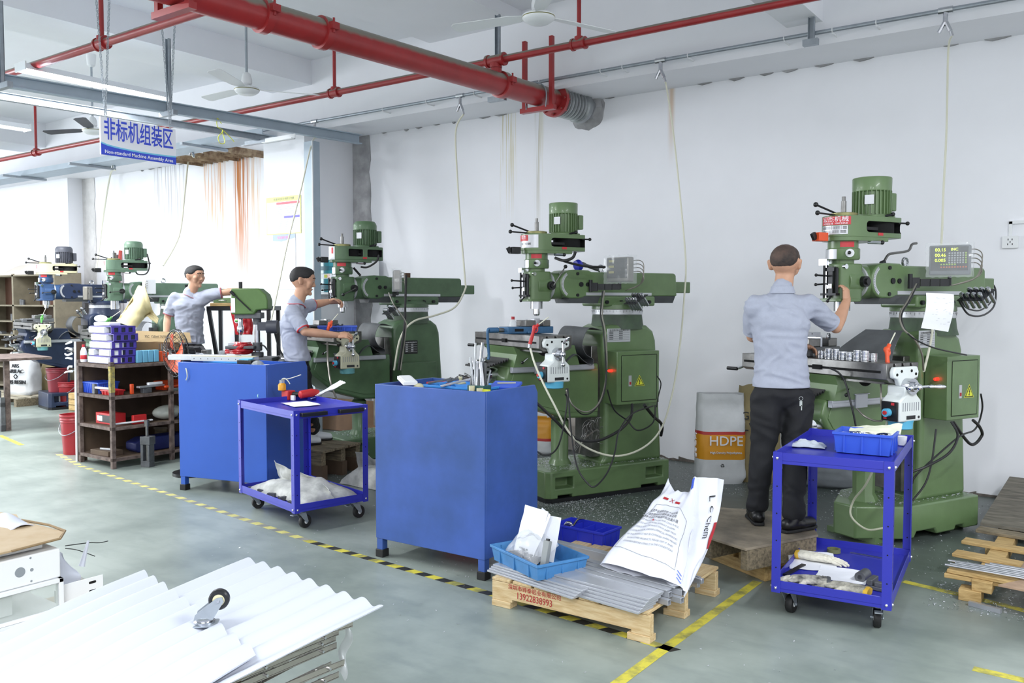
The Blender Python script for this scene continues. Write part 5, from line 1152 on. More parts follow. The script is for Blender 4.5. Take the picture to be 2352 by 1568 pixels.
# ---------------------------------------------------------------- sacks
def sack(label,c,rz,W,D,H,m,seed=0,open_=False,band=None,name='plastic_sack',cat='sack',lean=0,extra=None,top=.55,group=None):
    t=thing(name,label,cat,c,rz,group)
    def f(u,v):
        a=2*math.pi*u; e=.55; ca,sa=math.cos(a),math.sin(a); cx=abs(ca)**e*(1 if ca>0 else -1); sy=abs(sa)**e*(1 if sa>0 else -1)
        w=1-.10*(v**3) ; bulge=math.sin(min(1,v*1.15+.08)*math.pi)**.35 if v<.9 else .6
        dd=(1-(1-top)*v**2.2); n=noise.noise(V((ca*1.6+seed,sa*1.6,v*3)))*.06+noise.noise(V((ca*5+seed,sa*5,v*9)))*.025
        base=min(1,.86+v*2)
        return (cx*W/2*w*base*(1+n),sy*D/2*dd*base*(1+n*1.6)*(.75+.25*bulge)+lean*v,H*v*(1+.03*noise.noise(V((a,seed,1)))))
    mb=MB().grid(f,41,30); mb.add([f(i/40,0) for i in range(40)],[tuple(range(40))[::-1]])
    if not open_: mb.add([f(i/40,1) for i in range(40)],[tuple(range(40))])
    o=obj('sack_skin',mb,[m]+([] if not band else [b[2] for b in band]),t,ang=80)
    if band:
        for p in o.data.polygons:
            z=p.center.z/H
            for k,b_ in enumerate(band):
                if b_[0]<=z<b_[1]: p.material_index=k+1
    return t
M_sackw=mat('woven_white_sack','#dfe1e4',.6,var=.12,scale=5,bump=.25,bscale=14); M_sackt=mat('brown_sack','#a3946c',.8,var=.2,scale=6,bump=.3,bscale=18); M_sackg=mat('grey_sack','#9a9fa6',.6,var=.2,scale=5,bump=.3,bscale=12)
M_oband=mat('orange_print_band','#e09a1e',.5); M_rband=mat('red_print_line','#b8302c',.5)
hb=PZ(1652,1106); s1=sack('white sack with orange HDPE band standing by the wall left of the near worker',hb,R(33),.44,.26,.80,M_sackw,2,band=[(.28,.56,M_oband),(.56,.58,M_rband)],open_=True)
Ts=TR(hb,R(33)); 
text('HDPE',.12,M_sw,plane_M((.03,-.134,.385),(1,0,0),(0,0,1)),s1,'band_lettering',ext=.006); text('High Density Polyethylene',.026,M_sw,plane_M((.03,-.137,.285),(1,0,0),(0,0,1)),s1,'small_lettering',ext=.006)
text('HDPE',.09,M_sw,plane_M((-.217,-.02,.34),(0,0,-1),(.0,-1,0)),s1,'side_lettering',ext=.006)
text('♻',.03,M_ink,plane_M((0,-.14,.17),(1,0,0),(0,0,1)),s1,'recycling_mark',ext=.004)
s2=sack('brown sack printed in black standing between the white sack and the worker',PZ(1725,1108)+V((.02,.12,0)),R(20),.38,.26,.86,M_sackt,5,open_=True); text('GU\nLV',.10,M_ink,plane_M((-.08,-.150,.55),(1,0,0),(0,0,1)),s2,'sack_lettering',ext=.006)
sack('slumped grey plastic sack on the floor behind the right trolley',PZ(1895,1118)+V((0,.1,0)),R(15),.5,.34,.30,M_sackg,8,top=.7)
s3=sack('white sack with orange band lying against the wall behind the middle mill',PZ(1246,1037)+V((.03,-.05,0)),R(10),.36,.28,.42,M_sackw,9,band=[(.42,.95,M_oband),(.36,.42,M_rband)]); 
t=thing('leaning_board','grey board leaning on the wall behind the middle mill','board',PZ(1322,1035)+V((0,.0,0)),R(5)); obj('board',MB().box((0,.06,.26),(.30,.02,.52),rx=R(-10)),mat('grey_board','#b8b4b0',.8,var=.1),t)
# newspaper-wrapped offcut sacks
M_news=mat('newsprint','#c6c7c2',.7,scale=9,bump=.7,bscale=14,col2='#9a9c98')
def bundle(label,c,rz,W,D,H,seed,m=M_news):
    t=thing('paper_bundle',label,'bundle',c,rz)
    obj('wrapping',MB().grid(lambda u,v:((u-.5)*W*(1+.12*noise.noise(V((v*3,seed,1)))),(v-.5)*D*(1+.15*noise.noise(V((u*3,seed,4)))),.004+H*(max(0,math.sin(u*math.pi))**.4)*(max(0,math.sin(v*math.pi))**.35)*(.8+.45*noise.noise(V((u*2+seed,v*2,seed)))+.22*noise.noise(V((u*6+seed,v*5,seed)))+.1*abs(noise.noise(V((u*14,v*11,seed)))))),36,26,.004),m,t,ang=50)
    # a fold of the sack stands up behind the heap
    obj('standing_fold',MB().grid(lambda u,v:((u-.5)*W*.98,.10*D+.03*math.sin(u*7+seed)-.12*v*D+.02*noise.noise(V((u*6,v*3,seed))),.01+v*(H*1.45*(1-.62*u**1.3))*(1+.12*noise.noise(V((u*5,seed,2))))),30,10,.003),m,t,ang=50)
    return t
T1m=tr1.matrix_world
n1=bundle('open printed newspaper sack lying on the left trolley bottom shelf',T1m@V((.44,.31,ZBt)),R(-8),.80,.46,.13,3)
for i in range(9):
    random.seed(50+i); x=.08+.09*i; t=obj('metal_offcut',MB().prism([(-.03,-.012),(.03,-.015),(.034,.01),(0,.016),(-.028,.012)],'z',0,random.uniform(.012,.03)),M_cast); t.location=T1m@V((x*.95,.07+.03*(i%2),ZBt)); t.rotation_euler=(0,0,random.random()*3)
    tag(t,'small machined offcut, %s from the left, along the front lip of the left trolley shelf'%('first','second','third','fourth','fifth','sixth','seventh','eighth','ninth')[i],'offcut','offcuts on the left trolley shelf')
sp=obj('printed_strip',MB().box((-.22,-.0,.13),(.11,.001,.012)),M_redk,n1); sp.location=(0,0,0)
wr=n1.children[0].data
for i,cc in enumerate(('#4b8f96','#c08a5a','#5f7f52','#8f4b52')):
    m_=mat('printed_picture_%d'%i,cc,.6,var=.4,scale=30); wr.materials.append(m_)
for p in wr.polygons:
    c=p.center
    for i,(x,y,a,b_) in enumerate(((.12,-.10,.06,.03),(.20,-.14,.05,.03),(.28,-.02,.04,.04),(-.02,-.15,.05,.015))):
        if abs(c.x-x)<a and abs(c.y-y)<b_ and c.z>.02: p.material_index=i+1
bundle('white newspaper-wrapped bundle on the floor between the left trolley and middle cabinet',PZ(828,1122)+V((.0,.25,0)),R(0),.62,.44,.17,6)
# ---------------------------------------------------------------- pallets
M_pine=mat('new_pine','#d9c39a',.7,var=.22,scale=9,bump=.12,bscale=30,stretch=(1,9,9),col2='#bfa173'); M_pinex=mat('new_pine_cross','#d6c095',.7,scale=9,bump=.12,bscale=30,stretch=(9,1,9),col2='#c0a276')
M_oldw=mat('old_grey_wood','#8e8169',.8,scale=8,bump=.2,bscale=25,stretch=(1,7,7),col2='#5f5646'); M_ply=mat('dirty_plywood','#9b8f7c',.75,scale=5,bump=.1,bscale=20,col2='#6f675b'); M_plyy=mat('fresh_timber','#c8aa74',.75,scale=8,bump=.2,bscale=25,stretch=(1,7,7),col2='#a0824f')
pt=thing('wooden_pallet','new pine pallet stamped in red carrying the aluminium bars','pallet',(-2.77,3.66,0),R(.5))
PW,PDp,PH=.93,.88,.16
for k,y in enumerate((0,.40,.80)):
    obj('stringer',MB().prism([(0,.035),(.0,.135),(PW,.135),(PW,.035),(PW-.1,.035),(PW-.1,.05),(.13,.05),(.13,.035)][::-1],'y',y,y+.04),M_pine,pt,bev=.002)
    for x in(0,PW-.12): obj('foot_block',MB().bx(x,x+.12,y-.005,y+.065,0,.035),M_pine,pt,bev=.003)
for k in range(7): x=k*.134; obj('deck_board',MB().bx(x,x+.115,0,.87,.137,.152),M_pinex,pt,bev=.002)
text('深圳市铧泰铝业有限公司',.030,M_redk,plane_M((.27,-.0016,.119),(1,0,0),(0,0,1)),pt,'stamped_company'); text('13922838993',.050,M_redk,plane_M((.27,-.0016,.080),(1,0,0),(0,0,1)),pt,'stamped_number',sx=.82)
PT=.153; Tp=TR((-2.77,3.66,0),R(.5))
# bars on the pallet
def bar(label,x,y,z,L_,w_,h,rz,m=M_aluw,hollow=False,group=None):
    t=thing('aluminium_bar',label,'bar',Tp@V((x,y,z)),R(rz),group)
    o=obj('bar_stock',MB().bx(0,L_,-w_/2,w_/2,0,h),m,t,bev=.0012,seg=1)
    if hollow: cut(o,MB().bx(-.01,L_+.01,-w_/2+.003,w_/2-.003,.003,h-.003),m)
    return t
for k in range(4): bar(['lowest','second lowest','second from the top','topmost'][k]+' thin aluminium strip in the pile under the blue tray',-.06+.008*k,.12+.006*k,PT+.0105*k,.62,.14,.010,-10+k*.8,group='aluminium strips under the blue tray')
for k in range(5): bar(['lowest','second lowest','middle','second from the top','topmost'][k]+' wide flat aluminium bar in the front stack on the pallet',.34+.004*k,.08+.012*k,PT+.012*k,.57,.13,.0115,-7+k*.6,group='flat bars at the front of the pallet')
for k in range(5): bar(['nearest','second','third','fourth','rearmost'][k]+' square aluminium tube in the middle rows on the pallet',.32+.03*(k%2),.20+.034*k,PT+.0+.028*((k+1)%2),.60+.02*k,.028,.028,-8,hollow=True,group='square tubes at the middle of the pallet')
for k in range(4): bar(['front','second','third','rear'][k]+' raised aluminium flat bar above the square tubes',.32+.01*k,.22+.05*k,PT+.058,.62,.045,.008,-9+k,group='upper flats on the pallet')
bar('long bright aluminium channel at the back left of the pallet',-.02,.62,PT,.62,.05,.055,-6,hollow=True)
bar('loose aluminium flat lying crosswise between tray and sack',.27,.50,PT+.02,.16,.03,.02,-35)
random.seed(31)
for k in range(16):
    bar('short square bar end sticking out at the right behind the sack',.60+random.uniform(-.02,.02),.40+.028*(k//2)+.004*(k%2),PT+.030*(k%2),.36+random.uniform(-.06,.05),.025,.025,-12+random.uniform(-5,5),M_alu,group='bar ends behind the white sack')
# blue tray with bag, papers and block
tc=Tp@V((.17,.19,PT+.042)); trz=R(-22)
crate('plastic_tray','scuffed light blue tray on the left end of the pine pallet',tc,trz,.46,.32,.085,mat('scuffed_blue_plastic','#4583bd',.45,var=.2,scale=10),ribs=3,taper=.93)
Tt=TR(tc,trz)
for k,(x,y,z,rx_,rz_,W_,D_) in enumerate(((-.10,.02,.16,70,5,.20,.26),(-.06,.04,.16,66,-18,.17,.25),(-.01,.06,.14,72,20,.15,.24))):
    p=paper(['leftmost','middle','rightmost'][k]+' white paper sheet standing in the bag on the blue tray',Tt@V((x,y,z)),trz+R(rz_),W_,D_,.006,seed=20+k,group='papers standing in the tray bag',rx=R(rx_))
t=thing('plastic_bag','clear plastic bag of dark metal parts in the blue tray','bag',Tt@V((-.03,-.03,.01)),trz)
obj('bag_film',MB().grid(lambda u,v:((u-.5)*.30,-.09+.17*v,.02+.12*math.sin(u*3.14)**.5*math.sin(min(1,v*1.3)*3.0)**.6*(.8+.5*noise.noise(V((u*4,v*4,3))))+.10*v),22,18,.0008),mat('clear_bag','#e4e7ec',.12,alpha=.22,bump=.3,bscale=30),t,ang=80)
random.seed(12); mb=MB()
for k in range(60): mb.box((random.uniform(-.10,.12),random.uniform(-.07,.03),random.uniform(.01,.06)),(.05,.008,.012),rz=random.random()*3,rx=random.random()*3)
o=obj('metal_parts',mb,M_blackm,t); o['kind']='stuff'
t=thing('steel_block','grey steel block leaning upright on the front of the blue tray','block',Tt@V((.155,-.06,.01)),trz+R(8)); obj('block',MB().box((0,0,.085),(.04,.025,.17),rx=R(-12)),mat('grey_machined_steel','#8f9393',.5,.3),t,bev=.002); obj('tab',MB().box((0,.018,.172),(.018,.012,.012),rx=R(-12)),M_blackm,t)
dc=PZ(1325,1245,.10); crate('divided_tray','deep blue divided parts tray behind the pallet bars',V((-2.76,4.62,.12)),R(-3),.37,.20,.11,M_bind,ribs=3,taper=.95)
mb=MB()
dv=thing('tray_dividers','blue dividers standing inside the deep blue parts tray','divider',V((-2.76,4.62,.12)),R(-3))
for k in(-.09,.0,.09): obj('divider',MB().bx(k-.002,k+.002,-.09,.09,.006,.095),M_bind,dv)
st=thing('timber_offcut','low timber block carrying the deep blue divided tray','timber',V((-2.76,4.62,0)),R(-3)); obj('block',MB().bx(-.17,.17,-.08,.08,0,.119),M_oldw,st,bev=.004)
t=thing('tape_measure','small tape measure with black strap in the divided tray','tape measure',V((-2.88,4.60,.13)),R(30)); obj('case',MB().cyl((0,-.015,.075),(0,.015,.075),.032,n=20),M_steel,t,bev=.004); obj('strap',MB().tube([(.03,0,.08),(.06,.01,.12),(.10,.02,.125)],.006,n=6),M_black,t)
# large printed white sack lying on the bars
sk=thing('printed_sack','big slumped white chemical sack with printed text panel on the pallet bars','sack')
A=[(1375,1300,.20),(1565,1362,.20)] 
BL=PZ(1378,1296,.24); BR=PZ(1568,1350,.22); TL=PZ(1528,1118,.62); TRr=PZ(1648,1135,.60)
TL=BL+(V((.13,.52,.27))); TRr=TL+V((.20,-.02,.03)); GT=TRr+V((.12,.06,.07))
nrm_=((BR-BL).cross(TL-BL)).normalized()
if nrm_.z<0: nrm_=-nrm_
def sf(u,v,s):
    p=BL.lerp(BR,u).lerp(TL.lerp(TRr,u),v)
    th=.11*math.sin(math.pi*min(1,max(0,u)))**.5*(math.sin(math.pi*min(1,v*.8+.02))**.5)
    n=noise.noise(V((u*2.5,v*2.5,s*3)))*.045+noise.noise(V((u*7,v*6,s*3)))*.016
    pinch=.0
    q=p+nrm_*(s*th+n*(.5+v))
    if v>.8: q+=V((0,0,1))*((v-.8)*.55*(abs(u-.5)*2)**2) - (V((1,0,0))*(u-.5)*.1*(v-.8)) - V((0,0,1))*((v-.8)*.25*(1-(abs(u-.5)*2)**2))
    return q
def gus(u,v):
    a=sf(1,v,1); b_=BR.lerp(GT,v)-V((0,0,.06))*(1-v)+V((.03,.02,.0))*math.sin(v*3.1)+V((0,0,.05))*max(0,v-.8)*4
    n=noise.noise(V((u*4,v*6,9)))*.018*math.sin(u*3.14)
    return a.lerp(b_,u)+V((.03,-.02,.012))*math.sin(u*3.14)*.7+V((1,0,.3))*n
M_lc=mat('glossy_white_woven','#dcdee8',.35,bump=.3,bscale=14)
obj('front_face',MB().grid(lambda u,v:sf(u,v,1),36,44,.002),M_lc,sk,ang=80)
obj('back_face',MB().grid(lambda u,v:sf(u,v,-.5),24,30,.002),M_lc,sk,ang=80)
obj('side_gusset',MB().grid(lambda u,v:gus(u,v),12,40,.002),M_lc,sk,ang=80)
def on_sack(o,u0,v0,su,sv):
    for v in o.data.vertices:
        c=v.co; v.co=sf(u0+c.x*su,v0+c.y*sv,1)+nrm_*.0035
    return o
Wl=(BR-BL).length; Hl=(TL-BL).length; su,sv=1/Wl,1/Hl
lines=['化学产品使用说明 产品性能','请在使用前仔细阅读本说明','储存于阴凉干燥通风处远离火源','1. KEEP PRODUCT IN A DRY AND COOL PLACE.','2. DO NOT USE AFTER PRODUCT IS DAMP.','3. PLEASE READ THE SAFETY DATA SHEET FIRST.','4. SOME PHYSICAL AND/OR CHEMICAL PROPERTIES','OF THE PRODUCT MAY BE CHANGED WHEN MIXED','WITH OTHER PRODUCTS. PLEASE TEST IT AND','CONFIRM BEFORE USING IT IN THE CONDITION.']
for k,ln in enumerate(lines):
    on_sack(text(ln,.022 if k<3 else .0155,M_ink if k<3 else M_inkg,I4,sk,'printed_text',ext=0,al='CENTER'),.5,.63-.044*k,su,sv)
o=text('▰ X ▰',.055,M_redk,I4,sk,'printed_emblem',ext=0); on_sack(o,.52,.80,su,sv)
o=text('◣',.03,M_red,I4,sk,'red_mark',ext=0); on_sack(o,.42,.50,su,sv)
fr=MB()
P4=[(.08,.16),(.9,.10),(.92,.62),(.70,.74),(.28,.70),(.1,.42),(.08,.16)]
pts=[]
for a_,b__ in zip(P4[:-1],P4[1:]):
    for i in range(8): pts.append(sf(a_[0]+(b__[0]-a_[0])*i/8,a_[1]+(b__[1]-a_[1])*i/8,1)+nrm_*.003)
fr.tube(pts,.0011,n=4,sm=0,closed=True); obj('printed_frame',fr,M_inkg,sk)
o=text('L C Chem',.055,M_ink,I4,sk,'side_lettering',ext=0)
for v in o.data.vertices: c=v.co; v.co=gus(.5+c.y*6,.70-c.x*sv)+V((.006,-.006,.006))
mb=MB().grid(lambda u,v:gus(.78+.2*u,.42+.24*v)+V((.005,-.005,.005)),5,12,.001); obj('dark_red_stripe',mb,M_redk,sk,ang=80)
for k in range(3):
    obj('blue_stroke',MB().tube([sf(.9+.02*k,.93+.0*k,1)+nrm_*.004,sf(.93+.02*k,.99,1)+nrm_*.004],.002,n=4,sm=2),M_bin,sk); obj('blue_stroke',MB().tube([sf(.98,.02+.03*k,1)+nrm_*.004,sf(.93,.05+.03*k,1)+nrm_*.004],.002,n=4,sm=2),M_bin,sk)
# standing platforms under the near worker
def pallet(label,c,rz,W,D,H,m,nb=5,ply=None,group=None,stringers=3,mblock=None,name='wooden_pallet',bw=.09):
    t=thing(name,label,'pallet',c,rz,group)
    for k in range(stringers):
        y=k*(D-.06)/(stringers-1); obj('stringer',MB().bx(0,W,y,y+.06,H*.0,H*.62),mblock or m,t,bev=.003)
    if ply: obj('plywood_top',MB().bx(-.01,W+.01,-.01,D+.01,H*.66+.012,H),ply,t,bev=.002)
    for k in range(nb):
        x=k*(W-bw)/(nb-1); obj('deck_board',MB().bx(x,x+bw,0,D,H*.62+.001,H*.62+.018 if ply else H),m,t,bev=.002)
    return t
lowp=pallet('lower pine pallet under the plywood-topped platform of the near worker',(-2.16,5.12,0),R(-28),.50,.50,.12,M_plyy,nb=4)
upp=pallet('plywood-topped platform the near worker stands on',(-2.02,4.74,.121),R(-24),.30,.30,.13,M_oldw,nb=3,ply=M_ply)
bpy.data.objects.remove(upp.children[0]); 
for ch in list(upp.children): bpy.data.objects.remove(ch)
cs=[V((-1.99,4.73)),V((-1.74,4.63)),V((-1.50,5.16)),V((-1.72,5.62)),V((-2.26,5.46))]
upp.location=(0,0,.121); upp.rotation_euler=(0,0,0)
obj('plywood_top',MB().prism([tuple(q) for q in cs],'z',.115,.129),M_ply,upp,bev=.002)
def beam(parent,a,b_,w_,z0,z1,m,name='stringer'):
    a,b_=V(a),V(b_); d=(b_-a).normalized(); s=V((-d.y,d.x))*w_; obj(name,MB().prism([tuple(a),tuple(b_),tuple(b_+s),tuple(a+s)],'z',z0,z1),m,parent,bev=.003)
beam(upp,(-1.735,4.64),(-1.505,5.15),.05,.0,.114,M_oldw); beam(upp,(-1.99,4.74),(-1.99+.23,4.74+.6),.05,.0,.114,M_oldw); beam(upp,(-2.24,5.44),(-1.75,5.58),-.05,.0,.114,M_oldw)
# ---------------------------------------------------------------- right pallet
rp=thing('wooden_pallet','weathered slatted pallet at the right edge holding steel rods','pallet',(0,0,0))
zd=.14
for k,(yl,wd) in enumerate(((5.27,.085),(5.62,.11),(5.95,.11),(6.30,.12))):
    xl=(-.83,-.86,-.86,-.83)[k]; obj('deck_board',MB().prism([(xl,yl+.0),(xl+.05,yl-.01),(.45,yl-.16),(.45,yl-.16+wd),(xl+.01,yl+wd)],'z',zd-.02,zd),M_plyy if k<3 else M_oldw,rp,bev=.003)
for x in(-.70,-.1,.38): obj('stringer',MB().prism([(x,5.22),(x+.1,5.2),(x+.1,6.4),(x,6.4)],'z',.06,zd-.021),M_plyy,rp,bev=.003)
for x in(-.76,-.12,.36):
    for y in(5.20,6.2): obj('foot_block',MB().bx(x,x+.11,y,y+.11,0,.061),M_plyy,rp,bev=.003)
obj('bottom_board',MB().bx(-.84,.4,5.25,5.33,.095,.118),M_plyy,rp,bev=.003)
pb=obj('plywood_strip',MB().prism([(-.56,5.10),(.3,4.98),(.3,5.4),(-.38,5.42),(-.30,6.5),(-.02,6.45),(0,5.3)][:4],'z',zd+.001,zd+.010),mat('pinkish_plywood','#b79a80',.7,col2='#8f7762',scale=6),rp)
obj('plywood_strip',MB().prism([(-.50,5.42),(-.30,5.42),(-.30,6.42),(-.46,6.42)],'z',zd+.001,zd+.010),mat('pinkish_plywood_b','#a98f78',.7,col2='#857060',scale=6),rp)
bk=thing('plywood_board','grey weathered board leaning behind the right pallet','board',(-.84,6.6,.0)); obj('board',MB().prism([(0,.0),(.0,0.02),(1.2,.34),(1.2,.32)],'y',0,.01),M_oldw,bk); bpy.data.objects.remove(bk.children[0])
obj('board',MB().add([(0,0,.12),(1.2,-.1,.12),(1.2,1.3,.22),(.03,1.32,.22),(0,0,.10),(1.2,-.1,.10),(1.2,1.3,.20),(.03,1.32,.20)],[(0,1,2,3),(7,6,5,4),(0,4,5,1),(1,5,6,2),(2,6,7,3),(3,7,4,0)]),mat('grey_weathered_ply','#7d776b',.8,col2='#57534a',scale=5,stretch=(1,5,1)),bk); obj('support_block',MB().bx(.1,.2,.05,1.2,0,.10),M_oldw,bk); obj('support_block',MB().bx(.9,1.0,.05,1.2,0,.10),M_oldw,bk)
for k in range(6):
    r_=.0085; xs_=-.84+.02*(k%3)+(.16 if k>3 else 0); o=obj('steel_rod',MB().cyl((xs_,5.28+.032*k,zd+.012+r_),(.6,5.20+.032*k,zd+.012+r_),r_,n=10),M_steel)
    tag(o,['nearest','second','third','fourth','fifth','farthest'][k]+' bright steel rod of the row lying across the right pallet','rod','steel rods on the right pallet')
t=thing('brown_block','dark brown angular block at the right edge on the pallet plywood','block',(-.22,5.52,zd+.011),R(30)); obj('block',MB().bx(-.10,.06,-.05,.05,0,.05).box((.02,.08,.05),(.07,.08,.09)),mat('brown_bakelite','#5c463e',.6),t,bev=.004)
t=thing('small_offcut','short bright square bar in the chips below the right pallet','offcut',(-.62,5.12,0.001),R(-15)); obj('bar',MB().bx(-.08,.08,-.012,.012,0,.024),M_alu,t)
# ---------------------------------------------------------------- things on and around the machines
bpy.context.view_layer.update()
def wobj(name,mb,m,par,**k):      # a part given in world coordinates
    o=obj(name,mb,m,None,**k); o.parent=par; o.matrix_parent_inverse=par.matrix_world.inverted(); return o
def PDs(l): return [PD(*p) for p in l]
def cable(par,l,r,m=M_cable,name='cable'): return wobj(name,MB().tube(PDs(l),r,n=7,sm=7),m,par)
def hose(label,l,r=.0095,m=None):
    t=obj('air_hose',MB().tube([p if isinstance(p,V) else PD(*p) for p in l],r,n=8,sm=8),m or M_hosew); return tag(t,label,'hose')
cz=lambda i: V((coup[i]+.045,YA,ZA-.2))
hose('clear air hose dropping from the line to the right mill readout',[cz(0),(2178,120,6.75),(2174,300,6.7),(2167,440,6.6),(2163,545,6.5),(2155,640,6.3),(2140,770,5.95),(2122,852,5.65)],.008)
hose('clear air hose looping below the middle mill to the red air gun',[cz(1),(1531,200,8.0),(1546,300,7.9),(1562,450,7.8),(1575,600,7.75),(1571,690,7.7),(1562,790,7.55),(1545,900,7.4),(1518,985,7.1),(1470,1032,6.8),(1400,1046,6.5),(1320,1008,6.3),(1268,920,6.25),(1232,845,6.3),(1218,800,6.33)],.0078)
hose('white air hose curving down to the third mill ram end',[cz(2),(1047,300,9.4),(1050,400,9.3),(1058,520,9.2),(1068,640,9.1),(1068,665,9.0),(1045,705,8.9),(1000,724,8.8),(950,738,8.6),(920,775,8.5),(905,850,8.5)])
hose('white air hose slanting down in front of the white pillar',[cz(3),(716,330,10.4),(690,440,10.0),(660,560,9.7),(637,670,9.5),(622,740,9.4)])
hose('thin white air hose in front of the rust-stained wall',[cz(4),(434,360,13),(425,440,12.8),(416,520,12.5),(404,560,12.3),(375,610,12.1)],.012)
hose('white air hose hanging beside the left concrete strip',[cz(5),(254,400,14.5),(240,480,14.4),(229,560,14.3),(221,620,14.2)],.014)
def gun(label,tip,head,bot,m,hose_to=None):
    t=thing('air_gun',label,'air gun',head); q=lambda p:p-head
    d=q(bot).normalized(); f=frame(d)[0]
    obj('grip',MB().lathe([(.014,0),(.015,.01),(.0125,.03),(.0125,.045),(.0125,.05),(.0135,(bot-head).length)],(0,0,0),d,14),m,t)
    rb=MB(); L_=(bot-head).length
    for k in range(6): rb.lathe([(.0145,0),(.0145,.003)],d*(L_*.45+k*.008),d,14)
    obj('grip_rings',rb,m,t)
    side=q(tip); side=(side-d*side.dot(d)).normalized()
    obj('gun_head',MB().sph((0,0,0),.021,14,(1,.7,1)).tube([d*.0,-d*.012+side*.01,q(tip)*.3],.012,n=10),m,t); obj('trigger',MB().tube([-d*.01+side*.02,d*.015+side*.028,d*.035+side*.018],.005,n=6),m,t)
    obj('nozzle',MB().tube([q(tip)*.25,q(tip)*.6,q(tip)],.004,n=8),M_hosew,t)
    obj('coupling',MB().cyl(q(bot),q(bot)+d*.03,.009,n=10).cyl(q(bot)+d*.012,q(bot)+d*.022,.011,n=6),M_steel,t)
    return t
gun('orange air gun hanging on the front of the right mill table',PD(2056,764,5.36),PD(2037,803,5.30),PD(2040,860,5.28),M_orange)
hose('clear hose dangling below the orange air gun',[(2041,876,5.28),(2041,905,5.27),(2040,950,5.26),(2020,1040,5.3),(1990,1110,5.4),(1960,1150,5.5),(1955,1185,5.5),(1990,1215,5.45),(2030,1212,5.4)],.0065,M_hose)
gun('red air gun hanging on the middle mill table end',PD(1260,728,6.3),PD(1228,752,6.33),PD(1217,790,6.33),M_redpl)
gun('orange air gun lying on the blue tray of the third mill',PD(777,720,8.0),PD(757,744,7.98),PD(753,757,7.96),M_orange)
M_grn=mat('green_plastic','#5cab54',.4)
gun('green air gun hanging on the navy mill table',PD(106,706,12.6),PD(95,730,12.6),PD(96,758,12.6),M_grn)
gun('green air gun lying on top of the purple drawer stack',PD(277,714,9.05),PD(248,734,9.05),PD(236,747,9.05),M_grn)
# machine vises
def vise(label,Wm,x,y,z,rz,m,s=1.0,handle=None,grp=None):
    M_=Wm@TR((x,y,z),rz); rot=M_.to_euler().z; t=thing('machine_vise',label,'vise',M_.translation,rot); t.scale=(s,s,s)
    obj('vise_base',MB().bx(-.075,.075,-.22,.20,0,.055).bx(-.10,.10,-.05,.05,0,.02),m,t,bev=.005)
    obj('bed_slot',MB().bx(.074,.0765,-.16,-.08,.018,.04),M_hole,t)
    obj('fixed_jaw',MB().bx(-.078,.078,.10,.17,.056,.105),M_steeld,t,bev=.004); obj('moving_jaw',MB().bx(-.078,.078,-.06,.03,.056,.105),M_steeld,t,bev=.004); obj('jaw_plate',MB().bx(-.078,.078,.03,.045,.056,.11),M_steel,t)
    obj('clamped_work',MB().bx(-.02,.03,.045,.10,.07,.118),M_alu,t,bev=.002)
    sc=obj('vise_screw',MB().cyl((0,-.22,.028),(0,-.30,.028),.018,n=14),M_steeld,t)
    if handle: obj('bent_handle',MB().cyl((0,-.27,.03),(0,-.35,.03),.022,n=14).tube([(0,-.34,.04),(0,-.36,.03),(0,-.36,-.05),(.0,-.35,-.17),(0,-.36,-.20)],.011,n=10),handle,sc)
    return t
M_visb=mat('worn_blue_casting','#3f6b93',.45,.2,var=.35,scale=10)
vise('worn blue machine vise with bent blue handle on the middle mill table',W2,.13,-.93,1.361,0,M_visb,1.0,M_visb)
vise('large dark machine vise on the right mill table behind the worker',W1,-.14,-.96,1.251,R(0),M_cast,1.15)
vise('grey machine vise behind the blue tray on the third mill',W3,.0,-.95,1.331,0,M_cast,.9)
vise('grey machine vise on the navy blue mill table',W5,.25,-.95,1.301,R(0),M_cast,1.0)
vise('dark machine vise on the pale green mill table',W4,.2,-.95,1.201,0,M_cast,.9)
t=thing('machined_block','bright drilled aluminium block held on top of the dark vise',cat='block',loc=W1@V((-.06,-1.03,1.385)),rz=-T1); bk_=obj('block',MB().bx(-.05,.05,-.13,.06,0,.03),M_aluw,t,bev=.002); mb=MB()
for y,z in((-.10,.02),(-.06,.01),(-.02,.02)): mb.cyl((.05,y,z),(.0505,y,z),.004,n=8)
obj('drilled_holes',mb,M_hole,bk_); r_=proto.copy(); COL.objects.link(r_); r_.location=W1@V((.0,-.92,1.386)); r_.rotation_euler=(0,R(90),0); r_['label']='single ring standing on edge on the drilled block'; del r_['group']
# parts tray on the third mill and clutter
M3c=W3@V((.42,-.98,1.332)); tr_b=crate('plastic_tray','blue tray of small parts on the third mill table end',M3c,-T3+R(62),.36,.18,.05,M_bin,ribs=5); text('30%2-S',.03,M_ink,plane_M((0,-.097,.024),(1,0,0),(0,0,1)),tr_b,'handwritten_mark')
random.seed(77)
for k in range(7):
    o=obj('small_fastener',MB().cyl((-.02,0,0),(.02,0,0),.006,n=8).cyl((.02,0,0),(.028,0,0),.010,n=6),M_cast); o.location=M3c+V((random.uniform(-.06,.10),random.uniform(-.04,.04),.045+.008*(k%3))); o.rotation_euler=(0,random.uniform(-.3,.3),random.random()*6); tag(o,'small dark bolt lying in the blue tray on the third mill','bolt','bolts in the third mill tray')
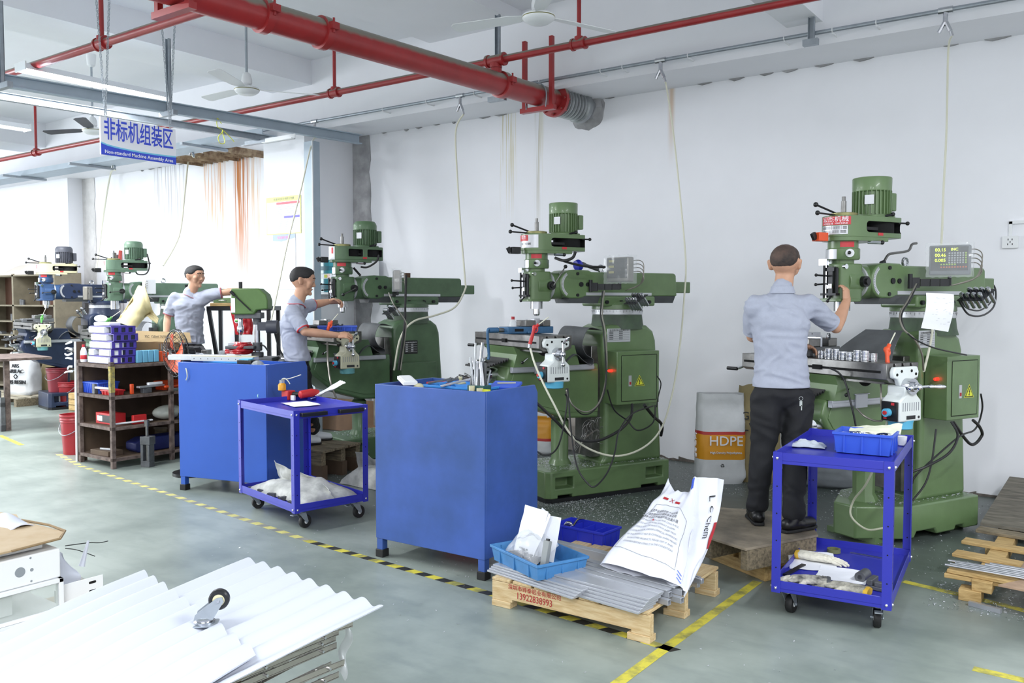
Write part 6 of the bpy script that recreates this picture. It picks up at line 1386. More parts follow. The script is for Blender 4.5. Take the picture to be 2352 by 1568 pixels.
# bottle behind the blue vise, blue face mill on the ram, spanner on the right ram
p=PD(1178,738,6.95); t=thing('plastic_bottle','small clear bottle with dark red cap behind the blue vise','bottle',V((p.x,p.y,1.36))); zb_=p.z-1.36
obj('bottle_body',MB().lathe([(.028,.0),(.03,.01),(.03,.08),(.024,.10),(.012,.115)],n=18),mat('clear_pet','#e3e6e8',.1,alpha=.5),t); obj('bottle_cap',MB().cyl((0,0,.113),(0,0,.135),.014,n=14),M_redk,t)
q=W2@V((.02,-.30,1.90)); t=thing('face_mill_arbor','blue face mill arbor lying on the middle mill ram','tool',q,-T2); obj('blue_cutter',MB().lathe([(.02,-.035),(.045,-.03),(.05,0),(.042,.015),(.02,.025)],(0,-.06,.02),(0,1,.25),14),M_bind,t); obj('shank',MB().lathe([(.02,.0),(.02,.03),(.014,.04),(.018,.17)],(0,-.03,.03),(0,1,-.25),14),M_cast,t)
q=W1@V((.0,-.36,1.88)); t=thing('crank_wrench','bent steel crank lying over the right mill ram','wrench',q,-T1); obj('crank_bar',MB().tube([(0,-.02,.0),(0,.03,.06),(0,.10,.075),(0,.24,.095),(0,.28,.14),(0,.33,.15)],.009,n=8),M_steeld,t); obj('socket_end',MB().cyl((0,-.04,.0),(0,-.01,.01),.016,n=10),M_blackm,t)
q=W3@V((0,.05,1.862)); t=thing('rusty_cup','rust brown cup standing on the third mill ram','cup',q); obj('cup_wall',MB().lathe([(.035,0),(.036,.05),(.032,.05),(.031,.004)],n=20),mat('rusty_tin','#5f4636',.7,.3),t)
# sheet clipped to the right mill collet rack
c_=[PD(2127,672,5.62),PD(2190,676,5.62),PD(2180,762,5.60),PD(2118,753,5.60)]
t=thing('drawing_sheet','white drawing sheet hanging from the right mill collet rack','paper',c_[0])
obj('sheet',MB().grid(lambda u,v:(c_[0].lerp(c_[1],u).lerp(c_[3].lerp(c_[2],u),v))-c_[0]-FW*(.02*math.sin(u*3)+.02*math.sin(v*4)),12,14,.001),M_paper,t,ang=80)
mb=MB(); random.seed(4)
for k in range(26): 
    u,v=random.uniform(.15,.85),random.uniform(.08,.92); p=(c_[0].lerp(c_[1],u).lerp(c_[3].lerp(c_[2],u),v))-c_[0]-FW*(.0225+.02*math.sin(u*3)+.02*math.sin(v*4)); mb.add([p,p+RT*random.uniform(.006,.02),p+RT*.015+UP*.0012,p+UP*.0012],[(0,1,2,3)])
obj('pencil_lines',mb,M_inkg,t)
# cables of the machines
cable(m1,[(2105,652,5.75),(2085,690,5.6),(2067,722,5.5),(2075,755,5.45),(2100,778,5.45),(2117,812,5.5),(2121,850,5.6)],.006,M_cableg,'conduit')
cable(m1,[(2108,652,5.75),(2088,692,5.6),(2071,724,5.5),(2079,757,5.45),(2104,780,5.45),(2150,800,5.55),(2220,815,5.8)],.005)
cable(m1,[(2262,640,6.9),(2285,660,6.9),(2284,700,6.7),(2260,723,6.4),(2225,722,6.2),(2203,690,6.1)],.007); cable(m1,[(2255,640,6.9),(2279,662,6.9),(2278,690,6.7),(2252,712,6.4),(2222,708,6.2),(2208,690,6.1)],.006)
cable(m1,[(1905,845,5.45),(1925,855,5.4),(1940,875,5.4),(1953,920,5.35),(1965,975,5.35),(1968,1020,5.4)],.006)
cable(m1,[(2185,968,5.45),(2200,1000,5.4),(2180,1040,5.3),(2130,1070,5.2),(2090,1085,5.2)],.008); cable(m1,[(2235,965,5.6),(2250,980,5.7),(2255,1000,5.8),(2230,1020,5.7),(2190,970,5.5)],.010,M_rubk,'thick_hose')
cable(m1,[(2253,905,5.7),(2256,940,5.8),(2240,985,5.8),(2200,1005,5.5),(2110,1085,5.3),(2095,1110,5.3)],.006); cable(m1,[(2150,985,5.3),(2140,1060,5.3),(2125,1110,5.3),(2095,1150,5.3)],.006)
cable(m1,[(2023,875,5.35),(2024,930,5.3),(2028,962,5.3),(2010,966,5.3),(1985,955,5.3),(1968,938,5.35)],.006,M_cableg,'conduit')
cable(m2,[(1388,668,6.9),(1383,720,6.8),(1390,760,6.75),(1394,830,6.7),(1388,890,6.6),(1372,930,6.5),(1345,946,6.4),(1315,930,6.3),(1300,895,6.3)],.006,M_cableg,'conduit'); cable(m2,[(1384,668,6.9),(1379,722,6.8),(1386,762,6.75),(1392,880,6.6),(1368,938,6.5),(1335,950,6.4),(1298,905,6.3)],.005)
cable(m2,[(1300,892,6.3),(1302,930,6.3),(1290,1000,6.2),(1275,1035,6.2),(1250,1045,6.2),(1225,1030,6.2)],.006)
cable(m2,[(1304,892,6.3),(1312,990,6.1),(1325,1070,5.95),(1350,1110,5.9),(1368,1116,5.9),(1395,1085,6.0),(1412,1040,6.1),(1422,990,6.3),(1452,950,6.6),(1500,932,6.9)],.006)
cable(m2,[(1452,928,6.8),(1448,960,6.7),(1420,990,6.5),(1370,1012,6.3),(1320,1005,6.3),(1270,960,6.3),(1225,918,6.3)],.011,M_rubk,'thick_hose')
cable(m2,[(1395,895,6.6),(1410,940,6.7),(1440,965,6.8),(1465,988,6.8),(1500,970,6.9),(1505,930,6.95)],.006); cable(m2,[(1480,930,6.8),(1500,955,7.0),(1520,975,7.3),(1518,1000,7.4)],.013,M_rubk,'thick_hose')
cable(m2,[(1508,862,7.0),(1518,880,7.0),(1512,910,7.0),(1508,935,7.0)],.005); cable(m2,[(1322,578,6.9),(1315,592,6.9),(1295,598,6.95),(1275,592,7.0)],.012,M_rubk,'motor_cable'); cable(m2,[(1275,592,7.05),(1310,604,7.0),(1350,612,6.95),(1390,613,7.0)],.010,M_rubk,'motor_cable')
cable(m2,[(1372,985,7.3),(1340,1010,7.2),(1330,1040,7.2)],.006,M_cableg)
cable(m3,[(870,585,8.7),(865,600,8.7),(845,613,8.7),(830,613,8.8)],.010,M_rubk,'motor_cable'); cable(m3,[(812,615,8.9),(828,633,8.9)],.012,M_rubk,'motor_cable')
cable(m3,[(893,672,8.5),(905,700,8.4),(930,735,8.4),(932,760,8.4),(920,850,8.4)],.006,M_cableg,'conduit'); cable(m3,[(933,632,8.6),(931,700,8.5),(929,750,8.4),(915,850,8.4)],.012,M_rubk,'strap'); cable(m3,[(752,785,8.0),(753,830,8.0),(760,880,7.9),(775,920,7.9)],.009,M_cableg,'conduit')
cable(m4,[(338,583,11.9),(343,610,11.9),(336,628,11.9),(318,630,11.9),(310,622,12)],.010,M_rubk,'motor_cable')
# tan bag hung on the pale green mill, its plate and readouts
readout(m4,(.42,-.42,1.70),R(-60),False,arm=(.15,-.30,1.74),m=M_lab,slim=True,bag=False); collet_rack(m4,(.42,-.55,1.55),R(-12),tilt=-56,n=3)
readout(m5,(.40,-.30,1.62),R(-40),False,arm=(.15,-.2,1.74),m=M_cableg,slim=True,bag=False); collet_rack(m5,(.40,-.40,1.46),R(-12),tilt=-56,n=3)
t=obj('emblem_plate',MB().bx(.126,.131,.14,.29,1.68,1.84),M_blackm,m4,bev=.004); text('M',.12,M_cableg,plane_M((.1315,.215,1.765),(0,1,0),(0,0,1)),t,'emblem_letter')
tops=[(300,690),(320,655),(335,660),(345,700),(352,715),(364,732)]; bots=[(268,738),(285,745),(312,752),(325,735),(338,726),(362,742)]
def tb_(u,v):
    k=u*5; i=min(4,int(k)); f=k-i; a=[tops[i][j]*(1-f)+tops[i+1][j]*f for j in(0,1)]; b_=[bots[i][j]*(1-f)+bots[i+1][j]*f for j in(0,1)]
    return PD(a[0]*(1-v)+b_[0]*v,a[1]*(1-v)+b_[1]*v,11.45+.09*math.sin(u*9+v*2)+.1*v*(u-.5)+.03*noise.noise(V((u*6,v*6,0))))
t=obj('cloth_bag',MB().grid(tb_,32,20,.012),mat('tan_canvas','#cdbf93',.85,var=.1,scale=4,bump=.3,bscale=12),None,ang=80); tag(t,'tan canvas bag draped over the pale green mill readout','bag')
# swarf on floor and castings: nobody could count it
M_chip=mat('bright_swarf','#c4c7cb',.3,.3); random.seed(21)
def swarf(name,label,regs,n,sz=(.0022,.0065),z=0.001):
    mb=MB(); vs=[];fs=[]
    for (x0,x1,y0,y1,zz,wt,cx) in regs:
        for k in range(int(n*wt)):
            if cx: x=random.gauss((x0+x1)/2,(x1-x0)/4); y=random.gauss((y0+y1)/2,(y1-y0)/4)
            else: x=random.uniform(x0,x1); y=random.uniform(y0,y1)
            s_=random.uniform(*sz); a=random.random()*6.28; tl_=random.uniform(-.5,.9); b=len(vs)
            d=V((math.cos(a),math.sin(a),tl_*.5))*s_; e=V((-math.sin(a),math.cos(a),random.uniform(-.6,.6)))*s_*.4; p=V((x,y,zz+z+abs(d.z)+.001))
            vs+=[p-d-e,p+d-e,p+d+e,p-d+e]; fs.append((b,b+1,b+2,b+3))
    mb.add(vs,fs); o=obj(name,mb,M_chip,None,ang=0); tag(o,label,'swarf',kind='stuff'); return o
swarf('floor_swarf','glittering metal swarf scattered on the floor around the machines',[(-4.6,-2.9,5.5,6.4,0,1.3,0),(-4.3,-3.2,5.6,6.2,0,1.0,1),(-5.3,-3.0,6.4,8.05,0,.8,0),(-3.2,-2.3,6.9,8.0,0,.35,0),(-7.2,-5.4,5.4,7.9,0,1.4,0),(-2.5,-.3,5.4,7.9,0,.7,0),(-.9,.5,5.0,5.5,0,.45,0),(-4.2,-2.6,3.9,5.2,0,.2,0),(-5,-1,3.2,5.4,0,.12,0),(-8,-6,5,7,0,.3,0)],2600)
def on_base(Wm,b0,b1,n,label):
    mb=MB(); vs=[];fs=[]
    for k in range(n):
        x=random.uniform(-.27,.27); y=random.uniform(b0+.08,b1-.02)
        if abs(x)<.21 and y>-.26: continue
        if abs(x)<.09 and abs(y+.535)<.09: continue
        s_=random.uniform(.002,.007); a=random.random()*6.28; b=len(vs); d=V((math.cos(a),math.sin(a),random.uniform(-.4,.4)))*s_; e=V((-math.sin(a),math.cos(a),random.uniform(-.6,.6)))*s_*.5; p=Wm@V((x,y,.254+random.random()*.004)); vs+=[p-d-e,p+d-e,p+d+e,p-d+e]; fs.append((b,b+1,b+2,b+3))
    o=obj('base_swarf',MB().add(vs,fs),M_chip,None,ang=0); tag(o,label,'swarf',kind='stuff')
on_base(W2,-.845,.40,2000,'drift of bright swarf lying on the middle mill base'); on_base(W1,-.7,.3,1200,'dark and bright swarf on the right mill base'); on_base(W3,-.84,.4,700,'swarf on the third mill base')
mb=MB(); random.seed(5)
for k in range(16):
    c=PD(1358+random.uniform(-12,22),985+random.uniform(-30,20),6.75); r_=random.uniform(.012,.035); mb.tube([c+V((r_*math.cos(a)*random.uniform(.7,1.2),r_*.5*math.sin(a*1.3),r_*math.sin(a)-.01*a)) for a in (0,1,2,3,4,5,6)],.0015,n=4,sm=3)
for k in range(3): mb.tube([PD(1350-6*k,985,6.7)]+[PD(1345-8*j-4*k,1000+12*j,6.7-.03*j) for j in range(4)],.002,n=4,sm=5)
tag(obj('curled_swarf',mb,M_steeld),'tangle of long curled swarf hanging under the middle mill knee','swarf',kind='stuff')
# ---------------------------------------------------------------- cabinet contents
C2=c2.matrix_world.copy(); C1=c1.matrix_world.copy(); H2=1.026
def on2(x,y,z=0): return C2@V((x,y,H2+z))
crate('plastic_tray','bright blue parts tray filling the right half of the middle cabinet top',on2(.50,.29,.0),R(2),.46,.30,.075,M_binl,ribs=3)
mb_=[('steel bar with round pads lying in the bright blue tray',.35,.22,.085,20,.16),('aluminium angle leaning across the bright blue tray',.52,.20,.09,52,.24),('dark rod across the back of the bright blue tray',.58,.32,.085,-25,.20),('grey bar standing at the back of the bright blue tray',.36,.36,.085,70,.12)]
for lb,x,y,z,rz,L_ in mb_:
    t=thing('metal_bar',lb,'bar',on2(x,y,z),R(rz)); obj('bar',MB().box((0,0,.01),(L_,.022,.012),ry=R(-12)),M_alu if 'alum' in lb else M_cast,t,bev=.002)
t=thing('pad_fixture','round cream pad fixture with a knob in the bright blue tray','fixture',on2(.45,.30,.075)); obj('pad',MB().lathe([(.035,0),(.037,.006),(.03,.012),(.008,.013),(.008,.03),(.013,.035),(.012,.045)],n=20),M_cream,t)
crate('parts_tray','small red parts tray at the back left of the middle cabinet',on2(.20,.42,.005),R(4),.16,.10,.06,M_redpl,ribs=2)
t=thing('plastic_channel','white plastic channel lying across the left corner of the middle cabinet','channel',on2(.13,.17,.082),R(-22)); obj('profile',MB().bx(-.11,.14,-.055,.035,0,.022).bx(-.10,.13,-.045,.025,.022,.026),M_lab,t,bev=.003); t.rotation_euler=(0,R(4),R(-38))
t=thing('white_dome','small cream dome next to the white plastic channel','dome',on2(.26,.12,.06)); obj('dome',MB().sph((0,0,0),.03,16,(1.2,1,.8)),M_cream,t)
t=thing('tool_block','dark green tool block crowded with cutters and spanners at the cabinet corner','tool holder',on2(.74,.10,.0)); obj('block',MB().bx(-.06,.06,-.03,.05,0,.10),mat('dark_green_block','#245150',.5),t,bev=.003)
random.seed(14)
for k in range(14):
    x,y=-.045+.09*(k%7)/6,-.01+.04*(k//7); h=random.uniform(.08,.17); lx,ly=random.uniform(-.03,.03),random.uniform(-.02,.02)
    if k in(2,9): h=.25
    o=obj('cutter',MB().tube([(x,y,.09),(x+lx*.4,y+ly*.4,.10+h*.5),(x+lx,y+ly,.10+h)],.006 if k%3 else .009,n=8,sm=2),M_steel if k%4 else M_cast,t)
for k,(lb,x,y,mm,r1,h) in enumerate((('cream tape roll standing before the green tool block',.735,.045,M_cream,.018,.05),('cream tape roll lying right of the green tool block',.79,.05,M_cream,.02,.03),('small yellow box at the front corner of the middle cabinet',.825,.06,M_yel,0,.025))):
    t=thing('small_roll' if r1 else 'small_box',lb,'roll' if r1 else 'box',on2(x,y,.05 if k==0 else .058)); obj('body',MB().cyl((0,0,0),(0,0,h),r1,n=18) if r1 else MB().bx(-.025,.025,-.012,.012,0,h),mm,t)
    obj('support_shim',MB().bx(-.02,.02,-.012,.012,-.055,-.001),M_blackm,t)
t=thing('blue_folder','blue flat case with a pencil at the back right of the middle cabinet','case',on2(.74,.38,.055),R(15)); obj('case',MB().box((0,0,.02),(.18,.12,.018),rx=R(14)),M_bin,t,bev=.003); obj('pencil',MB().cyl((-.05,-.01,.034),(.06,.02,.036),.004,n=6),M_cream,t); obj('support_shim',MB().bx(-.08,.08,.0,.05,-.05,.012),M_blackm,t)
# left cabinet top
def on1(x,y,z=0): return C1@V((x,y,H2+z))
t=thing('wrapped_profile','film-wrapped aluminium box profile sticking out over the left cabinet edge','profile',on1(-.14,.03,.085),R(13+14)); obj('profile',MB().bx(0,.62,0,.11,0,.045),mat('wrapped_aluminium','#d5d9dd',.3,.2,var=.1,scale=30),t,bev=.004)
t=thing('drilled_profile','pale grey drilled box profile lying along the left cabinet top','profile',on1(.10,.045,.083),R(13+10)); pf_=obj('profile',MB().bx(0,.58,0,.10,0,.04),mat('pale_grey_profile','#c3c7c9',.4,.1),t,bev=.002); obj('cream_edge',MB().bx(.0,.58,.0,.10,.0405,.043),M_cream,t)
mb=MB()
for k in range(9): mb.cyl((.03+.065*k,-.0005,.02),(.03+.065*k,.001,.02),.004,n=8)
obj('drilled_holes',mb,M_hole,pf_)
t=thing('black_box','black box with light blue lid at the front of the left cabinet','box',on1(.56,.08,.0),R(10)); obj('box',MB().bx(0,.15,0,.10,0,.10),M_black,t,bev=.003); obj('lid',MB().box((.06,.05,.106),(.1,.07,.01),rx=R(8)),M_cyan,t)
t=thing('plastic_bag','grey plastic bag of parts right of the black box','bag',on1(.76,.10,.0)); obj('bag_film',MB().sph((0,0,.05),.07,18,(1,.7,.75)),mat('grey_bag','#9aa0a6',.3,alpha=.7,bump=.6,bscale=30),t)
t=thing('white_dish','white plastic dish near the left cabinet corner','dish',on1(.86,.07,.05)); obj('dish',MB().lathe([(.02,0),(.045,.012),(.05,.02),(.04,.018)],n=20),M_lab,t); obj('support_shim',MB().bx(-.02,.02,-.02,.02,-.05,0),M_blackm,t)
t=thing('plastic_strip','curled clear strip hanging on the left cabinet front','strip',C1@V((.10,-.003,1.0))); obj('strip',MB().tube([(.0,-.01,.05),(.02,-.015,.02),(.02,-.012,-.02),(.0,-.01,-.05)],.005,n=6),M_hose,t)
t=crate('plastic_tray','bright blue tray partly hidden under the drilled profile',on1(.38,.20,0),R(13),.36,.22,.085,M_binl,ribs=3)
# bench behind the left cabinet with drill press, vise, fan
bn=thing('work_bench','dark steel bench behind the left cabinet carrying the drill press','bench',tuple(PD(436,800,8.12)[:2])+(0,),YAW+R(1)); obj('bench_top',MB().bx(0,.84,0,.42,1.01,1.05),M_blackm,bn,bev=.004)
for x in(.03,.76):
    for y in(.03,.38): obj('leg',MB().bx(x,x+.05,y,y+.05,0,1.01),M_blackm,bn)
BZ=1.052; D0=8.3
o_=PD(590,815,D0); o_.z=BZ; dp=thing('drill_press','green bench drill press with keyless chuck behind the left cabinet','drill press',o_,YAW); dp.scale=(1.13,1.1,1.14)
S_=D0/FPX   # metres a pixel at that distance, local x runs along the picture plane
f=lambda px,py:((px-590)*S_,0,(815-py)*S_)
obj('base_plate',MB().bx(-.11,.16,-.12,.12,0,.03).cyl((0.0,.02,.03),(0,.02,.07),.05,n=20),M_cast,dp,bev=.006)
obj('column',MB().cyl((0,.02,.05),(0,.02,.42),.024,n=20),M_steel,dp)
obj('drill_table',MB().bx(-.24,-.0,-.09,.11,.10,.125).cyl((0,.02,.08),(0,.02,.15),.04,n=18),M_cast,dp,bev=.004); obj('table_lever',MB().tube([(.03,0,.13),(.07,-.02,.12),(.10,-.02,.08)],.007,n=8),M_blackm,dp)
obj('work_block',MB().bx(-.23,-.08,-.04,.03,.126,.15),M_alu,dp,bev=.002)
obj('head_casting',MB().prism([(-.19,.385),(-.19,.60),(.04,.60),(.10,.55),(.115,.50),(.115,.43),(.02,.42),(.0,.385)],'y',-.07,.09),mat('drill_green','#5a7a42',.45,var=.2,scale=5),dp,bev=.01)
obj('head_underside',MB().bx(-.17,.05,-.05,.07,.35,.40).cyl((.0,.02,.30),(0,.02,.42),.035,n=18),M_cast,dp,bev=.004)
obj('white_front_plate',MB().bx(-.1935,-.19,-.06,.08,.40,.59).bx(-.19,-.155,-.0735,-.07,.40,.52),M_lab,dp); obj('top_rod',MB().cyl((-.13,0,.59),(-.13,0,.655),.016,n=12),M_black,dp)
obj('chuck',MB().lathe([(.008,.18),(.02,.20),(.028,.215),(.028,.25),(.02,.265),(.02,.35)],(-.135,0,.03),n=18).cyl((-.135,0,.15),(-.135,0,.22),.003,n=6),M_chrome,dp)
obj('feed_lever',MB().cyl((-.17,-.09,.56),(-.02,-.10,.42),.006,n=8).cyl((-.185,-.09,.575),(-.155,-.09,.545),.013,n=10),M_blackm,dp); obj('drill_motor',MB().cyl((.09,.0,.28),(.09+.09,.0,.28),.055,n=24).bx(.02,.10,-.03,.04,.25,.32),M_dkgrey,dp)
obj('power_cord',MB().tube([(.14,.04,.25),(.16,.05,.15),(.2,.05,.05),(.3,.05,-.02)],.009,n=8),M_cable,dp)
p=PD(455,812,8.35); p.z=BZ; t=thing('bench_vise','black bench vise left of the worker in the rear','vise',p,YAW); obj('vise_body',MB().prism([(-.12,0),(-.12,.05),(-.10,.09),(-.04,.13),(.03,.13),(.07,.09),(.09,.0)],'y',-.05,.05).cyl((0,-.05,.05),(0,.05,.05),.03,n=14),M_blackm,t,bev=.008); obj('jaw',MB().bx(-.105,-.06,-.06,.06,.06,.135).bx(.05,.11,-.06,.06,.0,.10),M_steeld,t,bev=.004)
p=PD(448,815,8.22); p.z=BZ; t=thing('angle_grinder','dark power tool with a white oval switch plate on the bench','power tool',p,YAW); obj('tool_body',MB().lathe([(.02,-.13),(.032,-.10),(.035,.02),(.028,.09),(.02,.12)],(0,0,.045),(1,0,0),16),M_dkgrey,t); obj('oval_plate',MB().prism(circ(.07,.05,.028,16),'y',-.045,-.03),M_lab,t); obj('switch_dot',MB().cyl((.06,-.048,.05),(.06,-.044,.05),.011,n=14),M_ink,t)
# fan
p=PD(406,811,8.0); ft=thing('industrial_fan','black caged floor fan with orange blades behind the left cabinet edge','fan',V((p.x,p.y,0)),YAW-R(48)); zc=p.z; rr=.215
cg=MB()
for k in range(30):
    a=k*2*math.pi/30; cg.tube([(.04*math.cos(a),-.075,zc+.04*math.sin(a)),(rr*.7*math.cos(a),-.07,zc+rr*.7*math.sin(a)),(rr*math.cos(a),-.02,zc+rr*math.sin(a)),(rr*math.cos(a),.02,zc+rr*math.sin(a)),(rr*.6*math.cos(a),.07,zc+rr*.6*math.sin(a)),(.04*math.cos(a),.075,zc+.04*math.sin(a))],.0022,n=4,sm=2)
for r_,y in((rr,-.02),(rr,.02),(rr*.7,-.07),(.04,-.075)): cg.tube([(r_*math.cos(a*.3142),y,zc+r_*math.sin(a*.3142)) for a in range(20)],.005 if r_==rr else .003,n=5,sm=2,closed=True)
obj('cage',cg,M_black,ft); 
for k in range(3):
    a0=k*2.094; obj('fan_blade',MB().grid(lambda u,v:((.03+.15*u)*math.cos(a0+(v-.5)*1.5),-.02+.05*(v-.5),zc+(.03+.15*u)*math.sin(a0+(v-.5)*1.5)),8,8,.003),M_orange,ft)
obj('fan_hub',MB().cyl((0,-.06,zc),(0,.10,zc),.035,n=18),M_black,ft); obj('fan_motor',MB().lathe([(.02,.17),(.055,.15),(.06,.09),(.04,.075)],(0,0,zc),(0,1,0),18),M_black,ft); obj('fan_stand',MB().cyl((0,.12,.03),(0,.12,zc-.02),.018,n=10).cyl((0,.12,0),(0,.12,.03),.17,n=28),M_black,ft)
# tall black stand and red bags
a_=PD(474,703,9.9); b_=PD(622,701,9.9); bt=thing('steel_stand','tall black welded stand in front of the rear wall','stand',(a_.x,a_.y,0),math.atan2(b_.y-a_.y,b_.x-a_.x)); Wd=(b_-a_).length; zt=a_.z
obj('top_frame',MB().bx(0,Wd,0,.04,zt-.05,zt).bx(0,Wd,.4,.44,zt-.05,zt).bx(0,.04,0,.44,zt-.05,zt).bx(Wd-.04,Wd,0,.44,zt-.05,zt).bx(0,Wd,0,.44,zt-.006,zt),M_blackm,bt)
for p,q in(((.02,.02),(.14,.02)),((.33,.02),(.36,.02)),((Wd-.03,.02),(Wd-.03,.02)),((.02,.42),(.02,.42)),((Wd-.03,.42),(Wd-.03,.42))): obj('leg',MB().add([(p[0]-.02,p[1]-.02,zt-.04),(p[0]+.02,p[1]-.02,zt-.04),(p[0]+.02,p[1]+.02,zt-.04),(p[0]-.02,p[1]+.02,zt-.04),(q[0]+.02*0-.02+(.12 if p!=q and p[0]<.1 else 0),q[1]-.02,0),(q[0]+.02+(.12 if p!=q and p[0]<.1 else 0),q[1]-.02,0),(q[0]+.02+(.12 if p!=q and p[0]<.1 else 0),q[1]+.02,0),(q[0]-.02+(.12 if p!=q and p[0]<.1 else 0),q[1]+.02,0)],[(0,3,2,1),(4,5,6,7),(0,1,5,4),(1,2,6,5),(2,3,7,6),(3,0,4,7)]),M_blackm,bt)
Bm=bt.matrix_world; bpy.context.view_layer.update(); Bm=bt.matrix_world.copy()
t=thing('wood_block','brown timber block on the tall black stand','block',Bm@V((.14,.12,zt)),bt.rotation_euler.z); obj('block',MB().bx(-.12,.12,-.06,.06,0,.035),M_plyy,t,bev=.003)
t=thing('green_case','flat green tool case on the timber block','case',Bm@V((.16,.14,zt+.036)),bt.rotation_euler.z); obj('case',MB().bx(-.11,.11,-.06,.06,0,.06),M_green,t,bev=.006); obj('handle',MB().tube([(-.04,-.06,.03),(-.03,-.08,.03),(.03,-.08,.03),(.04,-.06,.03)],.004,n=6),M_steel,t)
crate('plastic_bin','small blue bin at the middle of the tall black stand',Bm@V((.37,.14,zt)),bt.rotation_euler.z,.16,.14,.08,M_bin,ribs=2)
M_redb=mat('glossy_red_bag','#b01e26',.25,var=.15,scale=8,bump=.4,bscale=14)
def bagsheet(label,l,D,th=.05,seed=1):
    def g_(u,v):
        k=v*(len(l)-1); i=min(len(l)-2,int(k)); f_=k-i; x0=l[i][0]*(1-f_)+l[i+1][0]*f_; x1=l[i][1]*(1-f_)+l[i+1][1]*f_; y=l[i][2]*(1-f_)+l[i+1][2]*f_
        return PD(x0+(x1-x0)*u,y,D-th*math.sin(u*3.14)+.02*noise.noise(V((u*5,v*5,seed))))
    t=thing('red_bag',label,'bag',(0,0,0)); obj('bag_front',MB().grid(g_,18,20,.01),M_redb,t,ang=80); return t,g_
t,g_=bagsheet('glossy red printed bag hanging from the tall black stand behind the drill',[(530,560,703),(532,574,720),(538,580,745),(543,580,768)],9.6)
obj('green_emblem',MB().cyl(g_(.22,.55)-FW*.012,g_(.22,.55)-FW*.02,.028,n=18),M_lab,t); obj('emblem_stripe',MB().box(g_(.22,.55)-FW*.022,(.03,.03,.012),rx=.6,rz=YAW),M_grn,t)
t,g_=bagsheet('crumpled red bag lying on the bench beside the drill press base',[(540,574,786),(528,580,795),(518,580,805),(518,575,812)],8.3,.10,4)
p=PD(512,812,8.35); p.z=BZ; t=thing('parts_jar','clear plastic jar of parts beside the crumpled red bag','jar',p); obj('jar_wall',MB().lathe([(.03,0),(.034,.01),(.034,.08),(.03,.09)],n=18),mat('hazy_plastic','#b9c0c6',.2,alpha=.6),t); obj('grey_contents',MB().lathe([(.026,.003),(.029,.06)],n=14),M_cast,t)
# swarf bin between middle cabinet and mill
p=PZ(1100,1180,0); p=V((-4.14,5.12,0)); t=thing('swarf_bin','swarf bin lined with a grey plastic bag behind the middle cabinet','bin',p); obj('bin_wall',MB().lathe([(.13,0),(.15,.02),(.17,.98),(.165,.98),(.14,.03)],n=28),M_redpl,t); obj('bag_liner',MB().grid(lambda u,v:((.172+.02*math.sin(u*31)*(1-v)+.01*v)*math.cos(u*6.283),(.172+.02*math.sin(u*31)*(1-v))*math.sin(u*6.283),.82+.2*v+.02*noise.noise(V((math.cos(u*6.3)*3,math.sin(u*6.3)*3,v*3)))),41,8,.001),mat('grey_liner','#c9ccd2',.4,bump=.4,bscale=25),t,ang=80)
mb=MB(); random.seed(6)
for k in range(40): a=random.random()*6.28; r_=random.uniform(0,.13); c=V((r_*math.cos(a),r_*math.sin(a),1.0+random.uniform(0,.05))); mb.tube([c,c+V((random.uniform(-.06,.06),random.uniform(-.06,.06),random.uniform(-.01,.03))),c+V((random.uniform(-.06,.06),random.uniform(-.06,.06),0))],.003,n=4,sm=3)
o=obj('curly_swarf',mb,M_steeld,t); o['kind']='stuff'
# ---------------------------------------------------------------- rusty rack with its load
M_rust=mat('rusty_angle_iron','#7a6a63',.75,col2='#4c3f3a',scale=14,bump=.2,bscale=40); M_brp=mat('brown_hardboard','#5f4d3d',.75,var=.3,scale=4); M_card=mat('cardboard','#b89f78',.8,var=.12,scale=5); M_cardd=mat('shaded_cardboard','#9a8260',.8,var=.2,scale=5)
rk=thing('steel_rack','rusty four-shelf rack with brown panels at the left','rack',(-8.62,4.50,0),R(-1)); RW,RD,RH=.65,.95,1.03
for x,y in((0,0),(RW-.04,0),(0,RD-.04),(RW-.04,RD-.04),(RW-.04,.62)): obj('upright',MB().prism([(x,y),(x+.04,y),(x+.04,y+.04),(x,y+.04)],'z',0,RH),M_rust,rk,bev=.002)
for z in(.10,.40,.70,RH-.03):
    mb=MB().bx(0,RW,0,.03,z-.03,z).bx(0,RW,RD-.03,RD,z-.03,z).bx(0,.03,0,RD,z-.03,z).bx(RW-.03,RW,0,RD,z-.03,z)
    s=obj('shelf_frame',mb,M_rust,rk); 
    obj('shelf_board',MB().bx(.03,RW-.03,.03,RD-.03,z-.012,z+.0 if z<1 else z+.006),M_brp,rk)
obj('back_panel',MB().bx(.0,.012,.04,RD-.04,.1,RH-.04),M_brp,rk); obj('rear_panel',MB().bx(.02,RW-.04,RD-.05,RD-.04,.1,RH-.04),M_brp,rk)
obj('yellow_patch',MB().bx(RW-.002,RW+.001,-.001,.041,.74,.99).bx(RW-.041,RW+.001,-.002,.0,.74,.99),mat('flaking_yellow_paint','#b8a54e',.7,col2='#6d6a50',scale=30),rk)
obj('side_board',MB().box((-.035,.06,.60),(.012,.10,1.22),ry=R(1)),M_brp,rk); obj('white_edge',MB().box((-.035,.004,.60),(.02,.012,1.22),ry=R(1)),M_lab,rk)
bpy.context.view_layer.update(); Rk=rk.matrix_world.copy()
def onr(x,y,z): return Rk@V((x,y,z))
RT0=RH-.024; M_purp=mat('purple_plastic','#4c3f9e',.4); M_clear=mat('dark_window','#3c4050',.3)
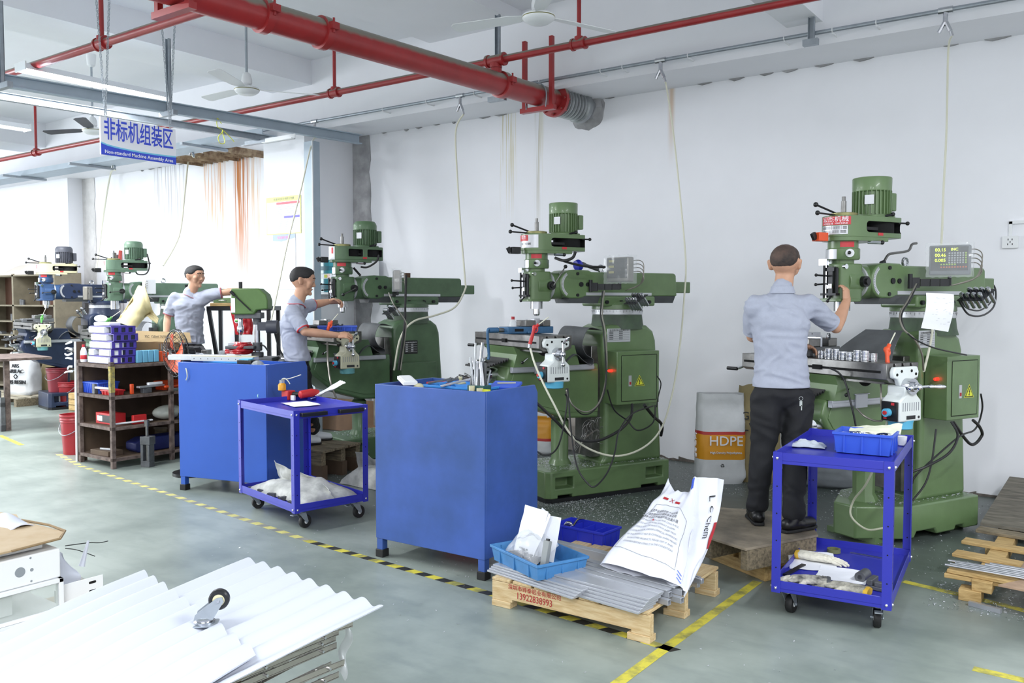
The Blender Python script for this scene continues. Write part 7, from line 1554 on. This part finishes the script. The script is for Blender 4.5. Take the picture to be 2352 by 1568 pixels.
for lv in range(5):
    dx=.012 if lv>=3 else 0; wy=.27
    t=thing('drawer_unit','purple drawer unit with white drawers, %s tier of the rack-top stack'%(['lowest','second lowest','middle','second highest','topmost'][lv]),'drawer unit',onr(.18+dx-.06*(lv==4),.02+.01*lv,RT0+.001+lv*.073),R(-1),'purple drawer units on the rack')
    W_=.40 
    obj('case',MB().bx(0,W_,0.02,wy,0,.006).bx(0,W_,.02,wy,.066,.072).bx(0,.006,.02,wy,0,.072).bx(W_-.006,W_,.02,wy,0,.012).bx(W_-.006,W_,.02,wy,.058,.072).bx(0,W_,wy-.006,wy,0,.072),M_purp,t)
    cs_=MB()
    for k in range(4): y=.02+k*(wy-.05)/3; cs_.bx(W_-.006,W_,y,y+.03,.012,.058)
    obj('side_bars',cs_,M_purp,t); obj('side_window',MB().bx(W_-.02,W_-.016,.03,wy-.01,.01,.06),M_clear,t)
    for k in range(4):
        if (lv,k) in((1,1),(3,3),(4,3)): obj('empty_bay',MB().bx(.01+k*.098,.10+k*.098,.05,.055,.008,.064),M_clear,t); continue
        x=.008+k*.098; d_=obj('drawer',MB().bx(x,x+.092,.0,.14,.007,.064),M_lab,t,bev=.003); obj('drawer_handle',MB().bx(x+.025,x+.067,-.014,.0,.03,.036),M_lab,d_)
for k in range(4): 
    t=thing('blue_tin',['nearest','second','third','farthest'][k]+' light blue square tin in the row right of the purple drawers','tin',onr(.575,.30+.06*k,RT0+.001),R(-1),'light blue tins'); obj('tin_body',MB().bx(-.03,.03,0,.052,0,.12),mat('sky_blue_tin','#76b8d8',.4,var=.1),t,bev=.004)
t=thing('drill_index','orange stepped index block full of drill bits on the rack','drill index',onr(.56,.56,RT0+.001),R(-1)); obj('stepped_block',MB().prism([(0,0)]+[p for k in range(10) for p in((k*.038,.10-.008*k),((k+1)*.038,.10-.008*k))]+[(.38,0)],'x',-.06,.03),M_orange,t)
random.seed(3)
for k in range(20): y=.012+.018*k; h=.17-.005*k+random.uniform(0,.03); obj('drill_bit',MB().cyl((-.015+.02*(k%2),y,.02),(-.015+.02*(k%2)+random.uniform(-.01,.01),y,h),.004,n=6),M_steel if k%2 else M_cast,t)
t=thing('cardboard_box','open cardboard box with its long flap tilted up behind the drawer stack','box',onr(.36,.42,RT0+.001),R(-1)); obj('box_side',MB().bx(-.01,0,0,.5,0,.19).bx(-.22,0,.49,.50,0,.19).bx(-.22,-.21,0,.5,0,.19),M_cardd,t); fl=obj('raised_flap',MB().add([(-.02,-.06,.20),(.03,.62,.165),(-.06,.66,.27),(-.14,-.02,.31),(-.025,-.06,.196),(.025,.62,.161),(-.065,.66,.266),(-.145,-.02,.306)],[(0,1,2,3),(7,6,5,4),(0,4,5,1),(1,5,6,2),(2,6,7,3),(3,7,4,0)]),M_card,t)
text('MC 120W 75TDP 2BRI',.035,M_ink,plane_M((-.03,.30,.238),(.08,1,-.05),(-.7,0,1)),fl,'box_lettering')
t=thing('spray_bottle','white bottle with red cap left of the drawer stack','bottle',onr(.05,.05,RT0+.001)); obj('bottle',MB().lathe([(.03,0),(.032,.01),(.032,.10),(.018,.14),(.012,.15)],n=16),M_lab,t); obj('cap',MB().cyl((0,0,.15),(0,0,.175),.014,n=12),M_red,t); obj('red_label',MB().lathe([(.0322,.03),(.0325,.031),(.0325,.07),(.0322,.071)],n=16),M_red,t)
t=thing('foam_scraps','white foam strips stuck along the edge of the rack side board','foam','') if 0 else thing('foam_scraps','white foam strips stuck along the edge of the rack side board','foam',onr(-.045,-.02,1.0))
random.seed(9)
for k in range(6): z=.21-.06*k+random.uniform(-.02,.02); w_=random.uniform(.04,.13); obj('foam_strip',MB().tube([(.0,0,z),(-w_*.5,-.02,z+random.uniform(-.02,.02)),(-w_,-.02,z-random.uniform(-.01,.03))],lambda u:.012*(1-.4*u),n=8),M_lab,t)
t=thing('foam_tray','white foam tray on top of the drawer stack','tray',onr(.33,.15,RT0+.367),R(10)); obj('tray',MB().bx(-.11,.11,-.07,.07,0,.035),M_lab,t,bev=.01); obj('puff',MB().sph((-.09,0,.07),.06,16,(1.3,.8,.6)),M_lab,t)
# shelf goods
crate('plastic_basket','blue mesh basket on the second rack shelf',onr(.16,.16,.701),R(2),.28,.22,.11,M_bin,ribs=8)
crate('parts_tray','orange tray at the back of the second rack shelf',onr(.42,.76,.701),R(88),.26,.15,.09,M_orange,ribs=3)
crate('parts_tray','red tray at the front of the second rack shelf',onr(.46,.12,.701),R(0),.20,.13,.05,M_redpl,ribs=3)
items=[('white_bar','white plastic bar across the red tray','bar',(.42,.06,.755),(.30,.03,.02),M_lab,5),('steel_block','dark turned steel block at the front of the second shelf','block',(.26,.05,.701),(.05,.04,.10),M_cast,0),('grey_plate','long grey plate on the second shelf','plate',(.58,.45,.755),(.05,.30,.02),M_alu,8),('grey_block','small grey block under the long plate','block',(.58,.40,.701),(.06,.09,.05),M_cast,0),('white_bar','short white bar on top of the grey plate','bar',(.57,.50,.777),(.04,.16,.025),M_lab,6),('orange_tool','orange-handled tool at the right of the second shelf','tool',(.60,.74,.74),(.03,.32,.02),M_orange,6),('steel_plate','bright steel plates at the right of the second shelf','plate',(.60,.78,.701),(.08,.26,.03),M_steel,3),('orange_bottle','small orange bottle beside the grey plate','bottle',(.58,.25,.701),(.03,.03,.10),M_orange,0),
('red_case','red tool case on the third rack shelf','case',(.34,.16,.401),(.30,.14,.11),M_redpl,2),('red_box','small red box behind the red tool case','box',(.58,.32,.401),(.04,.14,.09),M_redpl,0),('white_ruler','long white bar lying along the third shelf edge','bar',(.60,.24,.42),(.03,.42,.015),M_lab,0),('grey_pack','grey and red pack at the right of the third shelf','pack',(.56,.84,.401),(.1,.16,.06),M_cast,0),('timber_block','dark timber plates on the bottom rack shelf','block',(.36,.10,.101),(.30,.16,.05),M_brp,4),('steel_bar','light steel bar on the timber plates','bar',(.42,.08,.152),(.2,.02,.02),M_alu,12)]
for nm,lb,ct,c,d,m_,rz in items:
    t=thing(nm,lb,ct,onr(*c),R(rz-1)); obj('body',MB().bx(-d[0]/2,d[0]/2,-d[1]/2,d[1]/2,0,d[2]),m_,t,bev=.004)
    if nm=='red_case': obj('chrome_latch',MB().bx(-.12,-.03,-.073,-.069,.03,.08),M_steel,t); obj('dark_panel',MB().bx(-.09,.10,-.0725,-.069,.02,.09),M_black,t)
t=thing('wrapped_parcel','white plastic-wrapped parcel on the third rack shelf','parcel',onr(.5,.68,.401),R(0)); obj('wrap',MB().sph((0,0,.075),.10,20,(.8,1.7,.74)),mat('milky_wrap','#d4d8cc',.3,bump=.5,bscale=18),t)
t=thing('blue_casting','long navy blue machine casting lying on the bottom rack shelf','casting',onr(.44,.30,.101),R(-1)); obj('casting',MB().prism([(0,.03),(.04,.0),(.75,.0),(.75,.14),(.10,.14),(0,.10)],'x',-.09,.09),mat('navy_casting','#27306e',.45,var=.2),t,bev=.012)
t=thing('toolmaker_vise','upright grey vise standing on the floor in front of the rack','vise',PZ(335,1072)+V((0,.02,0)),R(20)); obj('vise_frame',MB().bx(-.05,.05,-.04,.04,0,.06).bx(-.05,-.02,-.04,.04,.06,.30).bx(.03,.05,-.04,.04,.06,.22).bx(-.05,.06,-.045,.045,.22,.30),M_cast,t,bev=.004); obj('screw',MB().cyl((0,0,.06),(0,0,.42),.014,n=12).cyl((0,0,.40),(0,0,.46),.026,n=14),M_steeld,t)
# ---------------------------------------------------------------- far left storage
sh=thing('storage_shelving','wide brown pigeonhole shelving behind the navy mill','shelving',(-18.4,7.25,0)); SW=3.85; M_shb=mat('brown_shelf_back','#6b4b3c',.7,var=.2,scale=3); M_shf=mat('dusty_shelf_edge','#8f8672',.75,var=.2,scale=8)
for x in(0,1.12,2.42,SW): obj('divider',MB().bx(x-.03,x+.03,0,.45,0,2.08),M_shf,sh)
for z in(.12,.45,.78,1.02,1.26,1.54,2.06): obj('shelf',MB().bx(0,SW,0,.45,z-.025,z),M_shf,sh)
obj('back_panel',MB().bx(0,SW,.45,.465,1.54,2.06),M_shb,sh); obj('back_panel',MB().bx(0,SW,.45,.465,0,1.54),M_brp,sh)
random.seed(44)
for k in range(26):
    x=random.uniform(.1,SW-.1); z=random.choice((.78,1.02,1.26,1.54)); t=obj('small_part',MB().prism([(-.05,0),(.05,0),(.04,.03),(-.02,.05)],'y',-.04,.04) if k%2 else MB().cyl((0,0,0),(0,0,random.uniform(.04,.12)),.03,n=10),M_cast if k%3 else M_shf); t.location=(-18.4+x,7.33,z+.001); tag(t,'small dusty machine part on the brown shelving','part','parts on the brown shelving')
t=thing('cloth_heap','pale cloth and foam heaped on top of the shelving','heap',(-15.7,7.48,2.061)); obj('cloth',MB().grid(lambda u,v:((u-.5)*2.1,(v-.5)*.42,.0+(.10+.16*u)*max(0,math.sin(u*3.1))**.5*max(0,math.sin(v*3.14))**.5*(1+.6*noise.noise(V((u*6,v*4,1))))),30,12,.01),mat('pale_cloth','#ddd3c8',.8,bump=.3,bscale=10),t,ang=80)
def bucket(label,c,r=.15,h=.40,lid=False,m=None,lab=False):
    t=thing('paint_bucket',label,'bucket',c,R(20),'red buckets'); obj('bucket_wall',MB().lathe([(r*.82,0),(r*.83,.01),(r*.97,h*.80),(r*1.03,h*.82),(r*1.0,h*.86),(r*1.06,h*.88),(r*1.0,h*.92),(r*1.07,h*.97),(r*1.05,h),(r*.98,h),(r*.93,h*.8),(r*.8,.02)],n=36),m or M_buck,t)
    obj('wire_handle',MB().tube([(-r*1.06,0,h*.86),(-r*.8,-r*.75,h*.62),(0,-r*1.1,h*.5),(r*.8,-r*.75,h*.62),(r*1.06,0,h*.86)],.004,n=6),M_galv,t)
    if lab:
        obj('paper_label',arc_plate(MB(),(0,0),r*.925,R(-150),R(-85),h*.25,h*.62,.006),M_lab,t); bend_text('Mobil',h*.14,mat('label_blue','#3a4c9a',.5),t,(0,0),r*.95,R(-118),h*.53)
    return t
M_buck=mat('red_bucket_plastic','#a3262f',.4,var=.1,scale=6)
bucket('empty red bucket standing alone nearest the rack',PZ(155,1043)+V((0,.08,0)),.135,.42)
bucket('red bucket with white printed label behind the rack edge',PZ(155,936),.165,.40,lab=True)
bucket('dark red bucket standing on the navy mill base',W5@V((.08,-.66,.252)),.15,.36,m=mat('dark_bucket_plastic','#7d2330',.45))
sA=sack('white sack lettered ABS RESIN on the small far pallet',PZ(38,905,.13)+V((.05,.1,0)),R(20),.52,.34,.66,M_sackw,12)
text('ABS\nAIRILAC\n◇\nABS RESIN',.085,M_ink,plane_M((.02,-.186,.33),(1,0,0),(0,0,1)),sA,'sack_lettering',ext=.008)
sack('tan sack beside the white ABS sack',PZ(72,900,.13)+V((.30,.25,0)),R(25),.42,.32,.62,M_sackt,15)
a_=PZ(-15,912,.13); b_=PZ(98,905,.13); fp=thing('wooden_pallet','small grey slatted pallet under the far left sacks','pallet',(-15.35,6.22,0),R(2)); 
for k in range(5): obj('deck_board',MB().bx(0,1.55,.02+k*.2,.13+k*.2,.115,.13),mat('pale_slat_%d'%k,'#b0a793',.8,var=.2,scale=5),fp)
for x in(0,.7,1.47): obj('stringer',MB().bx(x,x+.08,0,.95,0,.114),M_oldw,fp)
t=thing('timber_crate','small pine crate behind the rack beside the buckets','crate',PZ(160,946)+V((.05,.1,0)),R(8)); 
for k in range(3): obj('plank',MB().bx(-.2,.2,-.01,.01,.01+.085*k,.085+.085*k),M_plyy,t)
obj('lid_board',MB().bx(-.2,.2,0,.25,.25,.265),M_plyy,t); obj('side_block',MB().bx(-.2,-.16,.011,.25,0,.249),M_oldw,t); obj('side_block',MB().bx(.16,.2,.011,.25,0,.249),M_oldw,t)
q=PZ(16,988); t=thing('metal_bench','edge of a dark metal bench with clamp at the far left','bench',(q.x,q.y,0),R(-10)); zt_=PD(20,824,.585*11.3+.81*5.05).z; obj('bench_top',MB().bx(-1.0,.14,-.3,.5,zt_-.03,zt_),M_rust,t); obj('leg',MB().bx(-.02,.04,-.02,.04,0,zt_-.03),M_rust,t); obj('leg',MB().bx(-.95,-.89,-.02,.04,0,zt_-.03),M_rust,t); obj('clamp',MB().bx(-.12,.08,-.08,-.03,.0,.08).bx(.03,.08,-.08,-.03,0,.42).bx(-.1,.08,-.08,-.03,.3,.36).cyl((-.03,-.06,.1),(-.03,-.06,.5),.015,n=10),M_cast,t,bev=.004)
t=thing('leaning_tubes','bundle of brown and red tubes leaning on the rear wall','tubes',(-14.1,8.0,0)) 
for k,(x,h,c) in enumerate(((-.05,2.35,'#6b5a52'),(.02,2.42,'#7a6a60'),(.10,2.38,'#5d5450'),(.20,2.45,'#b8433a'))): obj('tube',MB().cyl((x+.12,-.25,0),(x,.05,h),.028,n=10),mat('leaning_tube_%d'%k,c,.6,var=.2),t)
# ---------------------------------------------------------------- platform of the rear worker, step of the second
a_=p3.matrix_world; q=J['anR']; t=thing('step_platform','timber platform hidden under the rear worker','platform',(q.x+.05,q.y,0),YAW); obj('deck',MB().bx(-.3,.35,-.2,.25,.235,.2592),M_ply,t); obj('stringer',MB().bx(-.3,.35,-.19,-.13,0,.234),M_oldw,t); obj('stringer',MB().bx(-.3,.35,.17,.23,0,.234),M_oldw,t)
q=PZ(715,1024,.27); t=thing('step_platform','stacked weathered timber step under the second worker','platform',(q.x+.0,q.y+.1,0),R(8)); 
for k in range(3): obj('deck_board',MB().bx(-.40,.26,-.26+k*.19,-.09+k*.19,.245,.268),M_oldw,t,bev=.003)
for y in(-.26,.02,.24): obj('bearer',MB().bx(-.38,.24,y,y+.06,.13,.244),M_oldw,t); obj('lower_bearer',MB().bx(-.36,.26,y-.01,y+.06,.0,.129),M_brp,t)
t=thing('plywood_sheet','brown wooden panel standing behind the left trolley','panel',PZ(700,1000)+V((.3,.55,0)),R(4)); obj('panel',MB().box((0,0,.2),(1.1,.025,.40),rx=R(-6)),mat('brown_panel','#6d5138',.7,var=.25,scale=5),t,bev=.003)
# ---------------------------------------------------------------- foreground: foam sheets on a stack of bars, caster, housings
M_foam=mat('white_foam_sheet','#c6cad6',.55,bump=.02,bscale=60)
q=lambda px,py,z: PZ(px,py,z)
F1_=[(-2.43,1.83),(-1.735,1.775),(-1.60,.70),(-2.15,.7)]
def fs1(u,v):
    a=V(F1_[0]).lerp(V(F1_[1]),u).lerp(V(F1_[3]).lerp(V(F1_[2]),u),v); return (a.x,a.y,.752+.008*math.sin(u*2*math.pi*8.3+.6*math.sin(v*2))+.008*noise.noise(V((u*2,v*2,0)))-.02*max(0,u-.9)*4*(1-v))
t=tag(obj('foam_sheet',MB().grid(fs1,150,16,.004),M_foam,ang=80),'rippled white foam sheet with scalloped edge in the foreground, under the caster','foam sheet')
F2_=[(-2.48,1.49),(-1.72,1.32),(-1.45,.5),(-2.10,.45)]
def fs2(u,v):
    a=V(F2_[0]).lerp(V(F2_[1]),u).lerp(V(F2_[3]).lerp(V(F2_[2]),u),v); return (a.x,a.y,.783+.009*math.sin(u*2*math.pi*8.3*1.15+1.2+.5*math.sin(v*3))+.012*noise.noise(V((u*2+5,v*2,0)))-.018*(u>.0)*max(0,(u-.55))*1.2)
tag(obj('foam_sheet',MB().grid(fs2,150,16,.004),M_foam,ang=80),'second white foam sheet lapped over the left of the first one','foam sheet')
cp=PZ(470,1442,.775); ct=thing('loose_caster','loose swivel caster with black tyre standing on the foam sheet','caster',(cp.x,cp.y,.786),YAW+R(8))
obj('top_plate',MB().prism(rrect(-.034,.034,-.027,.027,.005),'z',0,.003),M_galv,ct); obj('swivel',MB().lathe([(.026,.003),(.027,.009),(.022,.012),(.024,.017),(.02,.02)],n=24),M_steel,ct)
for s in(-1,1): obj('fork_side',MB().prism([(-.024,.016),(.024,.016),(.052,.062),(.048,.074),(.034,.072),(-.02,.03)],'y',s*.016-.0012,s*.016+.0012),M_galv,ct)
obj('wheel_tyre',MB().lathe([(.018,-.011),(.023,-.0115),(.0265,-.007),(.0265,.007),(.023,.0115),(.018,.011)],(.038,0,.064),(0,1,0),36),M_black,ct); obj('wheel_hub',MB().lathe([(.004,-.0125),(.010,-.012),(.018,-.0105),(.018,.0105),(.010,.012),(.004,.0125)],(.038,0,.064),(0,1,0),28),M_cream,ct); obj('axle',MB().cyl((.038,-.021,.064),(.038,.021,.064),.004,n=8),M_steel,ct)
M_nick=mat('nickel_plated_steel','#b5b0a8',.25,.9,var=.15,scale=20)
random.seed(18); base=thing('carton_base','brown carton carrying the stack of plated bars','carton',(-2.05,1.20,0)); obj('carton',MB().bx(-.30,.22,-.6,.5,0,.42),M_card,base,bev=.004)
z=.421; k=0
while z<.735:
    for j in range(3):
        lb='plated steel bar, %s row, layer %s from the bottom, under the foam sheets'%(('left','middle','right')[j],('one','two','three','four','five','six','seven','eight','nine','ten','eleven','twelve','thirteen','fourteen','fifteen','sixteen')[k]); x=-2.30+.185*j+random.uniform(-.01,.015); rz=R(random.uniform(-9,9)+(7 if k%2 else -6)*(j==2))
        t=thing('plated_bar',lb,'bar',(x,1.30,z),rz,'plated bars under the foam'); L_=.50
        obj('bar',MB().bx(-.017,.017,-.62,L_*.92,0,.004).bx(.014,.017,-.62,L_*.92,.004,.020),M_nick,t,bev=.001,seg=1)
        bb=MB()
        for y in(-.3,-.05,.2,.40): bb.cyl((0,y,.004),(0,y,.012),.005,n=8).cyl((.017,y,.012),(.026,y,.012),.004,n=8)
        obj('bolts',bb,M_steel,t)
    z+=.0215; k+=1
obj('film_shred',MB().grid(lambda u,v:(-1.90+.03*u+.01*math.sin(v*9),1.78-.03*v,.66-.14*v+.01*math.sin(u*5)),8,14,.0006),mat('film_shred','#eef1f5',.1,alpha=.35),None,ang=80)
tag(bpy.data.objects['film_shred'],'shred of clear film hanging from the bar pile','film')
# white housings at the left
X_=-3.4; hs=thing('sheet_metal_housing','white sheet-metal housing with round holes at the left foreground','housing',(X_,.95,.545)); hb_=obj('housing_shell',MB().bx(-.5,0,0,.745,0,.115),M_lab,hs,bev=.006)
yy=lambda px,py: PX(px,py,X_).y-.95
hm=MB()
for px,py,r_ in((46,1314,.019),(73,1308,.0065),(70,1281,.004),(72,1334,.004)): c=PX(px,py,X_); hm.cyl((-.0012,c.y-.95,c.z-.545),(.0008,c.y-.95,c.z-.545),r_,n=24)
obj('punched_holes',hm,mat('hole_grey','#8d949a',.6),hb_)
h2=thing('glazed_frame','white frame with clear panel under the perforated housing','frame',(X_,.93,.415)); fr=MB().bx(-.5,.01,0,.77,.112,.129).bx(-.5,.01,0,.77,0,.014).bx(-.02,.01,.752,.77,0,.129).bx(-.02,.01,.40,.406,0,.129).bx(-.5,-.46,.0,.77,0,.129); obj('frame',fr,M_lab,h2,bev=.002); obj('clear_panel',MB().bx(.0,.002,0,.75,.014,.112),mat('scuffed_clear_panel','#cfd8d2',.15,alpha=.35,bump=.1),h2); obj('inner_plate',MB().bx(-.05,-.045,.50,.60,.02,.10),M_lab,h2)
bs=thing('white_carton','white carton base below the glazed frame','carton',(X_,.9,0)); obj('carton',MB().bx(-.55,.05,0,.80,.12,.414),M_lab,bs,bev=.004); obj('pallet_block',MB().bx(-.5,-.3,.02,.78,0,.119),M_plyy,bs); obj('pallet_block',MB().bx(-.15,.05,.02,.85,0,.119),M_plyy,bs)
cb=thing('torn_cardboard','torn cardboard sheet with faint grey print on the white housing','cardboard',(X_-.1,.95,.665)); M_cl=mat('light_cardboard','#bca88c',.8,scale=5,col2='#ae9674')
P_=[(-.75,-.2),(.16,-.2),(.13,.55),(.10,.74),(.02,.80),(-.30,.78),(-.42,.82),(-.55,.79),(-.75,.80)]
obj('sheet',MB().prism(P_,'z',.03,.037),M_cl,cb); obj('torn_edge',MB().tube([(.13,.55,.034),(.112,.74,.036),(.03,.80,.04),(-.1,.80,.044),(-.3,.785,.038)],.005,n=6,sm=1),M_cardd,cb); obj('support_foam',MB().bx(-.5,.05,0,.70,0,.029),M_lab,cb)
text('↗ ⟋',.05,mat('faint_print','#a39a92',.8),plane_M((-.12,.5,.038),(.3,1,0),(-1,.3,0)),cb,'faint_print')
fm=thing('foam_wrap','white foam and film crumpled behind the torn cardboard','foam',(X_-.62,1.62,.66)); obj('foam',MB().grid(lambda u,v:(-.1+.9*u*.5,.12*v,.035+.03*math.sin(v*3.1)*(1+.5*math.sin(u*12))),24,8,.004),M_foam,fm,ang=80)
f2=thing('foam_wrap','white foam lobe sticking up at the right end of the housings','foam',(X_-.12,1.74,.50)); obj('foam',MB().grid(lambda u,v:(.02*math.sin(v*5),(.09*u)*(1-.55*v**2),-.03+.11*v+.03*math.sin(u*4)*v),12,12,.006),M_foam,f2,ang=80); obj('foam_tip',MB().tube([(0,.10,.03),(0,.115,.08),(0,.13,.13)],lambda u:.013*(1-.7*u),n=8),M_foam,f2); obj('support',MB().bx(-.03,.03,0,.09,-.5,-.05),M_lab,f2)
br=thing('slotted_bracket','white slotted bracket projecting beside the glazed frame','bracket',(X_-.02,1.705,.43)); b_o=obj('plate',MB().bx(-.004,0,0,.17,0,.075).bx(-.05,0,0,.17,-.003,0),M_lab,br,bev=.001); obj('slots',MB().prism(rrect(.11,.14,.05,.06,.004),'x',-.0005,.0006).prism(rrect(.11,.14,.015,.025,.004),'x',-.0005,.0006),M_hole,b_o)
for k,l in enumerate((((150,1253,4.1),(172,1250,4.1),(205,1246,4.15),(228,1246,4.2),(248,1242,4.2)),((150,1259,4.1),(175,1262,4.1),(205,1272,4.15),(218,1277,4.15)))):
    tag(obj('cable_tie',MB().tube(PDs(l),.0022,n=5,sm=4),M_black),['upper black cable tie end sticking out behind the white housings','lower black cable tie end sticking out behind the white housings'][k],'cable tie')
pb_=thing('board_offcut','pale board corner under the white housings','cardboard',(X_+.0,1.70,.0)); obj('board',MB().bx(-.3,.12,0,.30,.36,.375),M_cl,pb_); obj('support_block',MB().bx(-.25,.05,.02,.25,0,.359),M_plyy,pb_)
